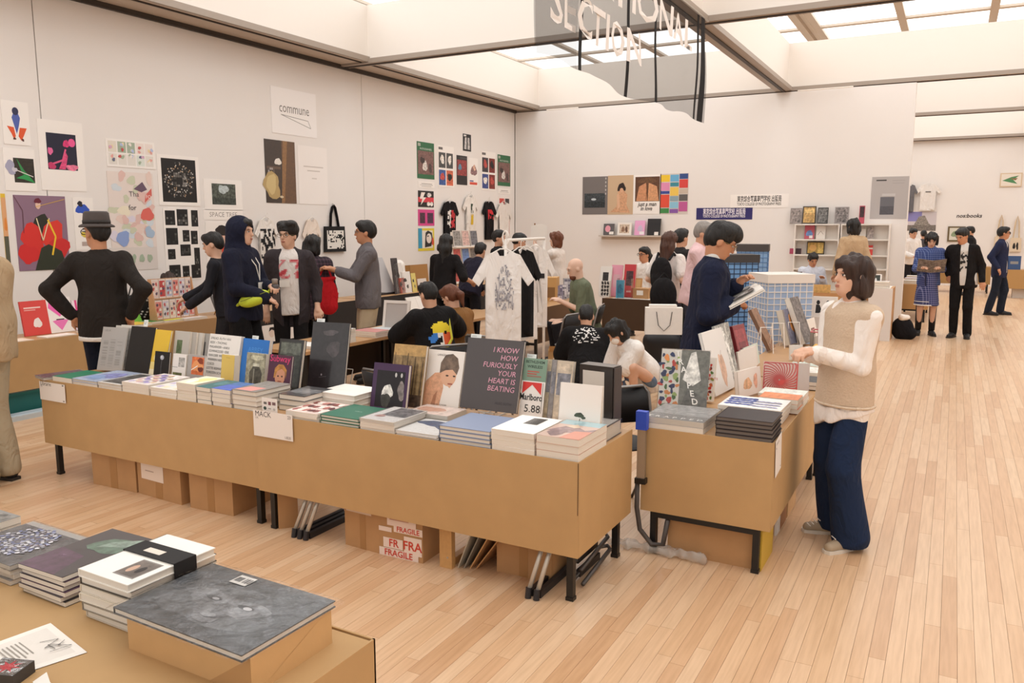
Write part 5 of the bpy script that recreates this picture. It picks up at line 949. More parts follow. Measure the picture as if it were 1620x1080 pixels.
# ---- by the bookshelves ---------------------------------------------------------------------------------------
x, y, z = at(1284, 399, 14.2); pz = z - .775
person('vendor in light blue shirt with dark hair, sitting before the white shelves', x, y, -5, 1.72, pelvis=(0, 0, pz), footL=(.14, -.42, 0), footR=(-.14, -.42, 0), skin='tan', style='short', hair='black', top=('shirt', '#d3d9e6'), fit=.03, v=.013, lean=8, hpitch=22, handL=(.12, -.3, .86), handR=(-.12, -.3, .86), bottom=('trousers', '#333'))
x, y, z = at(1352, 346, 13.7)
person('person with black bob in a beige coat browsing the white shelves', x, y, 175, z - .02, style='bob', hair='black', top=('coat', '#c3a684'), fit=.026, hem=-.25, build=.92, v=.013, hyaw=15, bottom=('trousers', '#2c2a2e'), feat=False)
# ---- far aisle -------------------------------------------------------------------------------------------------
T = person('woman in blue patterned dress and black stockings reading a magazine', -.33, 14.68, -22, 1.67, skin='fair', style='bob', hair='black', top=('dress_top', plaid_mat('blue_pattern', '#2c3f78', '#7d8cba', 30)), sleeve='three', fit=.02, v=.0115, handL=(.10, -.30, 1.12), handR=(-.12, -.28, 1.12), hpitch=26, bottom=('skirt', plaid_mat('blue_pattern_skirt', '#2b3566', '#8d8fb8', 30)), shoe='#171516')
for o in T.o.children:
    if o.name.startswith('body'): pass
m = MB(); [m.lathe([(r0, z0), (r1, z1), (r1 - .004, z1), (r0 - .004, z0)], 24, M=Matrix.Translation((T.P[0], T.P[1], 0))) for r0, z0, r1, z1 in ((.193, .50, .19, .515), (.189, .56, .187, .57))]; m.build('hem_trim', PAPER, T.o)
for q in (-1, 1):
    MB().cyl((q * .1, .02, .09), (q * .098, .0, .52), .047, .06, 12).build('stocking', mat('#161416', .7), T.o, smooth=True)
MB().tube([(T.P[0] + .165 * math.cos(a * math.pi / 12), T.P[1] + .125 * math.sin(a * math.pi / 12), 1.06) for a in range(24)], .016, 6, closed=True).tube([(-.05, -.14, 1.05), (-.06, -.17, .95), (-.05, -.16, .82)], .012, 5).build('belt', mat('#1d2448', .8), T.o)
mg = thing('magazine', 'open black-and-white magazine in the patterned dress woman\'s hands', 'magazine', world(T, (0, -.34, 1.14)), T.o.rotation_euler[2], rot=(math.radians(-50), 0, T.o.rotation_euler[2]))
for q in (-1, 1):
    mb = MB(); mb.add([(0, -.13, 0), (q * .2, -.13, .04), (q * .2, .13, .04), (0, .13, 0)], [(0, 1, 2, 3)], hexc('#e6e1da')); mb.add([(q * .02, -.1, .006), (q * .18, -.1, .038), (q * .18, .1, .038), (q * .02, .1, .006)], [(0, 1, 2, 3)], hexc('#3a3837~7')); mb.add([(0, -.13, -.006), (q * .2, -.13, .034), (q * .2, .13, .034), (0, .13, -.006)], [(3, 2, 1, 0)], hexc('#77706c~6')); mb.build('page', PRINT, mg, colors=True)
T = person('man in black jacket and black trousers looking at the magazine', .17, 14.6, -38, 1.74, skin='tan', style='short', hair='black', top=('t_shirt', '#dad6d2'), sleeve='none', fit=.006, v=.0115, hpitch=20, hyaw=-25, lean=6, handL=(.26, -.04, .92), handR=(-.22, .05, 1.0), bottom=('trousers', '#151314'), legw=(.09, .066, .055), shoe='#151314', side=-4)
Q = Field(); T.torso(Q, .034, -.16); T.sleeves(Q, .024, 'long'); Q.ell(T.P / T.s + V3(.0, -.22, .25), (.06, .2, .6), None, .02, 's'); skin_obj('jacket', (lambda g: (g[0] * T.s, g[1]))(Q.grow(.0115, .005, 22, 8)), fabric('#191617'), T.o)
nz = noise2(9, 8); decal(T, T.top, T.P + T.u * .25 * T.s, (0, -1, 0), .14, .3, 10, 18, lambda a, b: '#2b2928' if nz(a, b) > .2 else None)
T = person('man in navy blazer over white shirt, walking away from the pair', .83, 18.75, 48, 1.74, skin='tan', style='short', hair='black', top=('shirt', '#ece8e4'), sleeve='none', fit=.006, v=.0125, handL=(.27, -.02, .95), handR=(-.27, -.02, .95), bottom=('jeans', '#1f2634'), legw=(.092, .07, .06), shoe='#1a1a1d', hyaw=20, footL=(.12, -.08, 0), footR=(-.1, .1, 0))
glasses(T, '#1a1716', .004); Q = Field(); T.torso(Q, .03, -.2); T.sleeves(Q, .022, 'long'); Q.ell(T.P / T.s + V3(.0, -.22, .25), (.07, .2, .6), None, .02, 's'); skin_obj('blazer', (lambda g: (g[0] * T.s, g[1]))(Q.grow(.0125, .004, 22, 8)), fabric('#262c47'), T.o)
for lb, px, py, D, fc, c, st in (('person in white shirt at the far table, head bowed', 1444, 362, 19.5, 10, '#e9e3de', 'short'), ('dark-haired person behind the white shirt at the far table', 1462, 365, 21.5, 160, '#4a4648', 'short'), ('person in black hooded jacket looking at the far wall', 1537, 359, 20.5, -120, '#1f1e22', 'short')):
    x, y, z = at(px, py, D); person(lb, x, y, fc, z, style=st, hair='black', top=('jacket', c), fit=.03, v=.017, hpitch=14, bottom=('trousers', '#232226'), handL=(.15, -.28, 1.05), handR=(-.15, -.28, 1.05), feat=fc == 10)
# ---- edge of the frame: beige coat ---------------------------------------------------------------------------------
T = person('person in beige coat cut off by the left edge of the picture', -5.77, 2.98, -100, 1.80, skin='tan', style='short', hair='black', top=('coat', '#b59c7c'), fit=.06, hem=-.12, v=.0095, handL=(.16, -.22, 1.12), handR=(-.05, -.3, 1.1), poleL=(.7, .6, -.6), curl=60, bottom=('trousers', '#b3a78f'), legw=(.105, .085, .08), shoe='#1d1a19', feat=False, build=1.1)
MB().box(-.19, .02, .12, -.15, .18, .98).build('coat_tail', fabric('#2d2622'), T.o) if False else None
# ================================================================ posters and shirts on the walls
def poster(label, px, shapes, wall='L', bg='#f6f1ec', name='poster', cat='poster', gloss=False, group='posters on the walls', tilt=0.0, t=.004, off=0.0):
    """px = (left x, top y, right x, bottom y) of the sheet in the photograph (its left edge's top and right edge's bottom)"""
    x0, y0, x1, y1 = px
    if wall == 'L':
        a, b = PX(x0, y0, XL), PX(x1, y1, XL); w = b.y - a.y; M = Matrix.Rotation(math.pi / 2, 4, 'Z') @ Matrix.Rotation(math.pi / 2, 4, 'X'); loc = Vector((XL + off + .001, a.y, b.z)); 
    else:
        Y = YB if wall == 'B' else YF; a, b = PY(x0, y0, Y), PY(x1, y1, Y); w = b.x - a.x; M = Matrix.Rotation(math.pi / 2, 4, 'X'); loc = Vector((a.x, Y - off - .001, b.z))
    h = a.z - b.z; m = MB().box(0, 0, 0, w, h, t, hexc(bg)); draw(m, w, h, shapes, z=t, step=.0004)
    o = m.build(name, GLOSS if gloss else PRINT, colors=True); o.matrix_world = Matrix.Translation(loc) @ M @ Matrix.Rotation(tilt, 4, 'Z'); tag(o, label, cat, group); return o
fig = lambda c: [('e', .5, .8, .09, .08, c)]
poster('white print of a blue crouching figure with orange legs', (0, 157, 49, 231), [('p', [(.35, .62), (.42, .45), (.5, .25), (.6, .45), (.66, .62), (.6, .72), (.42, .72)], '#4f62b0'), ('e', .5, .77, .12, .09, '#2c2f52'), ('p', [(.15, .42), (.4, .4), (.45, .2), (.38, .12), (.3, .25)], '#e2592c'), ('p', [(.88, .4), (.62, .4), (.55, .2), (.65, .1), (.75, .22)], '#e2592c'), ('b', .4, .14, .05, .03, 3, '#5a3026'), ('b', .7, .12, .05, .03, 5, '#5a3026')])
poster('white print with a dark square of green blades and a pale bird', (3, 233, 59, 303), [('r', .3, .2, .95, .78, '#2f2a22~3'), ('p', [(.4, .78), (.62, .5), (.9, .25), (.55, .42)], '#2f8a4a'), ('p', [(.35, .3), (.7, .42), (.95, .2), (.6, .28)], '#2f9a52'), ('l', [(.35, .5), (.9, .35)], .008, '#e6e2dc'), ('b', .2, .55, .16, .16, 5, '#a9a8c0'), ('b', .32, .5, .08, .06, 7, '#c9c6cf')])
poster('white sheet with a black and hot pink night picture', (57, 187, 137, 303), [('r', .17, .3, .83, .82, '#191a33'), ('e', .73, .7, .08, .06, '#ef5a98'), ('b', .6, .68, .06, .06, 3, '#d93a78~3'), ('b', .24, .56, .05, .06, 4, '#e86aa0'), ('p', [(.4, .31), (.55, .31), (.62, .5), (.56, .58), (.48, .42)], '#d84a7c~3'), ('l', [(.2, .36), (.5, .44), (.58, .6)], .02, '#e25a88'), ('b', .7, .34, .12, .05, 8, '#e87a9c~3'), ('b', .25, .35, .08, .05, 9, '#c93a6c')])
poster('yellow and dark illustration cut by the left edge', (0, 306, 18, 428), [('r', 0, .45, 1, .95, '#e0a878'), ('r', 0, .12, 1, .45, '#5a5a4a'), ('b', .6, .6, .3, .1, 3, '#e08a3a'), ('r', 0, .0, 1, .12, '#3b2c2a')], bg='#e6c23a')
poster('mauve poster of a reclining figure among red petals', (20, 308, 111, 425), [('r', .0, .0, 1, 1, '#8d6f84'), ('b', .5, .55, .18, .22, 3, '#2a2a22'), ('b', .3, .42, .22, .2, 5, '#d8322c'), ('b', .7, .45, .24, .2, 6, '#dd3a2e'), ('b', .2, .22, .18, .14, 7, '#d42c2c'), ('b', .82, .3, .18, .15, 8, '#cf2c2c'), ('p', [(.3, 0), (.45, .3), (.6, .35), (.85, .25), (.95, 0)], '#2d3324'), ('l', [(.4, .7), (.5, .4), (.65, .7)], .012, '#e8d8b0'), ('l', [(.62, .68), (.75, .45), (.66, .2)], .02, '#f0c832'), ('e', .45, .88, .05, .06, '#e3c0b0'), ('b', .45, .93, .06, .04, 3, '#6a1f33'), ('l', [(0, .99), (.15, .8), (.14, .5)], .006, '#5a2f3a'), ('l', [(.4, .85), (.98, .96)], .006, '#d9b04a')], bg='#8d6f84')
poster('white sheet with a blue rounded figure behind the hat', (114, 312, 152, 395), [('b', .45, .78, .3, .1, 3, '#2f55c0'), ('b', .35, .88, .14, .05, 5, '#2a2430'), ('b', .5, .3, .2, .06, 7, '#d8c04a'), ('r', .3, .08, .7, .16, '#b8a8a0')])
rnd = random.Random(5); pas = ['#e5a8a0', '#b9c6e6', '#efdcae', '#a8b8a0', '#d8b0c8', '#c95a58', '#6a6a88', '#f0e9e2']
poster('large pale sheet of many small pastel doodles', (166, 218, 246, 268), [('n', .03, .05, .97, .95, 5, 2, ['#e6e0d8', '#dfe6de', '#efe3dc', '#e6ded0', '#a9b8a4'], 4, 1)] + [('b', .1 + .2 * (i % 5) + rnd.uniform(-.04, .04), .3 + .45 * (i // 5 % 2) + rnd.uniform(-.15, .15), .03, .06, i, rnd.choice(pas)) for i in range(30)])
poster('pastel collage poster with a red heart and lettering', (168, 270, 248, 390), [('b', rnd.uniform(.08, .92), rnd.uniform(.05, .95), rnd.uniform(.06, .14), rnd.uniform(.04, .09), i, rnd.choice(['#e9d2c8', '#dfd8e6', '#efe6cf', '#d6dfe6', '#e2c0b8', '#cfd2b8'])) for i in range(34)] + [('p', [(.55, .78), (.75, .88), (.85, .78), (.72, .74)], '#6a5468'), ('t', 'Tha', .55, .68, .09, '#6a6468'), ('t', 'for', .5, .5, .09, '#4a4448'), ('p', [(.78, .6), (.95, .7), (.95, .8), (.8, .7)], '#d86a60'), ('t', 'FO', .87, .66, .06, '#f3e6e0'), ('b', .82, .44, .13, .1, 3, '#dd6a60'), ('b', .25, .12, .16, .09, 6, '#8fa6d8'), ('b', .85, .2, .1, .08, 9, '#a9c0d8')], bg='#e9ddd6')
poster('pale strip of sketches under the pastel collage', (172, 392, 250, 425), [('b', .15 + .17 * i, .5, .05, .2, i, rnd.choice(pas[:5])) for i in range(5)], bg='#ded6d0')
poster('white sheet with a black square of glittering circuit dots', (247, 243, 317, 326), [('r', .09, .07, .92, .93, '#100f10')] + [('r', .5 + q * .37 * math.cos(a) - .012, .5 + q * .36 * math.sin(a) - .012, .5 + q * .37 * math.cos(a) + .012, .5 + q * .36 * math.sin(a) + .012, rnd.choice(['#8a8682', '#d6d2cc', '#5a5652', '#b89a7a'])) for a, q in [(rnd.uniform(0, 6.28), rnd.uniform(.35, 1) ** .8) for _ in range(150)]] + [('n', .36, .38, .66, .66, 6, 6, ['#6a6662', '#8d8984', '#3a3836'], 5, .8), ('r', .42, .42, .58, .56, '#171516')])
for i, (y, h, cells) in enumerate(((329, 112, [(.05, .77, .33, .97), (.38, .76, .7, .99), (.8, .75, 1, .98), (.05, .5, .38, .73), (.52, .54, .72, .7), (.76, .5, .96, .69), (.07, .3, .28, .44), (.43, .34, .73, .5), (.83, .2, 1, .45), (.08, .02, .4, .22), (.46, .02, .66, .2), (.72, .02, 1, .21)]),)):
    poster('white sheet with a grid of small black pictures', (257, 329, 318, 441), [('r', *c, '#0f0e10') for c in cells] + [('n', c[0] + .03, c[1] + .02, c[2] - .03, c[1] + (c[3] - c[1]) * .7, 4, 4, ['#4a4a48', '#77746f', '#2a2a2a'], k, .45) for k, c in enumerate(cells)])
poster('white sheet with a photograph of trees and mist', (321, 282, 384, 333), [('r', .2, .18, .82, .86, '#4a5048~8'), ('b', .5, .68, .12, .16, 4, '#b9c4c6~3'), ('r', .2, .18, .82, .4, '#39403a~7')])
poster('white caption strip with thin outlined lettering', (321, 331, 384, 348), [('t', 'SPACE TREE', .5, .3, .09, '#9a948e')])
poster('white poster of a red-hooded portrait', (324, 350, 382, 442), [('b', .5, .72, .25, .2, 3, '#d8452f'), ('e', .58, .7, .12, .12, '#e3b8a4'), ('b', .48, .85, .2, .08, 5, '#1d1516'), ('b', .45, .4, .22, .2, 6, '#d94a32'), ('b', .4, .2, .1, .12, 8, '#dd5a3a'), ('t', 'SACHI', .6, .05, .07, '#b5aea8')])
poster('white cloth banner with the word commune in outline', (427, 135, 501, 219), [('t', 'commune', .5, .48, .2, '#7a7470', 'c', .62), ('l', [(.2, .42), (.8, .36), (.86, .2), (.2, .42)], .008, '#8a8480')], bg='#f6f2f0', name='banner', cat='banner', t=.006)
poster('photograph of a dim amber interior with a glowing lamp', (417, 219, 469, 322), [('r', 0, 0, .55, 1, '#2e1d12~3'), ('r', .55, 0, 1, 1, '#5f3f22~2'), ('p', [(.6, 1), (.75, 1), (.6, 0), (.5, 0)], '#8a6236~2'), ('b', .42, .66, .1, .06, 3, '#e8e2da'), ('b', .2, .28, .28, .2, 5, '#b59a62'), ('b', .18, .3, .18, .14, 6, '#cdb67e'), ('r', .05, .54, .5, .58, '#5a4230'), ('n', .08, .48, .3, .56, 4, 2, ['#a8a09a', '#5a4a40'], 3, .6), ('e', .5, .1, .06, .02, '#d9c9a8')], bg='#2e1d12', gloss=True)
poster('blank white poster with faint centred lines', (470, 229, 519, 324), [('r', .18, .64, .86, .66, '#cfc6c0'), ('r', .3, .57, .74, .59, '#cfc6c0'), ('r', .45, .44, .62, .46, '#d6cec8')], bg='#f4eeea')
# right end of the left wall -----------------------------------------------------------------
GR = '#2f6a45'
def greenp(label, px): poster(label, px, [('r', 0, .0, 1, 1, GR), ('r', .04, .12, .96, .76, '#7a5a55~4'), ('b', .45, .35, .12, .16, 3, '#d6cfc8~5'), ('b', .75, .3, .1, .12, 5, '#4a3a38~5'), ('b', .3, .5, .12, .1, 7, '#3a2c2a~4'), ('t', 'BB', .13, .88, .08, '#efe9e2'), ('t', 'PHOTOGRAPHERS', .5, .79, .05, '#d8e2d8', 'c', .38)], bg=GR)
greenp('green-bordered band poster, larger left one', (659, 223, 687, 284)); greenp('green-bordered band poster near the wall corner', (787, 244, 807, 295))
poster('white caption sheet under the left green poster', (661, 286, 687, 298), [('r', .2, .6, .85, .68, '#8a8480'), ('r', .1, .4, .9, .46, '#a9a39e'), ('r', .2, .2, .8, .26, '#a9a39e')])
poster('white caption sheet under the corner green poster', (788, 297, 807, 307), [('r', .2, .5, .8, .6, '#8a8480'), ('r', .15, .25, .85, .32, '#a9a39e')])
def four(label, px, pal, sd): poster(label, px, [('n', .03, .02, .97, .86, 2, 2, pal, sd, 1), ('r', .05, .9, .3, .96, '#6a6462')] + [('b', .27 + .46 * (i % 2), .2 + .42 * (i // 2) + .05, .12, .1, sd + i, rnd.choice(['#e6e0d8~5', '#1d1a1a~4', '#b84a42~4', '#3a5aa8~3'])) for i in range(4)])
four('white sheet of four colour covers right of the green poster', (692, 229, 718, 297), ['#c9674a~5', '#3a5a9a~5', '#8f8450~5', '#4a4a4a~6'], 3)
four('white sheet of four dark and yellow covers', (761, 238, 784, 302), ['#3a3236~5', '#7a2a22~5', '#5a3a28~5', '#3a4a88~5'], 8)
poster('dark red and black gig poster', (722, 245, 739, 293), [('r', .05, .32, .95, .85, '#8f3a3a~6'), ('r', .05, .04, .95, .3, '#262224'), ('r', .3, .88, .95, .96, '#4a4446'), ('b', .3, .6, .14, .12, 3, '#5a86a0~4')], bg='#2b2728')
poster('white poster with a blurred orange and blue portrait', (741, 249, 756, 295), [('b', .55, .55, .3, .2, 3, '#8a6a6a~6'), ('b', .6, .66, .14, .1, 5, '#d9b09a~3'), ('r', .1, .05, .9, .14, '#d8503a'), ('r', .1, .16, .5, .2, '#3a4a8a')])
poster('small black photo strip of two pale figures high on the wall', (732, 211, 745, 240), [('p', [(.15, .1), (.25, .8), (.45, .8), (.42, .1)], '#c9c6c4~5'), ('p', [(.55, .1), (.58, .8), (.8, .8), (.85, .1)], '#b9b6b4~5'), ('r', .1, .85, .4, .95, '#e6e2de')], bg='#1d1b1e')
poster('red and black lightning poster', (661, 301, 686, 328), [('r', 0, .3, 1, .6, '#d83a48'), ('p', [(.2, .9), (.45, .9), (.32, .6), (.5, .6), (.15, .1), (.26, .5), (.1, .5)], '#f3e9e2'), ('e', .7, .75, .14, .14, '#d9d4d0~5'), ('e', .65, .2, .1, .14, '#e6e0da~4'), ('e', .85, .2, .1, .14, '#e6e0da~4')], bg='#1d1a1b')
poster('pink poster with two dark photographs', (661, 331, 687, 357), [('r', .1, .15, .42, .8, '#4a2a3a~5'), ('r', .56, .15, .92, .8, '#4a2a44~5')], bg='#d8488c')
poster('yellow and blue comic portrait poster', (661, 361, 687, 396), [('r', 0, .12, .24, 1, '#3a9ac0'), ('r', .24, .12, .9, .9, '#efe6d8'), ('p', [(.4, .15), (.45, .8), (.6, .9), (.85, .8), (.9, .5), (.8, .2)], '#1f1a1c~2'), ('e', .66, .55, .16, .22, '#f0e2d6'), ('b', .9, .4, .06, .2, 3, '#d9502f'), ('b', .6, .65, .05, .03, 2, '#1d1a1b')], bg='#e6cf3a')
poster('red and white music poster half behind a shirt', (788, 311, 806, 335), [('r', .1, .2, .55, .9, '#c94a40~4'), ('r', .6, .2, .95, .9, '#3a3436~5')], bg='#efe6e0')
poster('red leaflet low beside the corner', (796, 346, 806, 372), [('r', .05, .1, .95, .9, '#c83a32~4')], bg='#e6d8d0')
# garments -----------------------------------------------------------------------------------------
def tee_mesh(w, h, d, fold=.012, sl=.2, drop=.3, long_=False):
    """front and back of a hanging T-shirt, rippled, in the local xz plane facing -y"""
    n = 22; out = []
    o = [(-.10, 1.0), (-.27, .965), (-.5, .70), (-.40, .63), (-.285, .74), (-.285, .0), (.285, .0), (.285, .74), (.40, .63), (.5, .70), (.27, .965), (.10, 1.0), (.06, .95), (-.06, .95)]
    if long_: o = [(-.10, 1.0), (-.27, .965), (-.42, .30), (-.33, .28), (-.275, .68), (-.285, .0), (.285, .0), (.275, .68), (.33, .28), (.42, .30), (.27, .965), (.10, 1.0), (.06, .95), (-.06, .95)]
    return [(x * w, z * h) for x, z in o]
def tee(label, base, w, h, rz, col, motif=None, hang='hook', group='T-shirts hung on show', long_=False, seed=1, lie=.03, name='t_shirt'):
    t = thing(name, label, 't-shirt', base, rz, group)
    out = tee_mesh(w, h, .03, long_=long_); r = random.Random(seed); ph = [r.uniform(0, 6) for _ in range(4)]
    import mathutils.geometry as geo
    m = MB(); nx, nz = 26, 26; P = {}
    def inside(x, z):
        c = False; j = len(out) - 1
        for i in range(len(out)):
            if (out[i][1] > z) != (out[j][1] > z) and x < (out[j][0] - out[i][0]) * (z - out[i][1]) / (out[j][1] - out[i][1]) + out[i][0]: c = not c
            j = i
        return c
    wav = lambda x, z: .012 * math.sin(x / w * 16 + ph[0] + z * 2) * (1.15 - z / h) + .008 * math.sin(x / w * 29 + ph[1]) * (1 - z / h) + .01 * math.sin(z * 6 + ph[2])
    tris = geo.delaunay_2d_cdt([Vector(q) for q in out] + [Vector((w * (i / nx - .5), h * k / nz)) for i in range(1, nx) for k in range(1, nz) if inside(w * (i / nx - .5), h * k / nz)], [(i, (i + 1) % len(out)) for i in range(len(out))], [list(range(len(out)))], 1, 1e-5)
    vs2, fs = tris[0], [f for f in tris[2] if len(f) == 3]
    th = lambda x, z: lie * math.cos(min(1, abs(x) / (w * .5)) * math.pi / 2) ** .5
    fr = [(v.x, -th(v.x, v.y) * .5 + wav(v.x, v.y), v.y) for v in vs2]; bk = [(v.x, th(v.x, v.y) * .5 + wav(v.x, v.y) + .004, v.y) for v in vs2]; k = len(fr)
    fs2 = [tuple(f) for f in fs]
    flip = [f for f in fs2]
    m.add(fr + bk, [f for f in flip] + [tuple(i + k for i in reversed(f)) for f in flip])
    m.build('cloth', fabric(col), t, smooth=True)
    if motif:
        bx0, bx1, bz0, bz1, fn, nxx, nzz = motif; q = MB(); cell = lambda i, j: (w * (bx0 + (bx1 - bx0) * i / nxx), h * (bz0 + (bz1 - bz0) * j / nzz))
        for i in range(nxx):
            for j in range(nzz):
                c = fn((i + .5) / nxx, (j + .5) / nzz)
                if c: q.add([(x, -th(x, z) * .5 + wav(x, z) - .006, z) for x, z in (cell(i, j), cell(i + 1, j), cell(i + 1, j + 1), cell(i, j + 1))], [(0, 1, 2, 3)], hexc(c))
        if q.f: q.build('print', CLOTHPRINT, t, colors=True)['kind'] = 'stuff'
    # hanger
    hm = MB().tube([(-.26 * w, 0, .95 * h), (-.05 * w, 0, h * 1.0 + .02), (.05 * w, 0, h * 1.0 + .02), (.26 * w, 0, .95 * h)], .006, 6).tube([(0, 0, h + .02), (0, 0, h + .06), (.018, 0, h + .085), (.03, 0, h + .065)], .003, 6)
    hm.build('hanger', WHITEP, t); return t
RL = math.pi / 2
def wall_tee(label, px, col, motif, seed=1, wall='L'):
    x0, y0, x1, y1 = px; a, b = PX(x0, y0, XL), PX(x1, y1, XL); h = PX((x0 + x1) / 2, y0, XL).z - PX((x0 + x1) / 2, y1, XL).z
    w = abs(b.y - a.y); return tee(label, (XL + .04, (a.y + b.y) / 2, PX((x0 + x1) / 2, y1, XL).z), w, h, RL, col, motif, seed=seed)
n1, n2, n3 = noise2(21, 7), noise2(33, 8), noise2(41, 7)
wall_tee('black T-shirt with red and white block print on the left wall', (693, 318, 724, 383), '#1a1718', (-.16, .22, .35, .78, lambda a, b: ('#c23a40' if a > .45 else '#e9e4de') if n1(a, b) > -.3 else None, 10, 16), 2)
wall_tee('white T-shirt with yellow and green figure on the left wall', (729, 309, 755, 375), '#ece6df', (-.08, .12, .3, .8, lambda a, b: ('#d8b43a' if b < .5 else '#3a4a38') if abs(a - .5) < .3 and n2(a, b) > -.4 else None, 8, 16), 3)
wall_tee('black T-shirt with red lettering on the left wall', (760, 318, 783, 379), '#1a1718', (-.16, .2, .52, .78, lambda a, b: '#d2333c' if n3(a, b) > -.2 else None, 10, 10), 4)
wall_tee('white T-shirt hanging in front of the red music poster', (781, 320, 808, 392), '#ece6e0', None, 5)
wall_tee('white T-shirt with a black splash print beside the hooded man', (398, 346, 440, 425), '#ece6df', (-.28, .28, .1, .8, lambda a, b: '#1b191a' if n1(a * 1.3, b * 1.3) > .0 else None, 18, 18), 6)
wall_tee('plain cream T-shirt behind the man in round glasses', (475, 346, 508, 430), '#eee0d3', None, 7)
tb = thing('tote_bag', 'black tote bag with white comic print hanging on the wall', 'bag', (XL + .03, (PX(511, 395, XL).y + PX(544, 395, XL).y) / 2, PX(527, 398, XL).z), RL)
bw = PX(544, 395, XL).y - PX(511, 395, XL).y; bh = PX(527, 358, XL).z - PX(527, 398, XL).z; m = MB(); m.prism([(-bw / 2, 0), (bw / 2, 0), (bw / 2 * .92, bh), (-bw / 2 * .92, bh)], -.02, .02, hexc('#161415'), M=Matrix.Rotation(math.pi / 2, 4, 'X')); n4 = noise2(77, 9)
for i in range(16):
    for j in range(14):
        if abs(n4(i / 16, j / 14)) > .22: x, z = bw * .8 * (i / 16 - .5), bh * (.12 + .72 * j / 14); m.add([(x, -.0215, z), (x + bw * .05, -.0215, z), (x + bw * .05, -.0215, z + bh * .0515), (x, -.0215, z + bh * .0515)], [(0, 1, 2, 3)], hexc('#e6e1da'))
m.build('bag_body', CLOTHPRINT, tb, colors=True)
for y in (-.012, .012): MB().tube([(-.09, y, bh), (-.07, y, bh + .2), (-.03, y, bh + .31), (.0, y, bh + .33), (.03, y, bh + .3), (.07, y, bh + .15), (.1, y, bh)], .014, 6).build('handle', fabric('#1a1718'), tb)
MB().tube([(0, .03, bh + .36), (0, -.02, bh + .345)], .006).build('hook', STEEL, tb)
# back wall -----------------------------------------------------------------------------------------------
poster('grey poster with a dark lake photograph', (922, 280, 961, 339), [('r', .08, .18, .9, .56, '#3a4044~7'), ('r', .08, .18, .9, .34, '#2a3034~6'), ('e', .45, .4, .1, .03, '#c9d2d6')] + [('r', .9, .92 - .1 * i, .94, .97 - .1 * i, '#c9c4c0') for i in range(5)], 'B', bg='#77716f')
poster('tan poster of a crouching long-haired woman', (962, 278, 1001, 339), [('b', .55, .68, .14, .14, 3, '#2a1a16'), ('p', [(.42, .6), (.36, .2), (.1, .06), (.9, .04), (.75, .25), (.78, .5), (.64, .62)], '#d0a07c~2'), ('e', .55, .62, .07, .06, '#dcae8c'), ('p', [(.36, .5), (.45, .55), (.5, .2), (.4, .12)], '#dfb594')], 'B', bg='#cdb191')
poster('white-bordered poster of a face covered by hands with slanted caption', (1003, 277, 1045, 338), [('r', .06, .32, .95, .95, '#5a3a26~3'), ('p', [(.1, .33), (.2, .7), (.45, .8), (.5, .33)], '#c98f68~2'), ('p', [(.52, .33), (.55, .8), (.85, .7), (.92, .33)], '#d0996f~2'), ('b', .5, .85, .3, .08, 3, '#6a4a30~3'), ('l', [(.45, .35), (.5, .8)], .01, '#8a5a3c'), ('t', 'just a man', .5, .2, .12, '#2a2624', 'c', .4, True, .2), ('t', 'in love', .48, .09, .12, '#2a2624', 'c', .25, True, .2)], 'B')
poster('sheet of many coloured rectangles in three columns', (1045, 275, 1088, 338), [('r', .03, .8, .34, .97, '#f0c832'), ('r', .36, .8, .66, .97, '#6ab0d8'), ('r', .68, .86, .98, .99, '#2f4a88'), ('r', .03, .58, .34, .78, '#e290b8'), ('r', .36, .68, .66, .78, '#3a8a9a'), ('r', .68, .64, .98, .85, '#d8453f'), ('r', .36, .45, .66, .66, '#efc85a'), ('r', .68, .5, .98, .62, '#c9b8a8'), ('r', .03, .5, .34, .57, '#3a4a98'), ('r', .03, .16, .34, .48, '#e0503a'), ('r', .36, .32, .66, .44, '#8fa6b0'), ('r', .68, .32, .98, .48, '#5f5a58'), ('r', .36, .14, .66, .3, '#8fc6e0'), ('r', .68, .06, .98, .3, '#c05a98'), ('r', .03, .02, .34, .14, '#3f8a4a'), ('r', .36, .02, .66, .12, '#8a5aa8')], 'B', bg='#d9cfc8')
JP = '\u6771\u4eac\u7d9c\u5408\u5199\u771f\u5c02\u9580\u5b66\u6821 \u51fa\u7248\u5c40'
def jp(c): return [('t', JP, .5, .48, .13, c, 'c', .84, True), ('t', 'TOKYO COLLEGE OF PHOTOGRAPHY PRESS', .5, .18, .075, c, 'c', .84, True)]
poster('navy sign with white Japanese and English lettering', (1102, 329, 1190, 347), jp('#efeaf2'), 'B', bg='#2a2468', name='sign', cat='sign')
poster('white sign with black Japanese and English lettering', (1156, 308, 1247, 328), jp('#3a3634'), 'B', name='sign', cat='sign')
poster('large grey poster with a dark square and small heading', (1380, 280, 1434, 346), [('r', .26, .1, .64, .52, '#55545a~1'), ('r', .26, .3, .64, .52, '#6a6a70'), ('r', .12, .9, .4, .93, '#3a3836'), ('r', .56, .9, .9, .91, '#a39e9c'), ('r', .56, .84, .88, .85, '#a39e9c'), ('r', .12, .8, .35, .81, '#b3aeab'), ('r', .3, .54, .66, .6, '#c9c5c3')], 'B', bg='#b7b1af')
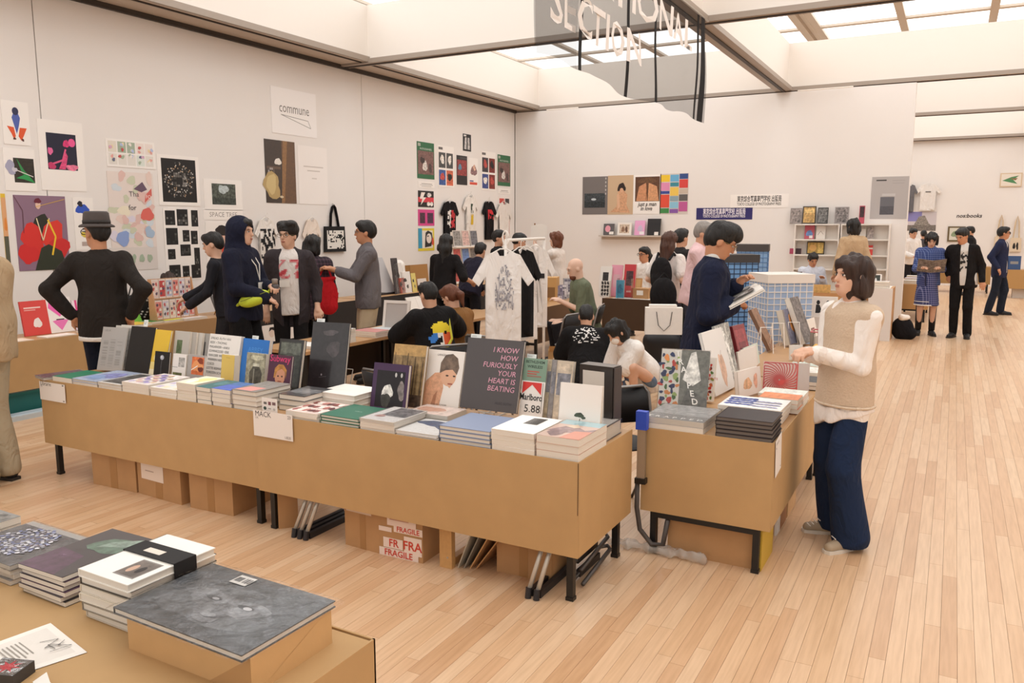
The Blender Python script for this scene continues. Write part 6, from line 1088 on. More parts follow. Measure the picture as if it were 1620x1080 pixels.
# far wall ---------------------------------------------------------------------------------------------------
poster('small framed picture of a green bird shape on the far wall', (1583, 274, 1616, 295), [('r', .05, .07, .95, .93, '#e9dfd2'), ('p', [(.1, .45), (.5, .7), (.85, .8), (.6, .5), (.8, .2), (.5, .3)], '#4f8a5a'), ('p', [(.45, .6), (.8, .62), (.7, .45)], '#8a6a4a')], 'F', bg='#d6bfa0', name='picture_frame', cat='picture', t=.03)
poster('violet and white landscape poster below the far shirt', (1436, 335, 1480, 365), [('r', 0, .5, .5, 1, '#8a86c0'), ('p', [(.2, .2), (.4, .75), (.6, .8), (.75, .4), (.9, .2)], '#8d867e~5'), ('r', 0, 0, 1, .3, '#77706a~5')], 'F', bg='#cfc8cc')
L = PY(1502, 350, YF); m = MB(); draw(m, 1.0, .3, [('t', 'nos:books', .5, .3, .16, '#1d1a19', 'c', .88, True, .15)], M=Matrix.Translation((L.x, YF - .004, PY(1500, 349, YF).z)) @ Matrix.Rotation(math.pi / 2, 4, 'X')); tag(m.build('wall_lettering', PRINT, colors=True), 'black cut-out lettering stuck on the far wall', 'lettering')
def far_tee(label, px, col, D=26.9, seed=1, motif=None, name='t_shirt'):
    x0, y0, x1, y1 = px; a, b = PY(x0, y0, YF - .1), PY(x1, y1, YF - .1); return tee(label, ((a.x + b.x) / 2, YF - .08, b.z), b.x - a.x, a.z - b.z, 0, col, motif, seed=seed)
far_tee('white T-shirt hanging on the far wall', (1448, 291, 1488, 333), '#eae5e0', seed=8, motif=(-.1, .1, .68, .72, lambda a, b: '#6a6664', 8, 2)); far_tee('grey T-shirt at the edge of the far wall', (1428, 292, 1450, 335), '#6f6e72', seed=9)
def far_bag(label, px, fn):
    x0, y0, x1, y1 = px; a, b = PY(x0, y0, YF - .05), PY(x1, y1, YF - .05); t = thing('tote_bag', label, 'bag', ((a.x + b.x) / 2, YF - .05, b.z)); w, h = (b.x - a.x) / 2, a.z - b.z
    m = MB().prism([(-w, 0), (w, 0), (w * .9, h), (-w * .9, h)], -.03, .03, hexc('#ddcbb2'), M=Matrix.Rotation(math.pi / 2, 4, 'X')); fn(m, w, h); m.build('bag_body', CLOTHPRINT, t, colors=True); MB().tube([(-w * .5, 0, h), (-w * .3, 0, h + .45), (0, 0, h + .62), (w * .3, 0, h + .45), (w * .5, 0, h)], .02, 6).build('handle', fabric('#d3bd9f'), t)
far_bag('cream tote bag with two black figures on the far wall', (1598, 376, 1615, 398), lambda m, w, h: draw(m, 2 * w, h, [('b', .38, .4, .1, .25, 3, '#2a2626'), ('b', .65, .4, .1, .25, 5, '#2a2626')], M=Matrix.Translation((-w, -.032, 0)) @ Matrix.Rotation(math.pi / 2, 4, 'X'), step=.001)); far_bag('plain cream tote bag beside the printed one', (1573, 374, 1589, 397), lambda m, w, h: None)
# ================================================================ clothes rail
r0, r1 = PD(800, 380, 6.95), PD(861, 379, 8.0)
t = thing('clothes_rail', 'white clothes rail standing inside the stall', 'clothes rail', (r0.x, r0.y, 0)); d = Vector((r1.x - r0.x, r1.y - r0.y, 0)); hz = r0.z
MB().tube([(0, 0, hz), (d.x, d.y, hz)], .014, 10).build('rail', WHITEP, t, smooth=True)
for q in (0, 1):
    b = d * q; pz = Vector((-d.y, d.x, 0)).normalized() * .25
    MB().tube([b + Vector((0, 0, .04)), b + Vector((0, 0, hz))], .014, 10).build('post', WHITEP, t, smooth=True)
    MB().tube([b - pz + Vector((0, 0, .03)), b + pz + Vector((0, 0, .03))], .014, 8).build('foot', WHITEP, t, smooth=True)
MB().tube([r0 - Vector((r0.x, r0.y, 0)) + Vector((0, 0, .02 + .03 * math.sin(i * .5))) + Vector((.03 * math.cos(i * .52), 0, .03 * math.sin(i * .52))) for i in range(13)], .008, 6).build('coiled_cord', WHITEP, t, smooth=True)
n5 = noise2(55, 9); rzc = math.radians(28.8)
def hung(label, px, D, h, w, col, rz, motif=None, long_=False, seed=1, zt=None):
    p = PD(px, 380, D); tee(label, (p.x, p.y, (zt or hz) - .085 - h), w, h, rz, col, motif, seed=seed, long_=long_, lie=.07, group='T-shirts on the white clothes rail')
hung('big white T-shirt with a grey line drawing at the front of the rail', 796, 6.62, .78, .52, '#efe9e4', rzc + .12, (-.14, .16, .38, .86, lambda a, b: ('#8f8c92' if n5(a, b) > 0 else '#b9b6ba') if abs(n5(a, b)) < .38 and b < 1.1 - abs(a - .5) else None, 20, 26), seed=3)
hung('black T-shirt second on the rail', 824, 7.2, .80, .44, '#191718', rzc + .55, seed=4)
hung('white long-sleeved shirt third on the rail', 832, 7.45, .86, .42, '#ece6e1', rzc + .6, long_=True, seed=5)
hung('white T-shirt with small black label at the back of the rail', 846, 7.75, .78, .44, '#eae4df', rzc + .35, (.08, .2, .62, .68, lambda a, b: '#2a2628', 4, 2), seed=6)
# ================================================================ toy-like office towers made of printed board
def tower(label, px, ytop, w, d, D, base, wall, grid, cap, nx, nz, ny, rz=.35, ht=None):
    p = PD(px, ytop, D); h = p.z; t = thing('model_tower', label, 'model tower', (p.x, p.y, 0), rz)
    MB().box(-w / 2, -d / 2, 0, w / 2, d / 2, h - .03).build('body', mat(wall, .5, grain=.18, scale=5), t)
    m = MB(); e = .004
    for i in range(nx + 1): x = -w / 2 + w * i / nx; m.box(x - e, -d / 2 - .004, .02, x + e, -d / 2, h - .03).box(x - e, d / 2, .02, x + e, d / 2 + .004, h - .03)
    for i in range(ny + 1): y = -d / 2 + d * i / ny; m.box(-w / 2 - .004, y - e, .02, -w / 2, y + e, h - .03).box(w / 2, y - e, .02, w / 2 + .004, y + e, h - .03)
    for k in range(nz): z = .05 + (h - .1) * k / nz; m.box(-w / 2 - .005, -d / 2 - .005, z - e, w / 2 + .005, d / 2 + .005, z + e)
    m.build('window_grid', mat(grid, .5), t); MB().box(-w / 2 - .012, -d / 2 - .012, h - .085, w / 2 + .012, d / 2 + .012, h).build('roof', mat(cap, .6), t)
    return t
tower('tall pale blue model office tower at the back, dark roof', 1192, 386, .36, .3, 9.9, 0, '#8fb2d6', '#5f86b4', '#4a4340', 7, 26, 6, .15)
tower('blue model office tower with black grid and dark roof', 1164, 402, .40, .34, 8.9, 0, '#6f9ccc', '#23344f', '#3d3836', 6, 26, 6, .55)
tower('white-gridded model office tower beside the reading man', 1236, 432, .46, .44, 8.0, 0, '#9db4d4', '#e6e1dc', '#e6ded6', 7, 20, 7, .62)
# ================================================================ folding chairs
def chair_parts(t):
    MB().tube([(-.20, .16, 0), (-.20, .05, .42), (-.20, -.03, .74), (-.17, -.05, .78), (.17, -.05, .78), (.20, -.03, .74), (.20, .05, .42), (.20, .16, 0)], .011, 8).build('back_frame', mat('#8f8a86', .35, .7), t, smooth=True)
    MB().tube([(-.185, -.19, 0), (-.185, .10, .44)], .010, 8).tube([(-.185, -.19, .012), (.185, -.19, .012)], .010, 8).tube([(.185, -.19, 0), (.185, .10, .44)], .010, 8).build('front_leg_frame', mat('#8f8a86', .35, .7), t, smooth=True)
    skin_obj('seat', Field().ell((0, -.02, .435), (.2, .2, .022), None).grow(.012), mat('#1d1b1c', .6), t)
    Q = MB(); n = 8
    vs = []; 
    for zz, off in ((.56, .0), (.77, -.055)):
        for i in range(n + 1): x = -.19 + .38 * i / n; vs.append((x, off + .035 * (1 - (x / .19) ** 2) * -1 + .0, zz))
    vs2 = [(a, b + .018, c) for a, b, c in vs]; k = len(vs)
    Q.add(vs + vs2, [(i, i + 1, n + 2 + i, n + 1 + i) for i in range(n)] + [(k + i + 1, k + i, k + n + 1 + i, k + n + 2 + i) for i in range(n)] + [(n + 1 + i, n + 2 + i, k + n + 2 + i, k + n + 1 + i) for i in range(n)] + [(i + 1, i, k + i, k + i + 1) for i in range(n)]).build('backrest', mat('#1b191a', .6), t, smooth=True)
CH0 = None
def chair(label, px, py, D, face):
    """px, py = middle of the chair back's upper edge"""
    global CH0
    p = PD(px, py, D); rz = math.radians(28.8 + face) + math.pi
    if CH0 is None:
        CH0 = thing('folding_chair', label, 'chair', (p.x, p.y, 0), rz, 'black folding chairs'); chair_parts(CH0); CH0.scale = (1, 1, 1); return CH0
    c = CH0.copy(); COL.objects.link(c); c.location = (p.x, p.y, 0); c.rotation_euler = (0, 0, rz); c['label'] = label
    for ch in CH0.children: k = ch.copy(); COL.objects.link(k); k.parent = c
    return c
chair('empty black folding chair behind the very tall black book', 608, 541, 5.55, 140)
chair('black folding chair the man with the bright back print sits on', 710, 536, 6.8, 205)
chair('black folding chair behind the brown sweater woman', 768, 521, 7.35, 150)
chair('black folding chair under the bald man', 946, 489, 10.2, 255)
chair('black folding chair standing by the black slipcase', 985, 612, 4.95, 20)
chair('black folding chair between bald man and crouching man', 905, 498, 9.2, 230)
# ================================================================ trolley, bags
p = G(1049, 575); p = PD(1049, 480, 8.9)
t = thing('suitcase', 'black suitcase with trolley handle behind the crouching girl', 'suitcase', (p.x, p.y, 0), .3)
skin_obj('shell', Field().rc((-.1, 0, .14), (.1, 0, .14), .09).rc((-.1, 0, .5), (.1, 0, .5), .09, k=.1).rc((-.1, 0, .14), (-.1, 0, .5), .09, k=.1).rc((.1, 0, .14), (.1, 0, .5), .09, k=.1).rc((0, 0, .15), (0, 0, .5), .1, k=.1).grow(.014), mat('#1c1a1c', .5), t)
for sx in (-.1, .1): MB().tube([(sx, .04, .55), (sx, .04, 1.03)], .009, 8).build('handle_post', STEEL, t)
MB().tube([(-.11, .04, 1.03), (.11, .04, 1.03)], .016, 8).build('grip', BLACKM, t); [MB().cyl((sx, -.03, .03), (sx, .03, .03), .03).build('wheel', BLACKM, t) for sx in (-.13, .13)]
t2 = thing('backpack', 'round black backpack resting on the suitcase handle', 'backpack', (p.x + .01, p.y - .02, .86), .3); skin_obj('pack', Field().ell((0, 0, .16), (.15, .11, .2), None).grow(.013, .004, 20), fabric('#171516'), t2); MB().tube([(-.05, 0, .34), (0, 0, .4), (.05, 0, .34)], .012, 6).build('loop', fabric('#171516'), t2)
q = PD(1049, 528, 8.4); t = thing('paper_bag', 'white paper carrier bag hung in front of the suitcase', 'bag', (q.x, q.y, q.z), .42)
MB().box(-.19, -.06, 0, .19, .06, .28).build('bag_body', mat('#eae3db', .7, grain=.04), t); MB().tube([(-.08, -.064, .24), (-.06, -.075, .1), (0, -.075, .04), (.06, -.075, .1), (.08, -.064, .24)], .004, 5).build('cord_handle', mat('#4a4442', .8), t); MB().box(-.15, -.05, .28, .13, .05, .31).build('tissue', PAPER, t)
# silver and blue folding cart between the tables
t = thing('folding_cart', 'folded hand cart with blue grip between the two cardboard tables', 'cart', (-1.40, 4.0, 0)); gx = -.02
MB().box(-.03, -.02, .70, .03, .02, .80).build('grip', mat('#2f4fc0', .5), t); MB().box(-.022, -.012, .42, .022, .012, .70).build('upright', STEEL, t); MB().box(-.03, -.02, .40, .03, .02, .43).build('joint', BLACKM, t)
MB().tube([(-.02, 0, .42), (-.02, -.0, .26), (.0, 0, .14), (.06, .02, .06), (.12, .04, .06), (.14, .05, .2)], .014, 8).build('bent_leg', mat('#4a4340', .5), t, smooth=True)
# bubble-wrap roll on the floor
a, b = G(968, 862), G(1112, 892); t = thing('plastic_roll', 'long roll of clear plastic sheeting on the floor', 'plastic roll', (a.x, a.y, 0), math.atan2(b.y - a.y, b.x - a.x))
L_ = (Vector((b.x, b.y)) - Vector((a.x, a.y))).length; skin_obj('film', Field().rc((0, 0, .026), (L_, 0, .026), .022, .028).rc((0, .05, .018), (L_ * .9, .05, .018), .016, .018).grow(.008, .009, 70), sheer_mat('milky_film', '#d8d2ca', .4, .2), t)
MB().cyl((L_ - .005, 0, .026), (L_ + .02, 0, .026), .012, n=10).build('core', CARD2, t)
# ================================================================ cartons and leaning boards under the tables
def carton(label, x0, x1, y, d, h, col=CARD2, tape=True, extra=None, rz=0.0, name='carton'):
    t = thing(name, label, 'box', (x0, y, 0), rz, 'cartons under the tables'); w = x1 - x0
    MB().box(0, 0, 0, w, d, h).build('carton_body', col, t)
    for k, (a, b) in enumerate(((0, .49), (.51, 1))): MB().box(w * 0 + .002, d * a + .002, h, w - .002, d * b - .002, h + .004).build('flap', col, t)
    if tape: MB().box(w * .42, -.0012, 0, w * .58, 0, h).build('tape', mat('#a57a4c', .35), t)
    if extra:
        m = MB(); extra(m, w, h); m.build('label_print', PRINT, t, colors=True)
    return t
FM = Matrix.Rotation(math.pi / 2, 4, 'X')
def dl(shapes): return lambda m, w, h: draw(m, w, h, shapes, z=.0016, M=FM)
def pcarton(label, a, b, d, h, **k):
    p, q = G(*a), G(*b); sh_ = max(0, 3.31 - min(p.y, q.y)); p.y += sh_; q.y += sh_; carton(label, p.x, p.x + (q - p).length, p.y, d, h, rz=math.atan2(q.y - p.y, q.x - p.x), **k)
pcarton('brown carton with black handling marks under the left table', (124, 772), (193, 787), .36, .36, extra=dl([('t', '\u2191\u2191', .15, .62, .05, '#3a2c22')]))
pcarton('carton with a white paper label under the left table', (200, 786), (268, 806), .36, .38, extra=dl([('r', .1, .3, .62, .86, '#e6d6c9'), ('r', .2, .75, .52, .78, '#b5a094'), ('r', .2, .68, .5, .7, '#b5a094'), ('r', .2, .6, .54, .62, '#b5a094'), ('r', .2, .45, .4, .47, '#b5a094')]))
pcarton('plain carton right of the labelled one', (300, 803), (368, 817), .34, .38)
pcarton('dark carton with green tape near the table joint', (420, 846), (452, 842), .3, .34, tape=False, extra=dl([('r', .1, .62, .4, .8, '#1d5a48')]))
pcarton('carton with brown tape under the middle table', (533, 868), (590, 884), .3, .34, extra=dl([('r', .05, .60, .75, .8, '#d8c0ab')]))
pcarton('carton wrapped in red and white FRAGILE tape', (593, 880), (662, 896), .28, .33, tape=False, extra=dl([('r', 0, 0, .9, .14, '#ead9cf'), ('r', .1, .15, .55, .32, '#ead9cf'), ('r', .58, .1, .98, .4, '#ead9cf'), ('r', 0, .42, .3, .5, '#ead9cf'), ('r', .35, .44, 1, .56, '#ead9cf'), ('r', .2, .54, .86, .9, '#e9d5ca'), ('t', 'FRAGILE', .45, .02, .05, '#c9402f', 'c', .24, True), ('t', 'FR', .35, .18, .06, '#c9402f', 'c', None, True), ('t', 'FRA', .78, .18, .07, '#c9402f', 'c', None, True), ('t', 'FRAGILE', .68, .46, .04, '#c9402f', 'c', .2, True), ('r', .3, .8, .7, .82, '#c9402f'), ('r', .26, .72, .6, .74, '#b98a7a'), ('r', .26, .64, .7, .66, '#b98a7a')]))
pcarton('plain carton behind the silver chair legs', (786, 903), (872, 922), .25, .34)
carton('brown carton filling the end of the end-on table', -1.27, -.80, 4.09, .45, .25, tape=False)
t = thing('yellow_folder', 'yellow folder wedged beside the end carton', 'folder', (-.785, 4.08, 0)); MB().box(0, 0, 0, .02, .3, .22).build('folder_cover', mat('#c9a53a', .6), t); MB().box(.004, .004, .004, .016, .29, .224).build('folder_sheets', PAPER, t)
for i, (y, c, h, lb) in enumerate(((4.62, '#e3dcd4', .26, 'white board leaning under the end-on table'), (4.72, '#a2714a', .28, 'brown board leaning under the end-on table'), (4.95, '#c9a377', .26, 'pale cardboard sheet leaning near the sneakers'))):
    t = thing('leaning_board', lb, 'board', (-.80, y, 0), 0); MB().box(0, 0, 0, .012, .1 + .1 * i, h).build('sheet', mat(c, .7), t); MB().box(.012, .005, .01, .014, .09 + .1 * i, h - .01).build('facing', mat(c, .7, grain=.1), t)
a = G(688, 915); t = thing('wooden_frame', 'upright wooden stretcher board under the middle table', 'board', (a.x - .06, 3.33, 0), .0)
MB().box(0, 0, 0, .075, .035, .34).build('stile', mat('#c69a63', .6, grain=.15), t); MB().box(.02, .035, 0, .06, .30, .04).build('rail', mat('#b98a55', .6, grain=.15), t); MB().cyl((.05, -.002, .06), (.05, .001, .06), .006, n=8).build('screw', STEEL, t)
for i, (c, lb, an) in enumerate((('#b9b09f', 'grey folded paper sheet leaning by the wooden board', 22), ('#8f877a', 'second paper sheet leaning by the wooden board', 26), ('#c79a69', 'cardboard sheet leaning by the wooden board', 30), ('#b78a5c', 'brown cardboard sheet leaning behind the paper sheets', 36))):
    t = thing('leaning_sheet', lb, 'sheet', (a.x + .03 + .03 * i, 3.36 + .012 * i, .0), 0, rot=(0, math.radians(an), 0)); MB().box(0, 0, 0, .006, .3, .36).build('sheet', mat(c, .75), t); MB().box(.006, .1, .05, .0065, .25, .3).build('crease', mat(c, .8, grain=.2), t)
# folded chairs under the middle table: silver legs with dark feet
def folded(label, px, py, n, ln=.34, rz=0.0):
    p = G(px, py); t = thing('folded_chair', label, 'chair', (p.x, p.y, 0), rz)
    for i in range(n):
        x = i * .045; MB().tube([(x, 0, .03), (x + .04, .12, ln)], .012, 8).build('leg', mat('#c9c3b8', .35, .5), t, smooth=True); MB().cyl((x, -.005, 0), (x, .005, .05), .016, n=10).build('rubber_foot', DARKP, t)
    for i in range(n): MB().box(i * .045 - .012, .02, .0, i * .045 + .012, .42, .035).build('folded_frame', DARKP, t)
folded('folded chairs with silver legs near the left end of the middle table', 466, 849, 3, .3); folded('folded chairs with silver legs near the right end of the middle table', 836, 945, 2, .3)
for i in range(3):
    p = G(862 + 10 * i, 940 - 12 * i); t = thing('folded_chair', ('dark folded chair lying under the table corner, lowest', 'dark folded chair lying under the table corner, middle', 'dark folded chair lying under the table corner, uppermost')[i], 'chair', (-1.56 - .03 * i, 3.46 + .04 * i, .02 + .05 * i), .0); MB().tube([(0, 0, 0), (0, .36, .05), (.03, .4, .05), (.06, .36, .05), (.06, 0, 0)], .011, 8).build('frame', mat('#5a5552', .4, .5), t, smooth=True); MB().box(-.012, .08, -.006, .012, .34, .03).build('seat_pan', DARKP, t)
# ================================================================ things on the wall tables
def wstand(label, px0, px1, y0, y1, cover, art, X=-7.95, th=.02, lean=10, z=TZ, name='book', cat='book', group='books propped on the wall tables', tilt=0.0):
    a, b = PX(px0, y1, X), PX(px1, y1, X); w = b.y - a.y; h = PX(px0, y0, X).z - z
    t = thing(name, label, cat, (X, a.y, z), 0, group); t.rotation_mode = 'XYZ'
    M = Matrix.Translation((X, a.y, z)) @ Matrix.Rotation(math.pi / 2 + tilt, 4, 'Z') @ Matrix.Rotation(math.pi / 2 - math.radians(lean), 4, 'X'); t.matrix_world = M
    book_parts(t, w, h, th, cover, art); return t
wstand('red picture book propped on the wall table', 38, 80, 477, 528, '#d9453f', [('r', 0, 0, 1, 1, '#da4a44'), ('r', .12, .78, .75, .82, '#f0d0c8'), ('r', .12, .72, .55, .75, '#e8a8a0'), ('b', .55, .35, .14, .16, 3, '#f0e6e0')])
wstand('white book with a pink heart and lips beside the red one', 76, 118, 472, 524, '#f3ece8', [('p', [(.5, .45), (.12, .72), (.18, .92), (.38, .95), (.5, .86), (.62, .95), (.84, .92), (.88, .72)], '#f06ab4'), ('p', [(.2, .34), (.5, .38), (.8, .34), (.5, .06)], '#ee7cbc'), ('r', .35, .36, .65, .39, '#1d1a1c')])
wstand('white booklet with magenta edge half behind the jacket', 119, 127, 475, 522, '#f3e2ea', [('r', .6, 0, 1, 1, '#e0488c')])
flat('thin white sheet pad lying before the red book', (-7.8, 4.55, .701), .17, .3, .01, '#efe6da', hard=False); flat('yellow-edged white pad lying before the heart book', (-7.8, 4.95, .701), .17, .34, .012, '#f3ead8', [('r', 0, .8, 1, 1, '#e6c85a')], hard=False); flat('cream pad lying at the end of the wall table', (-7.82, 4.1, .701), .2, .32, .008, '#f0dcc8', hard=False)
# slanted comic rack
Xr = -7.78; a, b = PX(248, 500, Xr), PX(312, 497, Xr); t = thing('comic_rack', 'slanted wooden rack of small pink and white comics', 'rack', (Xr, a.y, TZ), RL); rw = b.y - a.y; rh = PX(262, 441, Xr).z - TZ
WD = mat('#c99a72', .6, grain=.15, scale=20); MB().box(0, .10, 0, rw, .115, rh).build('back_board', WD, t)
for x in (0, rw): MB().prism([(-.02, 0), (.115, 0), (.115, rh), (.07, rh)], x - .006, x + .006, M=Matrix(((0, 0, 1, 0), (1, 0, 0, 0), (0, 1, 0, 0), (0, 0, 0, 1)))).build('side_panel', WD, t)
for z in (.02, rh * .52): MB().box(0, .0 if z < .1 else .05, z, rw, .1, z + .012).build('ledge', WD, t)
pal = ['#e89a90', '#d8d2e2', '#f0d8cf', '#c94a4a', '#b9c3dc']
for r_, (zz, yy) in enumerate(((.035, .03), (rh * .52 + .014, .075))):
    xs_ = [0.01, .19, .36, .52, .68, .84, .99]
    for c in range(6):
        w_ = (xs_[c + 1] - xs_[c]) * rw - .008; m = MB().box(0, 0, 0, w_, .006, rh * .44, hexc('#efe2da')); draw(m, w_, rh * .44, [('r', .08, .08, .92, .92, pal[(c + 2 * r_) % 5])] + [('b', .3 + .4 * (k % 2), .25 + .25 * (k // 2), .14, .09, k + c, ('#f6efe8', '#6a5a6a', '#c9605a')[(k + c) % 3]) for k in range(6)], M=Matrix.Translation((0, -.0003, 0)) @ FM, step=.0003)
        o = m.build('comic', PRINT, colors=True); o.matrix_world = Matrix.Translation((Xr, a.y, TZ)) @ Matrix.Rotation(RL, 4, 'Z') @ Matrix.Translation((xs_[c] * rw + .004, yy, zz)); tag(o, f"small comic on the {('lower', 'upper')[r_]} ledge of the wooden rack, {('first', 'second', 'third', 'fourth', 'fifth', 'sixth')[c]} from the hat man", 'comic', 'comics on the wooden rack')
for i, (px, py, w, d, c, lb) in enumerate(((205, 505, .3, .2, '#e0b84a', 'yellow magazine flat by the jacket'), (238, 508, .22, .22, '#3f8a3a', 'green-spined magazine flat on the wall table'), (256, 507, .25, .25, '#d3d84a', 'lime magazine flat below the comic rack'), (285, 503, .3, .3, '#d9cfc8', 'pale magazine flat right of the lime one'))):
    p = PX(px, py, -7.75); flat(lb, (-7.95, p.y, TZ + .001), w, d, .025, c, [('r', .1, .1, .9, .9, c + '~2')], hard=False, group='magazines lying on the wall table')
wstand('green card leaning against the black floral bag', 203, 226, 489, 508, '#6fb53a', [], X=-7.9, lean=30, th=.006)
t = thing('shoulder_bag', 'black and white floral bag behind the green card', 'bag', (-8.05, PX(222, 480, -8.05).y, TZ), RL); n6 = noise2(8, 12); skin_obj('bag_body', Field().ell((0, 0, .16), (.26, .06, .17), None).grow(.016), mat('#1d1b1c', .8), t)
m = MB(); [m.ell((-.2 + .4 * ((i * 37) % 100) / 100, -.056 - .004 * math.cos(i), .05 + .22 * ((i * 61) % 100) / 100), (.016, .004, .01), n=7, m=4) for i in range(46)]; m.build('flower_print', mat('#d9d6d2', .8), t)['kind'] = 'stuff'; MB().tube([(-.15, 0, .28), (-.1, 0, .42), (.0, 0, .46), (.1, 0, .42), (.15, 0, .28)], .008, 6).build('handle', BLACKM, t)
poster('white placard with two ink heads fixed below the table edge', (310, 507, 371, 524), [('e', .25, .55, .08, .3, '#e9d8cc'), ('p', [(.17, .6), (.2, .85), (.3, .85), (.34, .6), (.25, .72)], '#1d1a1b'), ('e', .62, .6, .1, .32, '#e9d8cc'), ('p', [(.52, .65), (.56, .95), (.68, .95), (.73, .65), (.62, .78)], '#1d1a1b')], 'L', off=XL * -1 - 7.593, name='placard', cat='placard')
wstand('open photo book on a brass easel at the wall table', 340, 364, 460, 487, '#6a6562', [('r', .1, .1, .9, .9, '#8d8a86~8')], X=-7.85, lean=25, name='book', z=TZ + .06)
t = thing('brass_easel', 'small brass easel holding the open photo book', 'book stand', (-7.8, PX(350, 498, -7.8).y, TZ)); MB().tube([(.0, -.06, 0), (0, 0, .2), (0, .06, 0)], .006, 6).tube([(-.12, 0, 0), (0, 0, .2)], .006, 6).build('legs', mat('#c99a4a', .35, .7), t); MB().box(.0, -.09, .05, .03, .09, .06).build('ledge', mat('#c99a4a', .35, .7), t)
# the grey display easel and its cards, seen between the grey man and the black-haired woman
Xe = -7.85; p = PX(612, 452, Xe)
t = thing('display_easel', 'tall pale grey display panel seen from behind', 'display panel', (Xe, PX(600, 470, Xe).y, TZ), RL); w_ = PX(628, 470, Xe).y - PX(600, 470, Xe).y; h_ = PX(600, 408, Xe).z - TZ
MB().add([(0, 0, .05), (w_, 0, .0), (w_ * .55, .12, h_), (.02, .12, h_), (0, .012, .05), (w_, .012, .0), (w_ * .55, .132, h_), (.02, .132, h_)], [(0, 1, 2, 3), (7, 6, 5, 4), (0, 4, 5, 1), (1, 5, 6, 2), (2, 6, 7, 3), (3, 7, 4, 0)]).build('board', mat('#c6c3c4', .6), t); MB().box(-.02, -.03, 0, w_ + .02, .2, .03).build('foot', DARKP, t)
items = [(624, 634, 408, 430, '#3a3436', 'dark postcard beside the grey display panel'), (628, 640, 416, 440, '#e9e2dc', 'white postcard beside the grey display panel'), (632, 642, 440, 462, '#e0604a', 'coral red card on the display'), (637, 652, 430, 466, '#efe9e3', 'white leaflet with black brush marks'), (653, 660, 432, 464, '#e2cf7a', 'pale yellow leaflet behind the brush-mark one'), (662, 676, 441, 466, '#e6dcd4', 'white folded card near the seated man'), (668, 684, 450, 468, '#dcc8bc', 'pinkish folded card near the seated man')]
for x0, x1, y0, y1, c, lb in items:
    wstand(lb, x0, x1, y0, y1, c, [('b', .4, .6, .15, .1, 3, '#3a3634'), ('b', .6, .3, .12, .08, 6, '#5a5654')], X=-7.75, th=.006, lean=8, name='card', cat='card', group='cards on the wall table display')
t = thing('white_bust', 'small white figurine on the wall table', 'figurine', (-7.95, PX(632, 430, -7.95).y, TZ)); m_ = Field().ell((0, 0, .42), (.09, .09, .11), None).ell((0, 0, .2), (.14, .1, .2), None, .06).rc((-.15, 0, .1), (.15, 0, .1), .05); skin_obj('figure', m_.grow(.02), WHITEP, t); MB().box(-.12, -.1, 0, .12, .1, .05).build('plinth', WHITEP, t)
wstand('tan rolled cushion-like parcel behind the seated man', 640, 668, 420, 452, '#a8783f', [], X=-8.1, th=.15, lean=5, name='parcel', cat='parcel', group=None)
# shelf of magazines under the wall shirts
t = thing('magazine_rack', 'tilted rack of picture magazines under the wall shirts', 'rack', (-8.05, PX(722, 392, -8.05).y, TZ), RL); w_ = PX(762, 392, -8.05).y - PX(722, 392, -8.05).y; zr = PX(740, 392, -8.05).z - TZ
MB().box(0, .1, 0, w_, .13, zr + .3).build('back_board', WHITEP, t)
for k in range(3): MB().box(0, 0, zr * (k / 2) + .01, w_, .11, zr * (k / 2) + .03).build('ledge', WHITEP, t)
for i in range(9):
    r_, c_ = i // 3, i % 3; m = MB().box(0, 0, 0, w_ * .29, .01, .3, hexc('#d6cdc6')); draw(m, w_ * .29, .3, [('r', .05, .05, .95, .95, ('#8a8682~7', '#c9a8a0~5', '#6a6a70~7', '#c2605c~4', '#6a86b8~4', '#77706c~6', '#b5564e~4', '#3a5a9a~4', '#4a4648~6')[i])], M=Matrix.Translation((0, -.0004, 0)) @ FM, step=.0004)
    o = m.build('magazine', PRINT, colors=True); o.matrix_world = Matrix.Translation((-8.05, PX(722, 392, -8.05).y, TZ)) @ Matrix.Rotation(RL, 4, 'Z') @ Matrix.Translation((w_ * (.02 + .33 * c_), .06, zr * (1 - r_ / 2) + .032)) @ Matrix.Rotation(-.12, 4, 'X'); tag(o, f"picture magazine in the {('top', 'middle', 'bottom')[r_]} row of the tilted rack, {('first', 'second', 'third')[c_]} along", 'magazine', 'magazines on the tilted rack')
# vendor table: frame seen from behind, books, papers
X = -5.0; a = PX(617, 516, X)
t = thing('picture_frame', 'white picture frame standing with its back to the camera', 'picture frame', (X - .1, PX(616, 515, X).y, TZ), .25); MB().box(0, 0, 0, .30, .02, .03).box(0, 0, .3, .30, .02, .33).box(0, 0, .03, .03, .02, .3).box(.27, 0, .03, .30, .02, .3).build('moulding', mat('#e0d8d0', .6), t); MB().box(.03, .008, .03, .27, .012, .3).build('backing', mat('#b3aba6', .7), t); t.rotation_euler = (-.2, 0, .15)
for i, (px, py, w, d, zz, n, cv, ds, wh) in enumerate(((528, 545, .28, .24, .83, 5, ['#d9d6d4', '#e2d9cf', '#cfc6bc'], 'pale grey book', 'behind the very tall black book'), (560, 532, .30, .22, .76, 3, ['#c98a84', '#e0d6cc', '#cfa09a'], 'pink and grey book', 'beside the upright frame'), (588, 527, .26, .22, .75, 2, ['#cfd6d8', '#b8484a'], 'pale book over red', 'before the khaki trousers'), (520, 560, .26, .2, .73, 2, ['#eeeae4', '#e6e0d8'], 'white booklet', 'nearest end of the vendor table'))):
    p = G(px, py, TZ); pile(ds, wh, (min(max(p.x, -5.42), -5.15), min(p.y, 6.6) if i < 3 else 5.25, TZ + .001), w, d, zz, n, cv, [], hard=False, group='books on the vendor table')
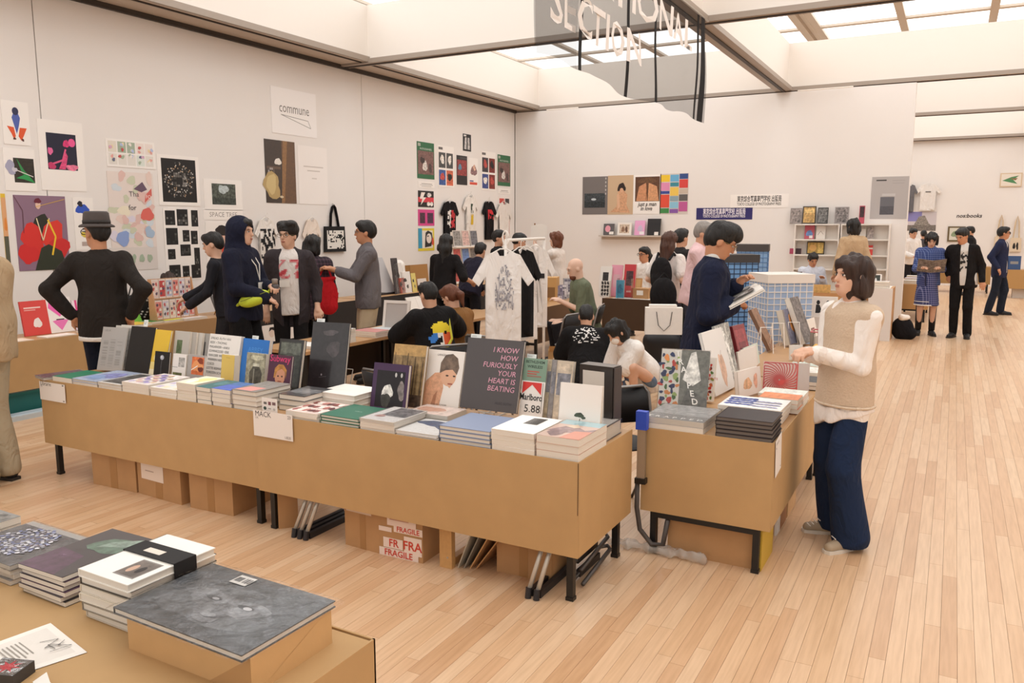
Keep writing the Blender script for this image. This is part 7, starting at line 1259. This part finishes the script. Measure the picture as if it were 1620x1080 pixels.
flat('bright yellow sheet folder beside the khaki trousers', (-5.35, 7.0, TZ + .001), .3, .3, .02, '#e6d84a', hard=False); flat('white notepad in front of the sitting man', (-5.2, 6.65, TZ + .001), .21, .28, .01, '#efe9e2', hard=False)
wstand('open white book beyond the sitting man', 655, 684, 468, 486, '#eee8e2', [('l', [(.5, 0), (.5, 1)], .004, '#c9c2ba')], X=-5.25, th=.01, lean=25)
# ================================================================ back wall shelf and the stall before it
Y = YB; a, b = PY(952, 371, Y), PY(1048, 371, Y); t = thing('wall_shelf', 'narrow pale shelf on the back wall below the four posters', 'shelf', (a.x, Y - .18, a.z - .04)); MB().box(0, 0, 0, b.x - a.x, .178, .03).build('board', mat('#c9bdb2', .6), t); MB().box(0, .165, -.06, b.x - a.x, .178, 0).build('bracket_rail', mat('#c9bdb2', .6), t)
for x0, x1, y0, c, art, lb in ((955, 972, 354, '#5f5a5c', [('e', .4, .55, .25, .3, '#e8a0b0'), ('r', .55, .05, .95, .3, '#efe9e2')], 'grey book with a pink disc on the wall shelf'), (977, 999, 352, '#efe8e0', [('r', .15, .15, .85, .85, '#c9b5a0~4'), ('b', .4, .45, .1, .25, 3, '#8a6a54~3'), ('b', .65, .45, .1, .22, 5, '#6a4a3a~3')], 'white-framed photo book on the wall shelf'), (1004, 1020, 349, '#e8a8d0', [('b', .55, .45, .22, .25, 3, '#c9b8d0'), ('r', .5, .05, .95, .25, '#efe6ea')], 'pink book on the wall shelf'), (1024, 1045, 346, '#1d1b1e', [('r', .55, .0, .85, .2, '#efe9e2')], 'black book on the wall shelf')):
    p, q = PY(x0, 370, Y - .1), PY(x1, 370, Y - .1); h = PY(x0, y0, Y - .1).z - (a.z - .01); t = thing('book', lb, 'book', (p.x, Y - .1, a.z - .009), 0, 'books on the wall shelf', rot=(math.pi / 2 - .15, 0, 0)); book_parts(t, q.x - p.x, h, .03, c, art)
def bstand(label, px0, px1, y0, y1, Yp, cover, art, z=None, th=.03, lean=10, name='book', cat='book', group='books on the back stall', frame=None):
    a, b = PY(px0, y1, Yp), PY(px1, y1, Yp); z = a.z if z is None else z; h = max(.05, (PY(px0, y0, Yp).z - z)); t = thing(name, label, cat, (a.x, Yp, z), 0, group, rot=(math.pi / 2 - math.radians(lean), 0, 0)); book_parts(t, b.x - a.x, h, th, cover, art); return t
Yt = 11.5
bstand('white framed ink picture on the back stall table', 955, 974, 421, 0, Yt, '#f0ebe4', [('r', .25, .2, .75, .8, '#2a2829~6')], z=TZ); bstand('pink book on the back stall table', 974, 992, 419, 0, Yt + .05, '#e8a0b4', [('r', .2, .3, .8, .7, '#e0b0b8')], z=TZ); bstand('red book with dark photograph on the back stall table', 995, 1014, 418, 0, Yt, '#c83a40', [('r', .2, .35, .8, .8, '#4a2a30~6'), ('r', .3, .15, .7, .2, '#e8b0a8')], z=TZ)
bstand('black and white leaf-patterned book lying upright before the frame', 958, 973, 444, 0, 11.35, '#d9d4cc', [('b', .2 + .3 * (i % 3), .2 + .22 * (i // 3), .12, .1, i, '#2a2829') for i in range(12)], z=TZ, lean=6); bstand('turquoise picture in an acrylic holder', 984, 997, 443, 0, 11.32, '#4aa8cc', [('b', .5, .5, .3, .3, 3, '#2f86b0~3')], z=TZ, lean=4)
t = thing('acrylic_box', 'clear acrylic box around the turquoise picture', 'display box', (PY(976, 470, 11.25).x, 11.25, TZ)); bx = .22
for sh in ((0, 0, .003, .12), (bx - .003, 0, bx, .12)): MB().box(sh[0], sh[1], 0, sh[2], sh[3], .3).build('side_pane', ACRYL, t)
MB().box(0, 0, 0, bx, .003, .3).build('front_pane', ACRYL, t)
carton_t = thing('carton', 'small open carton on the back stall table', 'box', (PY(1001, 470, 11.3).x, 11.3, TZ)); MB().box(0, 0, 0, .24, .2, .16).build('carton_body', CARD2, carton_t); MB().box(.06, -.002, .06, .16, 0, .13).build('label', PAPER, carton_t)
for i, (px, w, c, lb) in enumerate(((968, .5, '#efe8e0', 'white papers spread on the back stall table'), (1012, .35, '#ece4da', 'loose white papers right of the small carton'))):
    p = PY(px, 470, 11.25); t = thing('papers', lb, 'papers', (p.x, 11.23, TZ)); [MB().box(.03 * k, .01 * k, .002 * k, w - .04 * (3 - k), .1 + .02 * k, .002 * k + .0015).build('sheet', mat(c, .7), t) for k in range(4)]
bstand('orange-pink board in a clear stand near the pink-shirted man', 1063, 1078, 443, 0, 11.3, '#e0a080', [('r', .2, .2, .8, .9, '#e8b090')], z=TZ, lean=3)
# things on the bald man's table
for px, y0, w, c, lb in ((873, 452, .1, '#8a86a8', 'violet striped zine on the bald man\'s table'), (880, 450, .1, '#b9b4b8', 'grey striped zine on the bald man\'s table'), (892, 440, .18, '#a9a8ac', 'speckled picture stand on the bald man\'s table')):
    p = PX(px, 480, -5.1); h = PX(px, y0, -5.1).z - TZ; t = thing('zine', lb, 'zine', (-5.1, min(max(p.y, 9.4), 10.9), TZ), .6, None, rot=(math.pi / 2 - .15, 0, .7)); book_parts(t, w * 1.6, h, .02, c, [('n', .05, .05, .95, .95, 5, 7, ['#6a6878', '#c9c6cc', '#8d8a94', '#e0dde0'], int(px), .8)])
t = thing('carton', 'tan carton behind the bald man\'s hands', 'box', (-5.2, 10.35, TZ), .3); MB().box(0, 0, 0, .22, .3, .34).build('carton_body', mat('#c79a60', .7), t); MB().box(.02, -.003, .05, .2, 0, .2).build('cutout', mat('#8a643c', .8), t)
t = thing('glass_jar', 'small jar of loose cards by the bald man', 'jar', (-5.0, 10.0, TZ)); MB().lathe([(.05, 0), (.055, .01), (.055, .12), (.05, .125)], 16).build('jar_body', mat('#c9c3bc', .3), t, smooth=True); [MB().box(-.04 + .02 * k, -.02, .03, -.036 + .02 * k, .03, .17).build('card', PAPER, t) for k in range(4)]
t = thing('tan_canvas', 'tan board on the stall behind the bald man', 'board', (-4.4, 11.5, TZ), 0, rot=(-.2, 0, 0)); MB().box(0, 0, 0, .3, .02, .3).build('board', mat('#c3935c', .6), t); MB().box(.02, -.004, .02, .28, 0, .28).build('face', mat('#d2a870', .6), t)
# hanging paper sign and green bag, box near the rail foot
q = PD(852, 352, 12.8); t = thing('paper_sign', 'white torn paper sheet hung on a wooden pole', 'paper sign', (q.x, q.y, q.z - .35), .4); m = MB(); m.prism([(-.14, .0), (-.05, -.04), (.12, .02), (.14, .3), (.04, .33), (-.12, .3)], -.004, .004, M=FM); m.build('sheet', PAPER, t); MB().tube([(-.15, .03, -1.4), (-.06, .01, .34)], .012, 6).build('pole', mat('#8f6a48', .7), t)
p = G(868, 560); t = thing('green_bag', 'crumpled green bag on the floor under the rail', 'bag', (p.x - .1, p.y + .9, 0)); skin_obj('bag_body', Field().ell((0, 0, .12), (.25, .16, .12), None).grow(.018, .02, 22), fabric('#4f7a35'), t); MB().tube([(-.1, 0, .2), (0, 0, .3), (.1, 0, .2)], .01, 6).build('handle', fabric('#3f6a2a'), t)
p = G(880, 590); t = thing('carton', 'open carton on the floor beside the rail foot', 'box', (p.x - .15, p.y + .1, 0), .5); MB().box(0, 0, 0, .34, .26, .24).build('carton_body', CARD, t); MB().add([(0, 0, .24), (.34, 0, .24), (.34, -.08, .32), (0, -.08, .32)], [(0, 1, 2, 3)]).build('flap', CARD, t); MB().box(.05, -.003, .1, .12, 0, .16).build('label', PAPER, t)
p = G(30, 655); t = thing('storage_box', 'teal storage box under the wall table', 'box', (-7.85, 4.1, 0)); MB().box(-.15, 0, 0, .2, .62, .2).build('box_body', mat('#1f6a66', .6), t); MB().box(-.16, -.01, .2, .21, .63, .22).build('lid', mat('#23756f', .6), t)
t = thing('plastic_tray', 'flat pale plastic tray on the floor before the teal box', 'tray', (-7.6, 4.05, 0)); MB().box(0, 0, 0, .16, .66, .025).build('tray_base', mat('#c3cdd2', .4), t); MB().box(0, 0, .025, .01, .66, .045).box(.15, 0, .025, .16, .66, .045).build('rim', mat('#c3cdd2', .4), t)
t = thing('backpack', 'black rucksack on the floor beside the teal box', 'backpack', (-7.5, 3.92, 0)); skin_obj('pack', Field().ell((0, 0, .17), (.13, .11, .18), None).grow(.015, .008, 20), fabric('#1b1a1c'), t); MB().tube([(-.08, -.1, .28), (-.1, -.16, .15), (-.08, -.1, .05)], .014, 6).build('strap', fabric('#242224'), t)
# ================================================================ white bookshelves on the back wall
def bookcase(label, px0, px1, rows, bot):
    a, b = PY(px0, rows[0], YB - .2), PY(px1, rows[0], YB - .2); w = b.x - a.x; zt = a.z; t = thing('bookcase', label, 'bookcase', (a.x, YB - .24, 0), 0, 'white bookcases')
    for x in (0, w - .02): MB().box(x, 0, 0, x + .02, .22, zt).build('side_panel', WHITEP, t)
    MB().box(.02, .205, .0, w - .02, .22, zt).build('back_panel', WHITEP, t); zs = [PY(px0, r, YB - .2).z for r in rows] + [.6, .3, .05]
    for z in zs: MB().box(.02, 0, z - .025, w - .02, .205, z).build('shelf_board', WHITEP, t)
    return t, a.x, zs
t1, xa, zs = bookcase('left white bookcase on the back wall', 1258, 1329, (354, 378, 402, 424), 0); t2, xb, zs2 = bookcase('right white bookcase on the back wall', 1331, 1409, (354, 378, 403, 424), 0)
photo = lambda c: [('r', .06, .06, .94, .94, c)]
for x0, x1, y0, y1, c, art, lb in ((1267, 1286, 329, 353, '#8d8480', photo('#8a807c~8'), 'brownish photo book on top of the left bookcase'), (1287, 1309, 326, 353, '#3a3226', [('r', .08, .06, .92, .94, '#b8935a~5'), ('r', .15, .6, .85, .85, '#d9b878~4')], 'gold and brown book on top of the left bookcase'), (1312, 1329, 328, 353, '#2b2a2a', photo('#6a6866~9'), 'black and white photo book on top of the left bookcase'), (1340, 1363, 327, 353, '#9a9290', photo('#77706e~9'), 'group photograph book on top of the right bookcase'), (1380, 1389, 325, 341, '#b84a5c', [('r', .1, .35, .9, .95, '#3a1f24~4')], 'small dark red card leaning above the right bookcase'),
        (1292, 1308, 356, 377, '#c05a6a', [('b', .5, .4, .3, .25, 3, '#6a8ac0~3'), ('r', .5, .05, .85, .25, '#efe9e2')], 'pink and blue book on the second shelf'), (1311, 1326, 357, 377, '#ece5dd', [('l', [(.2, .3), (.5, .6), (.8, .35)], .01, '#b5a8a0')], 'white drawing book on the second shelf'), (1365, 1378, 359, 377, '#4a2f2a', photo('#5a3a32~3'), 'dark brown book on the second shelf, right case'), (1381, 1393, 362, 377, '#d9d2ca', [], 'pale grey book on the second shelf, right case'), (1395, 1406, 358, 377, '#b9b0aa', photo('#9a8f8a~7'), 'grey patterned book on the second shelf, right case'),
        (1269, 1288, 393, 401, '#a83a5a', [('r', .4, 0, 1, 1, '#3a2428')], 'low magenta and black book on the third shelf'), (1297, 1326, 382, 401, '#3a3222', [('r', .05, .08, .95, .92, '#b8954a~4'), ('e', .35, .5, .2, .25, '#d9a860'), ('r', .62, .1, .92, .9, '#d0b060~3')], 'wide gold framed book on the third shelf'), (1379, 1391, 388, 402, '#3f8fc8', [('r', .0, .6, 1, .75, '#e6eef2')], 'blue book on the third shelf, right case'), (1394, 1406, 388, 402, '#d8443c', [('r', .0, .6, 1, .75, '#f2dcd6')], 'red book on the third shelf, right case'), (1385, 1397, 408, 423, '#c99a6a', photo('#b0703c~5'), 'tan book on the lowest visible shelf')):
    zb = min([z for z in zs if z <= PY(x0, y0 + 4, YB - .2).z] or [zs[0]], key=lambda z: abs(z - PY(x0, y1, YB - .2).z)); bstand(lb, x0, x1, y0, 0, YB - .12, c, art, z=zb + .001, lean=8, th=.02, group='books on the white bookcases')
# stall in front of the bookcases
table('stall_table', -3.0, 13.75, -.85, 14.35, 'stall table in front of the white bookcases', 'fr', skirt=mat('#b8895a', .7))
t = thing('display_crate', 'white-sided display crate at the end of the stall table', 'crate', (-1.12, 13.62, 0)); MB().box(0, 0, 0, .34, .02, .82).build('side_board', mat('#dcd6d2', .6), t); MB().box(.30, .02, 0, .34, .6, .82).build('end_board', mat('#c99a6a', .6), t); MB().box(0, .02, .80, .30, .6, .82).build('top_board', WHITEP, t)
bstand('black framed picture of a white figure on the display crate', 1405, 1424, 434, 0, 13.9, '#efe9e3', [('r', .12, .15, .88, .92, '#3a403c'), ('p', [(.4, .2), (.42, .6), (.5, .7), (.58, .6), (.62, .2)], '#d9d6d2')], z=.83, lean=6, name='picture_frame', cat='picture')
for i in range(4):
    p = G(1388, 480, .8); flat(f"white boxed book stacked on the stall, {('lowest', 'second up', 'third up', 'uppermost')[i]}", (-1.55 + .01 * i, 13.72, TZ + .001 + .055 * i), .5, .3, .052, '#e9e2da', [('r', .1, .3, .5, .6, '#d6cec6')], group='white boxed books on the stall')
for i in range(3): flat(f"white paper pack on the display crate, {('lowest', 'middle', 'uppermost')[i]}", (-1.06, 13.66, .822 + .034 * i), .22, .2, .03, '#f0eae4', [('r', .3, .4, .7, .5, '#a39c96')], hard=False, group='paper packs on the crate')
bstand('gold and black framed print in front of the blue-shirted vendor', 1270, 1291, 430, 0, 13.7, '#2b2620', [('r', .08, .05, .92, .95, '#d9b44a~3'), ('b', .3, .6, .1, .2, 3, '#8a6a2a'), ('b', .6, .6, .1, .2, 5, '#a3823a')], z=TZ, lean=6)
bstand('long tan board behind the white silhouettes box', 1270, 1340, 449, 0, 13.85, '#c9a05e', [('r', 0, 0, 1, 1, '#caa262~2')], z=TZ, lean=3)
t = thing('display_stand', 'white plinth carrying the silhouettes box', 'plinth', (PY(1284, 500, 10.3).x - .1, 10.15, 0)); bx_ = PY(1326, 500, 10.3).x - PY(1284, 500, 10.3).x + .2
zz = .86; MB().box(0, 0, 0, bx_, .3, zz - .02).build('plinth_body', mat('#cfc6be', .7), t); MB().box(-.02, -.02, zz - .02, bx_ + .02, .32, zz).build('plinth_top', WHITEP, t)
t = thing('wire_basket', 'dark wire basket with a pink rim beside the leaning books', 'basket', (-1.05, 7.35, TZ)); MB().box(0, 0, 0, .3, .2, .01).build('base', DARKP, t)
m = MB(); [m.tube([(.3 * i / 8, 0, 0), (.3 * i / 8, 0, .16)], .003, 5).tube([(.3 * i / 8, .2, 0), (.3 * i / 8, .2, .16)], .003, 5) for i in range(9)]; [m.tube([(0, .2 * i / 5, 0), (0, .2 * i / 5, .16)], .003, 5).tube([(.3, .2 * i / 5, 0), (.3, .2 * i / 5, .16)], .003, 5) for i in range(6)]; m.build('wires', STEEL, t); MB().tube([(0, 0, .16), (.3, 0, .16), (.3, .2, .16), (0, .2, .16)], .006, 6, closed=True).build('rim', mat('#d07a80', .5), t)
for i in range(3):
    wz = thing('wire_easel', ('wire easel behind the orange-lit book', 'wire easel beside the white zines', 'wire easel near the brown plank-like book')[i], 'book stand', ((-1.33, -1.22, -1.36)[i], (7.35, 7.5, 7.0)[i], TZ), .5); MB().tube([(-.06, .1, 0), (-.05, 0, .22), (.05, 0, .22), (.06, .1, 0)], .004, 6).build('frame', WHITEP, wz); MB().tube([(-.05, -.06, 0), (-.05, 0, .22)], .004, 6).tube([(.05, -.06, 0), (.05, 0, .22)], .004, 6).build('legs', WHITEP, wz)
# far stalls
for x0, x1, y0, lb in ((1.0, 2.6, 23.3, 'cardboard-covered stall at the far wall with boxes below'), (2.64, 4.4, 22.4, 'cardboard-covered stall at the right edge of the far hall'), (-1.9, .9, 24.6, 'cardboard stall behind the patterned dress')):
    table('far_table', x0, y0, x1, y0 + .7, lb, 'fl', skirt=mat('#b8915c', .7))
table('far_table', -.88, 16.6, -.35, 18.6, 'cardboard stall just behind the end of the back wall', 'fr', skirt=mat('#b58a58', .7))
for i, (x, c, lb) in enumerate(((1.2, '#2c4a78', 'dark blue book on the far stall'), (1.55, '#efe9e4', 'white framed sheet on the far stall'), (2.0, '#d6cfc6', 'grey booklet on the far stall'))):
    t = thing('book', lb, 'book', (x, 23.5, TZ), 0, 'books on the far stall', rot=(math.pi / 2 - .2, 0, 0)); book_parts(t, .28, .34, .02, c, [('r', .2, .4, .8, .6, '#8d8a86')])
carton('white carton under the far stall', 1.35, 1.75, 23.45, .3, .3, mat('#d9d2ca', .7), tape=False)
for i in range(4): flat(f"pile of pale books on the stall by the wall end, {('first', 'second', 'third', 'fourth')[i]} along", (-.8, 16.8 + .4 * i, TZ + .001), .3, .25, .06 + .02 * (i % 2), ('#d9d2ca', '#c9b8c0', '#a9b0b8', '#e6ded4')[i], group='pale books at the wall end')
q = PY(1505, 362, YF - .1); poster('gold-framed picture behind the far visitors', (1500, 358, 1526, 382), [('r', .1, .1, .9, .9, '#d9d6c8'), ('b', .5, .5, .25, .25, 3, '#8a9a78~4')], 'F', bg='#6a5a3a', name='picture_frame', cat='picture', t=.03)
t = thing('handbag', 'black bag with white cloth on the floor by the wall end', 'bag', (-.62, 14.05, 0)); skin_obj('bag_body', Field().ell((0, 0, .16), (.17, .12, .19), None).ell((.12, 0, .1), (.1, .1, .1), None).grow(.016, .01, 18), fabric('#17161a'), t); skin_obj('cloth', Field().ell((.02, -.04, .35), (.09, .07, .06), None).grow(.015, .012, 30), PAPER, t)
# ================================================================ black net banner hanging from the ceiling
XBN = G(850, 88, 3.05).x; y_a = PX(848, 90, XBN).y; y_b = PX(1112, 178, XBN).y; zb = 3.05; ztop = ZC + .0
def bw_(y, z):
    f = (y - y_a) / (y_b - y_a); return XBN + .03 * math.sin(f * 13) * (.4 + .6 * (ztop - z)) + .012 * math.sin(f * 47 + z * 1.5) + .01 * math.sin(z * 5 + f * 9)
def edge(f): return zb + .03 * math.sin(f * 9) + .02 * math.sin(f * 23 + 1) - .0
bn = thing('hanging_banner', 'black net banner with large white letters hanging from the ceiling', 'banner', (XBN, y_a, zb))
O = Vector((XBN, y_a, zb)); n, mz = 90, 40; m = MB()
vs = []
for i in range(n + 1):
    f = i / n; y = y_a + (y_b - y_a) * f
    for k in range(mz + 1): z = edge(f) + (ztop - edge(f)) * k / mz; vs.append(Vector((bw_(y, z), y, z)) - O)
m.add(vs, [(i * (mz + 1) + k, (i + 1) * (mz + 1) + k, (i + 1) * (mz + 1) + k + 1, i * (mz + 1) + k + 1) for i in range(n) for k in range(mz)]); m.build('net', sheer_mat('black_net', '#1d1a1b', .5, .9), bn, smooth=True)
def net_strip(f0, f1, name, mt, off=.004):
    m = MB(); vs = []
    for k in range(mz + 1):
        for f in (f0, f1): y = y_a + (y_b - y_a) * f; z = edge(f) + (ztop - edge(f)) * k / mz; vs.append(Vector((bw_(y, z) + off, y, z)) - O)
    m.add(vs, [(2 * k, 2 * k + 1, 2 * k + 3, 2 * k + 2) for k in range(mz)]); m.build(name, mt, bn)
SEAM = mat('#141213', .9)
for f in (.16, .42, .57, .93): net_strip(f, f + .012, 'seam', SEAM)
net_strip(.955, .985, 'hem', SEAM); net_strip(0, .15, 'doubled_net', sheer_mat('black_net_double', '#2a2627', .25, .9), .012)
LET = mat('#e9e3de', .8)
def letters(s, f0, f1, z0, h):
    vs, fs = text_mesh(s, True); xs = [v[0] for v in vs]; a, b = min(xs), max(xs); m = MB(); out = []
    for v in vs:
        f = f0 + (f1 - f0) * (v[0] - a) / (b - a); y = y_a + (y_b - y_a) * f; z = z0 + v[1] * h / .7; out.append(Vector((bw_(y, z) + .008, y, z)) - O)
    m.add(out, fs); m.build('lettering', LET, bn)
def zz(px, py, f): y = y_a + (y_b - y_a) * f; return PX(px, py, XBN).z
fy = lambda px: (PX(px, 100, XBN).y - y_a) / (y_b - y_a)
letters('SECTION', fy(866), fy(1012), PX(940, 68, XBN).z, .30)
letters('INTERNATIONAL', fy(840) - .25, fy(1094), PX(1040, 45, XBN).z, .30)
MB().tube([Vector((XBN, y_a - .5, ztop - .01)) - O, Vector((XBN, y_b + .1, ztop - .01)) - O], .012, 8).build('hanging_rod', STEEL, bn)
